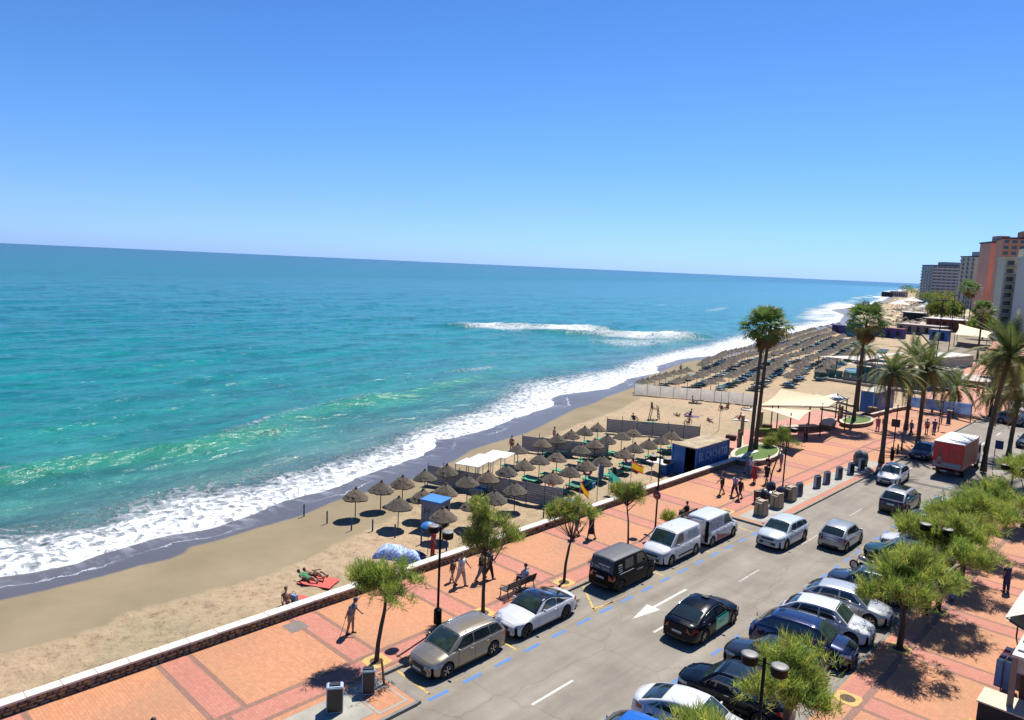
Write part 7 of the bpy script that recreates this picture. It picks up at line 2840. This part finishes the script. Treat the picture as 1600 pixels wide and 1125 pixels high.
low_wall((-32.0, 67.0), (-34.6, 72.0), 'short pale wall at the beach end of the square beside the palm pair', .45, .3)
low_wall((-30.5, 84.4), (-31.6, 89.0), 'rubble bench wall with cream top before the lawn planter', 1.3, .6)
low_wall((-33.4, 79.5), (-31.3, 84.0), 'low timber and stone bench wall beneath the cream sails', .8, .5)
low_wall((-29.85, 97.6), (-29.4, 104.5), 'pale coped wall in front of the blue kiosk', .35, .4)
low_wall((-29.4, 104.9), (-28.7, 110.0), 'pale coped wall between the blue kiosk and the banner', .35, .4)
low_wall((-36.0, 97.5), (-31.0, 97.0), 'low pale wall crossing the sand behind the lawn planter', .4, .2)
low_wall((-41, 108), (-34.0, 103.5), 'long pale bench wall on the sand behind the blue kiosk', .4, .25)

# cream shade sails on dark posts
M_sail = cloth('sail cream', (.88, .73, .47))
see_light(M_sail, .15)
tent = empty('shade_sails', (0, 0, 0), 0, 'cream shade sails on dark posts over the square by the palm pair', 'shade sail')


def sail(name, A, B, C, D, sag, m_=M_sail, parent=None):
    g_ = MB()
    A, B, C, D = map(Vector, (A, B, C, D))
    P = []
    n = 12
    for i in range(n + 1):
        u = i / n
        row = []
        for j in range(n + 1):
            v = j / n
            # edges curve inwards as tensioned cloth does
            p = (A * (1 - u) + B * u) * (1 - v) + (D * (1 - u) + C * u) * v
            c = (A + B + C + D) / 4
            pull = .10 * max(4 * u * (1 - u) * abs(2 * v - 1) ** 3, 4 * v * (1 - v) * abs(2 * u - 1) ** 3)
            p = p.lerp(c, pull) - Vector((0, 0, sag * 16 * u * (1 - u) * v * (1 - v)))
            row.append(p)
        P.append(row)
    g_.grid(P)
    g_.grid([[q_ - Vector((0, 0, .03)) for q_ in r] for r in P][::-1])
    return g_.build(name, m_, parent)


sail('main_sail', (-33.7, 74.0, 3.5), (-33.9, 79.3, 4.75), (-29.2, 86.8, 3.6), (-28.6, 79.6, 3.6), .25, parent=tent)
sail('lower_sail', (-33.0, 72.7, 3.5), (-31.2, 74.6, 3.5), (-28.6, 75.2, 3.7), (-28.0, 70.6, 3.3), .15, parent=tent)
sail('white_sail', (-33.5, 84.0, 3.0), (-32.0, 91.0, 3.4), (-29.6, 88.8, 3.4), (-31.8, 80.5, 2.9), .2, C_WHITE, tent)
for (x, y, h) in ((-34.26, 78.6, 3.5), (-29.5, 72.2, 3.6), (-29.9, 77.9, 3.6), (-29.6, 80.6, 3.7), (-31.4, 89.9, 3.6), (-33.7, 74.0, 3.5), (-33.9, 79.3, 4.75), (-32.2, 84.0, 3.5), (-29.2, 86.8, 3.6)):
    MB().tube([(x, y, 0), (x, y, h)], .07, 8).build('post', mat('dark steel post', (.04, .03, .028), .5), tent)
for a, b in (((-33.7, 74.0, 3.4), (-28.6, 79.6, 3.5)), ((-28.6, 79.6, 3.5), (-29.2, 86.8, 3.5)), ((-31.4, 89.9, 3.5), (-29.2, 86.8, 3.5))):
    MB().tube([a, b], .05, 6).build('beam', MATS['dark steel post'], tent)
for k, (x, y, nm) in enumerate(((-35.3, 73.8, 'square sandstone column nearer the blue container'), (-35.0, 77.6, 'square sandstone column behind the palm trunks'))):
    b = empty('stone_column', (x, y, 0), 0, nm, 'column')
    MB().box(-.14, .14, -.14, .14, 0, 2.1).build('shaft', mat('yellow green column', (.24, .22, .10), .9), b)
    MB().box(-.20, .20, -.20, .20, 2.102, 2.18).build('cap', M_wallw, b)
for (x, y, nm) in ((-32.3, 67.2, 'brown framed notice board beside the palm pair'), (-31.5, 91.8, 'brown framed notice board beside the lawn planter')):
    b = empty('notice_board', (x, y, 0), -.9, nm, 'notice board')
    MB().box(-.5, .5, -.08, .08, .35, 1.75).build('panel', mat('brown board', (.055, .018, .012), .7, var=.3), b)
    for s in (-.5, .5):
        MB().box(s - .05, s + .05, -.10, .10, 0, 1.95).build('post', M_w2, b)
    MB().box(-.3, .3, -.095, -.082, .7, 1.4).build('notice', mat('pale notice', (.2, .14, .12), .6, var=.5, scale=6), b)
for (x, y, nm) in ((-35.0, 70.8, 'low brown box planter on the sand behind the container'), (-35.1, 79.6, 'low brown box planter behind the sail posts')):
    b = empty('box_planter', (x, y, -.1), .3, nm, 'box')
    MB().box(-.5, .5, -.35, .35, -.4, .55).build('box', mat('brown board', (.055, .018, .012), .7), b)
    MB().box(-.42, .42, -.28, .28, .552, .58).build('soil', M_hole, b)
b = empty('hedge_box', (-33.2, 76.0, 0), .9, 'dark hedge trough under the lower cream sail', 'planter')
MB().box(-1.6, 1.6, -.3, .3, 0, .45).build('trough', M_rubble, b)
MB().box(-1.55, 1.55, -.33, .33, .452, .8).build('hedge', M_leaf[2], b)

# blue kiosk
kx0, kx1, ky0, ky1 = -32.3, -30.7, 102.7, 109.5
ks_ = empty('blue_kiosk', (0, 0, 0), 0, 'blue container kiosk with pale roof behind the low wall', 'kiosk')
MB().box(kx0 - .6, kx1, ky0, ky1, -.3, 2.45).build('body', mat('kiosk blue', (.012, .15, .46), .45, var=.1), ks_)
MB().box(kx0 - .7, kx1 + .05, ky0 - .05, ky1 + .05, 2.452, 2.56).build('roof', mat('pale kiosk roof', (.42, .38, .30), .8), ks_)
MB().box(kx1 + .004, kx1 + .03, ky0 + 1.2, ky1 - 1.0, 1.0, 2.2).build('hatch', mat('kiosk hatch', (.03, .12, .28), .4), ks_)
b = empty('flagpole', (-30.6, 100.6, 0), 0, 'white flagpole rising in front of the blue kiosk', 'flagpole')
MB().tube([(0, 0, 0), (0, 0, hgt(-30.6, 100.6, 566))], [.06], 8).build('pole', M_pole, b) if False else MB().tube([(0, 0, 0), (0, 0, 7.6)], .05, 8).build('pole', M_pole, b)
MB().box(-.5, .5, -.5, .5, 0, .9).build('pole_base', M_rubble, b)

# banner over the promenade
ba, bb2 = Vector((-28.6, 109.6)), Vector((-20.85, 106.7))
bn = empty('banner', (0, 0, 0), 0, 'long pale blue banner stretched across the promenade beyond the date palms', 'banner')


def banner_mat():
    m = bpy.data.materials.new('blue banner print')
    t, b_ = nodes(m)
    co = objcoord(t, (.35, .35, 1.2))
    n1 = N(t, 'TexNoise', Scale=1.6, Detail=4.0)
    L(t, co, n1.inputs['Vector'])
    r1 = ramp(t, n1.outputs['Fac'], [(.35, (.34, .54, .84)), (.5, (.46, .64, .90)), (.62, (.60, .76, .92)), (.72, (.50, .72, .70))])
    L(t, r1.outputs[0], b_.inputs['Base Color'])
    b_.inputs['Roughness'].default_value = .7
    return m


tl, bl_ = hgt(ba.x, ba.y, 620), hgt(ba.x, ba.y, 636)
tr, br_ = hgt(bb2.x, bb2.y, 631), hgt(bb2.x, bb2.y, 649)
g_ = MB()
P = [[(lerp(ba.x, bb2.x, i / 12), lerp(ba.y, bb2.y, i / 12) + .12 * sin(i * .9), lerp(lerp(bl_, br_, i / 12), lerp(tl, tr, i / 12), j / 3)) for j in range(4)] for i in range(13)]
g_.grid(P)
g_.grid([[(x, y + .03, z) for x, y, z in r] for r in P][::-1])
g_.build('cloth', see_light(banner_mat(), .5), bn)
M_bt = mat('white banner letters', (.80, .86, .92), .6)
an = math.atan2(bb2.y - ba.y, bb2.x - ba.x)
mid = (ba + bb2) / 2
ptxt('Playas', .75, M_bt, bn, loc=(lerp(ba.x, bb2.x, .2), lerp(ba.y, bb2.y, .2) - .2, lerp(bl_ + .1, tl, .5)), rot=(pi / 2, 0, an))
ptxt('de la Costa', .45, M_bt, bn, loc=(lerp(ba.x, bb2.x, .75), lerp(ba.y, bb2.y, .75) - .2, lerp(br_, tr, .5)), rot=(pi / 2, 0, an))
for q_, t_ in ((ba, tl), (bb2, tr), (ba.lerp(bb2, .64), tr), (ba.lerp(bb2, .72), tr)):
    MB().tube([(q_.x, q_.y + .12, 0), (q_.x, q_.y + .12, t_ + .1)], .06, 8).build('post', M_iron, bn)
b = empty('advert_pillar', (-22.4, 103.0, 0), 0, 'blue and khaki information pillar under the banner', 'pillar')
MB().box(-.2, .2, -.2, .2, 0, 1.5).build('pillar', M_nvy, b)
MB().box(-.3, .3, -.3, .3, 1.502, 1.6).build('cap', C_KHAKI, b)

# beach bar with teal glass
M_tealg = mat('teal glass screen', (0.03, 0.13, 0.13), .1, var=.35, scale=1.0, spec=.8)
M_tealw = mat('pale turquoise wall', (0.20, 0.34, 0.37), .6, var=.25, scale=.5)
M_whr = mat('white roof membrane', (0.60, 0.52, 0.45), .7, var=.1)
M_dk = mat('dark interior', (0.02, 0.022, 0.025), .8)
M_shutter = mat('grey shutter', (0.22, 0.23, 0.25), .6, var=.15)
bar = empty('beach_bar', (-38, 137, 0), R(-6), 'low beach bar with turquoise walls, teal glass terrace and white sail roofs', 'building')
MB().box(-6, 7.5, -3, 4, -.6, 2.9).build('wall', M_tealw, bar)
MB().box(-6.4, 7.9, -3.5, 4.5, 2.902, 3.15).build('roof', M_whr, bar)
for k in range(7):
    MB().box(-5.6 + 1.25 * k, -4.6 + 1.25 * k, -3.03, -3.005, .1, 2.3).build('glass_panel', M_tealg, bar)
for k in range(3):
    MB().box(3.4 + 1.35 * k, 4.6 + 1.35 * k, -3.04, -3.005, .1, 2.4).build('shutter', M_shutter, bar)
MB().box(.6, 2.0, -3.08, -3.045, .2, 1.7).build('dark_window', M_dk, bar)
for k in range(9):
    MB().box(-12.5 + 1.3 * k, -11.3 + 1.3 * k, -5.02, -4.98, -.4, 1.2).build('terrace_glass', M_tealg, bar)
for k in range(4):
    MB().box(-12.53, -12.47, -5 + 2 * k, -3.1 + 2 * k, -.4, 1.2).build('terrace_glass', M_tealg, bar)
MB().box(-12.6, -1, -5.05, 3, -.62, -.42).build('terrace_floor', mat('terrace deck', (.25, .2, .15), .8), bar)
MB().box(-11, 7, -6.2, -5.3, -.6, -.2).build('step', M_wallw, bar)
sail('sail_roof', (-13.5, -2.5, 3.0), (-8, 5.5, 3.4), (0, 3, 5.2), (-4.5, -4.0, 3.3), .25, M_whr, bar)
sail('small_sail_roof', (-7.5, -4.6, 2.6), (-6.5, -1.5, 2.9), (-2.5, -2, 2.8), (-3.0, -4.6, 2.5), .1, M_whr, bar)
for x, y in ((-13.3, -2.4), (-8, 5.3), (-4.5, -3.9), (-12, 2)):
    MB().tube([(x, y, -.6), (x, y, 3.1)], .08, 6).build('post', M_iron, bar)
for k in range(6):
    root = empty('terrace_table', (-46.5 + 1.6 * (k % 3) + .4, 133.2 + 2.4 * (k // 3), -.6), 0, ['seaward', 'middle', 'landward'][k % 3] + ' dark terrace table in the ' + ['front', 'back'][k // 3] + ' row inside the teal glass screen', 'table', 'terrace tables of the beach bar')
    MB().lathe([(.0, .72), (.5, .72), (.5, .76), (0, .76)], 10).build('table_top', M_wood, root)
    MB().tube([(0, 0, 0), (0, 0, .72)], .05, 6).build('leg', M_iron, root)


# simple sheds and tents further along
def hut(px, py, w_, d_, h, wallm, roofm, label, cat='building', rz=-.1, name='beach_hut', rx=.25, door=True, sandy=False):
    p = GS(px, py) if sandy else G(px, py, 0)
    root = empty(name, p, rz, label, cat)
    MB().box(-w_ / 2, w_ / 2, -d_ / 2, d_ / 2, -.6, h).build('wall', wallm, root)
    MB().box(-w_ / 2 - rx, w_ / 2 + rx, -d_ / 2 - rx, d_ / 2 + rx, h + .002, h + .2).build('roof', roofm, root)
    if door:
        for k in range(max(1, int(w_ / 2.4))):
            xx = -w_ / 2 + (k + .5) * w_ / max(1, int(w_ / 2.4))
            MB().box(xx - .5, xx + .5, -d_ / 2 - .02, -d_ / 2 - .004, .2, h * .8).build('window', M_dk, root)
    return root


M_purp = mat('violet container', (.05, .03, .20), .5)
M_tl = mat('teal container', (.02, .20, .26), .5)
M_redw = mat('red brown wall', (.20, .055, .04), .8, var=.2)
M_bl = mat('kiosk blue', (.012, .15, .46), .45)
hut(1318, 521, 7, 2.6, 2.6, M_purp, M_purp, 'violet container hut at the far end of the parasol field', sandy=True)
hut(1334, 526, 4, 2.6, 4.2, M_tl, M_tl, 'tall teal container hut beside the violet one', sandy=True, door=False)
hut(1384, 527, 11, 3, 3.0, M_purp, M_redw, 'violet hut with red lettered side behind the fan palm', sandy=True)
hut(1468, 531, 5, 3, 3.0, M_bl, M_whr, 'small blue hut in front of the red-brown restaurant')
hut(1498, 518, 20, 8, 4.2, M_redw, C_WHITE, 'red-brown restaurant with a white awning roof', rx=1.2)
hut(1440, 520, 14, 7, 2.6, mat('taupe wall', (.24, .20, .17), .8), mat('grey pink roof', (.40, .34, .32), .8), 'rounded taupe building left of the red-brown restaurant')
hut(1478, 572, 5, 14, 2.2, mat('bar cream wall', (.45, .40, .32), .8), mat('striped cream roof', (.58, .54, .44), .8), 'long cream striped stall roof behind the beach bar', rz=-.15)
hut(1430, 500, 9, 6, 3.4, M_dk, C_WHITE, 'open white canopy pavilion left of the tree clump', rx=1.0)
hut(1522, 600, 6, 9, .9, M_rubble, mat('pale deck', (.50, .42, .36), .8), 'low pale terrace planter on the far promenade', rz=-.15, door=False)
hut(1404, 463, 18, 8, 6, mat('pink white house', (.50, .36, .33), .8), C_WHITE, 'small pinkish white house on the distant point', rx=.4)
hut(1386, 463, 10, 8, 5, M_dk, mat('slate', (.1, .12, .13), .8), 'dark little house at the tip of the distant point')
for k, (px, py, w_) in enumerate(((1425, 476, 16), (1405, 482, 13), (1497, 500, 9), (1510, 503, 9), (1446, 488, 9))):
    p = G(px, py, 0)
    root = empty('marquee', p, .2 * k, ['big white marquee on the distant beach, highest of the tents', 'white marquee left of the biggest one', 'cream marquee above the restaurant, left', 'cream marquee above the restaurant, right', 'small white marquee left of the tree clump'][k], 'marquee', 'white and cream tents far along the beach')
    q = MB()
    q.lathe([(w_ / 2, 3.0), (w_ * .2, 4.6), (0, 6.2)], 8)
    q.build('canopy', C_WHITE if k < 2 or k == 4 else M_sail, root)
    for a in range(4):
        MB().tube([(w_ * .35 * cos(a * pi / 2 + .4), w_ * .35 * sin(a * pi / 2 + .4), 0), (w_ * .35 * cos(a * pi / 2 + .4), w_ * .35 * sin(a * pi / 2 + .4), 3.4)], .12, 5).build('pole', M_iron, root)
# cream sails far along
t2 = empty('shade_sails', (0, 0, 0), 0, 'cream shade sails far along the promenade below the restaurant', 'shade sail')
a1, a2, a3, a4 = (G(*q_, 0) for q_ in ((1490, 540), (1495, 532), (1550, 538), (1540, 548)))
for v in (a1, a2, a3, a4):
    pass
sail('sail', a1 + V3(0, 0, 3.2), a2 + V3(0, 0, 5.2), a3 + V3(0, 0, 3.6), a4 + V3(0, 0, 3.4), .3, parent=t2)
for v, h in ((a1, 3.2), (a2, 5.2), (a3, 3.6), (a4, 3.4)):
    MB().tube([v, v + V3(0, 0, h)], .09, 6).build('post', MATS['dark steel post'], t2)
# tall lamp posts far along
for k, (px, py, pt) in enumerate(((1458, 603, 470), (1482, 548, 462), (1525, 566, 498))):
    p = G(px, py, 0)
    h = hgt(p.x, p.y, pt)
    b = empty('tall_lamp', p, 0, ['tall thin lamp post rising beside the beach bar', 'tall lamp post before the tree clump', 'tall lamp post right of the cream far sails'][k], 'street lamp')
    MB().tube([(0, 0, 0), (0, 0, h)], [.12, .07], 6).build('post', M_iron, b)
    MB().box(-1.1, 1.1, -.15, .15, h, h + .15).build('arm', M_iron, b)

# trees further along ---------------------------------------------------
wt = (.35, .1, .45, .10)


def far_tree(px, py, ptop, r, label, seed, n=700, col=wt, flat=.7):
    p = G(px, py, 0)
    h = hgt(p.x, p.y, ptop)
    k = h / 8
    return small_tree('leafy_tree', p.x, p.y, ([(0, 0, 0), (0, 0, h * .6)], [.25, .15]), [], [((0, 0, h * .68), (r, r, h * .30)), ((r * .6, 0, h * .6), (r * .6, r * .6, h * .24)), ((-r * .6, .3, h * .62), (r * .6, r * .6, h * .24)), ((0, 0, h * .85), (r * .6, r * .6, h * .14))], n, label, blen=.9, bw=.09, seed=seed, wts=col, group='leafy trees far along the promenade')


far_tree(1462, 512, 466, 4.2, 'dark leafy tree, left half of the clump before the hotels', 71, 1500, (.2, .05, .45, .30))
far_tree(1483, 512, 468, 4.2, 'dark leafy tree, right half of the clump before the hotels', 72, 1500, (.3, .1, .5, .10))
far_tree(1472, 500, 460, 5, 'brownish tree behind the clump', 73, 900, (.2, .1, .2, .5))
far_tree(1450, 480, 455, 9, 'far tree at the foot of the grey hotel, left', 74, 900)
far_tree(1478, 482, 452, 11, 'far tree at the foot of the grey hotel, right', 75, 900, (.3, .15, .25, .3))
far_tree(1432, 470, 447, 14, 'distant dark tree left of the grey hotel', 76, 800)
far_tree(1415, 462, 444, 9, 'lone distant tree on the point', 77, 600, (.2, .0, .7, .1))
far_tree(1562, 600, 545, 3.0, 'bushy tree behind the tallest palm crown', 78, 900, (.5, .2, .2, .1))
far_tree(1585, 620, 570, 3.0, 'bushy dark tree at the right edge beyond the palms', 79, 900)
far_tree(1535, 530, 492, 5, 'leafy tree below the pink tower', 80, 900)
fp_ = G(1527, 560, 0)
fan_palm(fp_.x, fp_.y, hgt(fp_.x, fp_.y, 486), 'fan palm with yellowing leaves before the pink tower', 81, 36, 1.9, z=0)
for k, (px, py, pt) in enumerate(((1504, 512, 450), (1512, 514, 453))):
    p = G(px, py, 0)
    fan_palm(p.x, p.y, hgt(p.x, p.y, pt), ['thin tall fan palm before the beige tower, left of two', 'thin tall fan palm before the beige tower, right of two'][k], 82 + k, 26, 2.4, z=0, skirt=6)
p = G(1400, 560, -.5)
date_palm(-19.8, 112.5, 3.0, 'short date palm behind the moped at the road bend', 85, 30, 1.2, .2, 0)

# ------------------------------------------------------------------ tall buildings
M_win = mat('dark window glass', (0.03, 0.045, 0.055), .12, var=.4, scale=.4, spec=.7)
M_white = mat('white balcony parapet', (.50, .49, .46), .8)


def tower(px, dist, w_, d_, h, floors, bays, rz, wallm, label, style='win', roofm=None, slabm=None, side_bays=0):
    d = Vector(G(px, 800, 0))
    dirv = ((px - 800) * RT + FPX * FW)
    dirv = Vector((dirv.x, dirv.y, 0)).normalized()
    c = dirv * dist
    if h < 0:
        h = hgt(c.x - dirv.x * d_ / 2, c.y - dirv.y * d_ / 2, -h)
    root = empty('apartment_tower', (c.x, c.y, 0), rz, label, 'building')
    MB().box(-w_ / 2, w_ / 2, -d_ / 2, d_ / 2, -.6, h).build('wall', wallm, root)
    MB().box(-w_ / 2 - .4, w_ / 2 + .4, -d_ / 2 - .4, d_ / 2 + .4, h + .01, h + .7).build('roof', roofm or wallm, root)
    MB().box(-w_ * .2, w_ * .15, -d_ * .3, d_ * .3, h + .72, h + 3.6).build('roof_room', wallm, root)
    fh = h / floors
    bw_ = w_ / bays
    wm = MB().box(-bw_ * .30, bw_ * .30, -.12, .02, 0, fh * .52).mesh('window', M_win)
    slab_ = MB().box(-w_ / 2 + .3, w_ / 2 - .3, -1.3, 0, 0, .22).mesh('balcony slab', slabm or M_white)
    par = MB().box(-w_ / 2 + .3, w_ / 2 - .3, -1.32, -1.2, .22, 1.1).mesh('balcony parapet', slabm or M_white)
    for f in range(floors):
        z = f * fh
        for b_ in range(bays):
            if style == 'few' and b_ % 3 != 2:
                continue
            o = link('window', wm, root)
            o.location = (-w_ / 2 + (b_ + .5) * bw_, -d_ / 2, z + fh * .28)
        if style == 'band':
            link('balcony_slab', slab_, root).location = (0, -d_ / 2, z + .02)
            link('balcony_parapet', par, root).location = (0, -d_ / 2, z + .02)
        if style == 'glass':
            link('balcony_slab', slab_, root).location = (0, -d_ / 2, z + .02)
        for b_ in range(side_bays):
            o = link('window', wm, root)
            o.location = (-w_ / 2, d_ / 2 - (b_ + .5) * d_ / side_bays, z + fh * .28)
            o.rotation_euler = (0, 0, -pi / 2)
            if style in ('band', 'few'):
                q_ = link('side_balcony', BALC, root)
                q_.location = (-w_ / 2, d_ / 2 - (b_ + .5) * d_ / side_bays, z + .02)
                q_.rotation_euler = (0, 0, -pi / 2)
    return root


BALC = MB().box(-1.5, 1.5, -1.2, 0, 0, .2).box(-1.5, 1.5, -1.22, -1.12, .2, 1.0).mesh('side balcony', M_white)
M_b1 = mat('grey concrete tower', (.56, .50, .46), .85, var=.1, scale=.2)
M_b2 = mat('beige tower render', (.80, .64, .45), .85, var=.06, scale=.1)
M_b3 = mat('salmon tower render', (.78, .37, .27), .85, var=.08, scale=.1)
M_b4 = mat('orange tower render', (.78, .34, .19), .85, var=.08, scale=.1)
M_b5 = mat('olive cream block', (.62, .57, .42), .85, var=.08, scale=.1)
M_b6 = mat('off-white end wall', (.66, .62, .57), .85, var=.06)
M_dkr = mat('dark slate roof', (.06, .055, .07), .7)
tower(1467, 760, 37, 22, -416, 12, 9, R(36), M_b1, 'wide grey banded hotel, furthest of the tall buildings', 'band', M_dkr, mat('grey parapet', (.72, .66, .60), .85), 4)
tower(1513, 560, 16, 15, -402, 13, 6, R(44), M_b2, 'beige apartment tower with green dark roof, left of the salmon one', 'few', M_dkr, None, 3)
tower(1541, 430, 13, 14, -380, 14, 5, R(30), M_b3, 'salmon pink tower standing left of the orange one', 'few', M_dkr, M_b3, 0)
tower(1588, 400, 24, 18, -374, 15, 8, R(18), M_b4, 'tallest orange tower at the right edge', 'win', M_dkr, M_b3, 0)
tower(1592, 300, 17, 12, -406, 10, 5, R(20), M_b5, 'olive and glass balcony block in front of the orange tower', 'glass', M_b5, mat('green glass rail', (.16, .20, .16), .3), 0)
tower(1622, 285, 14, 14, -404, 9, 3, R(25), M_b6, 'off-white block end cut by the right edge', 'few')
h_ = MB()

# low distant coast behind the point
hl = MB()
rg = random.Random(3)
P = []
for k in range(26):
    t = k / 25
    x = lerp(-560, 2500, t)
    P.append([(x, lerp(2150, 6500, t) + yy, (12 + 45 * t + 8 * rg.random()) * zz) for yy, zz in ((0, 0), (120, .7), (300, 1.0), (700, .6), (1200, 0))])
hl.grid(P)
hl.build('distant_hills', mat('hazy scrub hills', (.10, .105, .08), .95, var=.2, scale=.01, world=True), kind='structure')

# ------------------------------------------------------------------ kiosk at the lower right
kk = empty('market_kiosk', (0, 0, 0), 0, 'white street kiosk with awning, shelves of coloured goods, cut by the right edge', 'kiosk')
M_kw = mat('kiosk white metal', (.40, .38, .35), .6, var=.12)
M_kb = mat('kiosk cream canvas', (.58, .50, .38), .8, var=.06)
MB().box(-3.9, -1.0, 33.2, 39.5, 2.3, 2.95).build('fascia', M_kw, kk)
MB().box(-4.1, -1.0, 33.0, 39.7, 2.952, 3.05).build('roof', mat('kiosk white roof', (.60, .57, .52), .7), kk)
for k in range(6):
    MB().box(-4.0, -1.0, 33.5 + k, 33.58 + k, 3.052, 3.12).build('roof_rib', M_kw, kk)
for x, y in ((-4.0, 33.3), (-4.0, 39.3), (-4.0, 36.3)):
    MB().box(x - .10, x + .10, y - .10, y + .10, 0, 2.9).build('post', mat('kiosk taupe post', (.24, .19, .15), .7), kk)
MB().box(-3.0, -2.9, 33.5, 39.3, 0, 2.28).build('back_wall', M_dk, kk)
rg = random.Random(21)
for r0 in range(4):
    for k in range(9):
        y = 33.8 + k * .62
        c = rg.choice((cloth('pink', (.55, .16, .22)), C_RED, C_WHITE, C_BLUE, cloth('purple', (.12, .06, .22)), C_NAVY))
        MB().box(-3.42, -3.18, y - .22, y + .2, .35 + r0 * .5, .35 + r0 * .5 + rg.uniform(.22, .4)).build('folded_goods', c, kk)
for r0 in range(4):
    MB().box(-3.5, -3.1, 33.5, 39.2, .30 + r0 * .5, .34 + r0 * .5).build('shelf', M_kw, kk)
an_ = math.radians(0)
g_ = MB()
g_.face([(-5.2, 38.2, 2.4), (-3.9, 38.2, 3.2), (-3.9, 42.5, 3.2), (-5.2, 42.5, 2.4)][::-1])
g_.face([(-5.2, 38.2, 2.37), (-3.9, 38.2, 3.17), (-3.9, 42.5, 3.17), (-5.2, 42.5, 2.37)])
g_.build('side_awning', mat('kiosk white roof', (.60, .57, .52), .7), kk)
g_ = MB()
g_.face([(-5.3, 39.3, 1.9), (-4.05, 37.6, 2.2), (-4.0, 40.2, 2.9), (-4.9, 41.0, 2.2)])
g_.build('cream_flap', M_kb, kk)
MB().tube([(-5.2, 42.4, 2.4), (-5.2, 42.4, 0)], .04, 6).build('awning_leg', M_iron, kk)
MB().tube([(-5.2, 38.3, 2.4), (-4.0, 38.3, 1.9)], .03, 6).build('awning_arm', M_iron, kk)
# clothes rail beside it
rl = empty('clothes_rail', (-4.55, 35.9, 0), R(88), 'rail of hanging blue and white towels beside the kiosk post', 'clothes rail')
MB().tube([(-.9, 0, 0), (-.9, 0, 1.75), (.9, 0, 1.75), (.9, 0, 0)], .025, 6).build('rail_frame', M_iron, rl)
for k in range(9):
    c = (C_BLUE, C_WHITE, C_NAVY, cloth('lilac', (.36, .32, .52)), C_WHITE, cloth('pink', (.55, .16, .22)), C_NAVY, C_WHITE, C_BLUE)[k]
    g_ = MB()
    P = [[(-.8 + .2 * k + .02 * sin(j), -.28 + .56 * i / 4, 1.74 - 1.15 * j / 5) for j in range(6)] for i in range(5)]
    g_.grid(P)
    g_.grid([[(x + .03, y, z) for x, y, z in r] for r in P][::-1])
    g_.build('hanging_towel', c, rl)
pn = empty('shop_counter', (-4.7, 33.6, 0), 0, 'low dark stall counter at the corner of the kiosk', 'counter')
MB().box(-.25, 1.5, -.8, .5, 0, .8).build('base', M_dk, pn)
MB().box(-.3, 1.55, -.85, .55, .802, .86).build('top', M_kb, pn)
pl = empty('potted_plant', G(1519, 1150, 0), 0, 'broad-leaved potted plant peeking in at the bottom edge beside the kiosk', 'plant')
MB().lathe([(.14, 0), (.2, .3), (.18, .3), (0, .28)], 10).build('pot', M_rubble, pl)
for k in range(9):
    q = MB()
    a = k * .7
    q.grid([[Vector((cos(a), sin(a), 0)) * (.5 * t) + Vector((-sin(a), cos(a), 0)) * (s * .10 * sin(pi * min(1, t + .1))) + Vector((0, 0, .3 + .55 * t - .45 * t * t)) for s in (-1, 0, 1)] for t in (0, .25, .5, .75, 1)])
    q.build('leaf', M_leaf[k % 2], pl)
# two dark heads seen at the very bottom
_p = G(238, 1127, 1.66)
person(_p.x, _p.y, 1.0, 'dark-haired person of whom only the head shows at the bottom edge', STAND, C_BLACK, C_BLACK, 'trousers')

# small strollers far off, copies of the near ones
far = [(1534, 626, 'grey'), (1528, 618, 'x'), (1540, 612, 'x'), (1536, 600, 'x'), (1420, 512, 'x'), (1432, 508, 'x'), (1445, 514, 'x'), (1410, 516, 'x'), (1236, 528, 'x'), (1243, 526, 'x'), (1400, 505, 'x')]
protos = [o for o in list(S.objects) if o.name.startswith('person') and o.parent is None and o.get('group') == gp]
for k, (px, py, _) in enumerate(far):
    sandy = k in (8, 9)
    q_ = GS(px, py) if sandy else G(px, py, 0)
    lb = 'tiny far figure, ' + ['first beyond the banner on the promenade', 'second beyond the banner on the promenade', 'third beyond the banner on the promenade', 'fourth and furthest beyond the banner', 'right of the far marquees, near', 'right of the far marquees, second', 'before the white canopy pavilion', 'before the violet hut', 'left one at the water past the dense field', 'right one at the water past the dense field', 'among the far parasols'][k]
    copy_tree(protos[(k * 3) % len(protos)], q_, k * 1.3, lb, 'tiny far figures')

# one even albedo calibration for the whole place: every surface reflects the same share less
for m_ in bpy.data.materials:
    if not m_.use_nodes or 'glass' in m_.name or 'windscreen' in m_.name:
        continue
    t_ = m_.node_tree
    for n_ in [n for n in t_.nodes if n.type in ('BSDF_PRINCIPLED', 'BSDF_TRANSLUCENT')]:
        s_ = n_.inputs['Base Color'] if n_.type == 'BSDF_PRINCIPLED' else n_.inputs['Color']
        if s_.links:
            src = s_.links[0].from_socket
            L(t_, mix(t_, 1.0, src, (0.76, 0.76, 0.76), 'MULTIPLY'), s_)
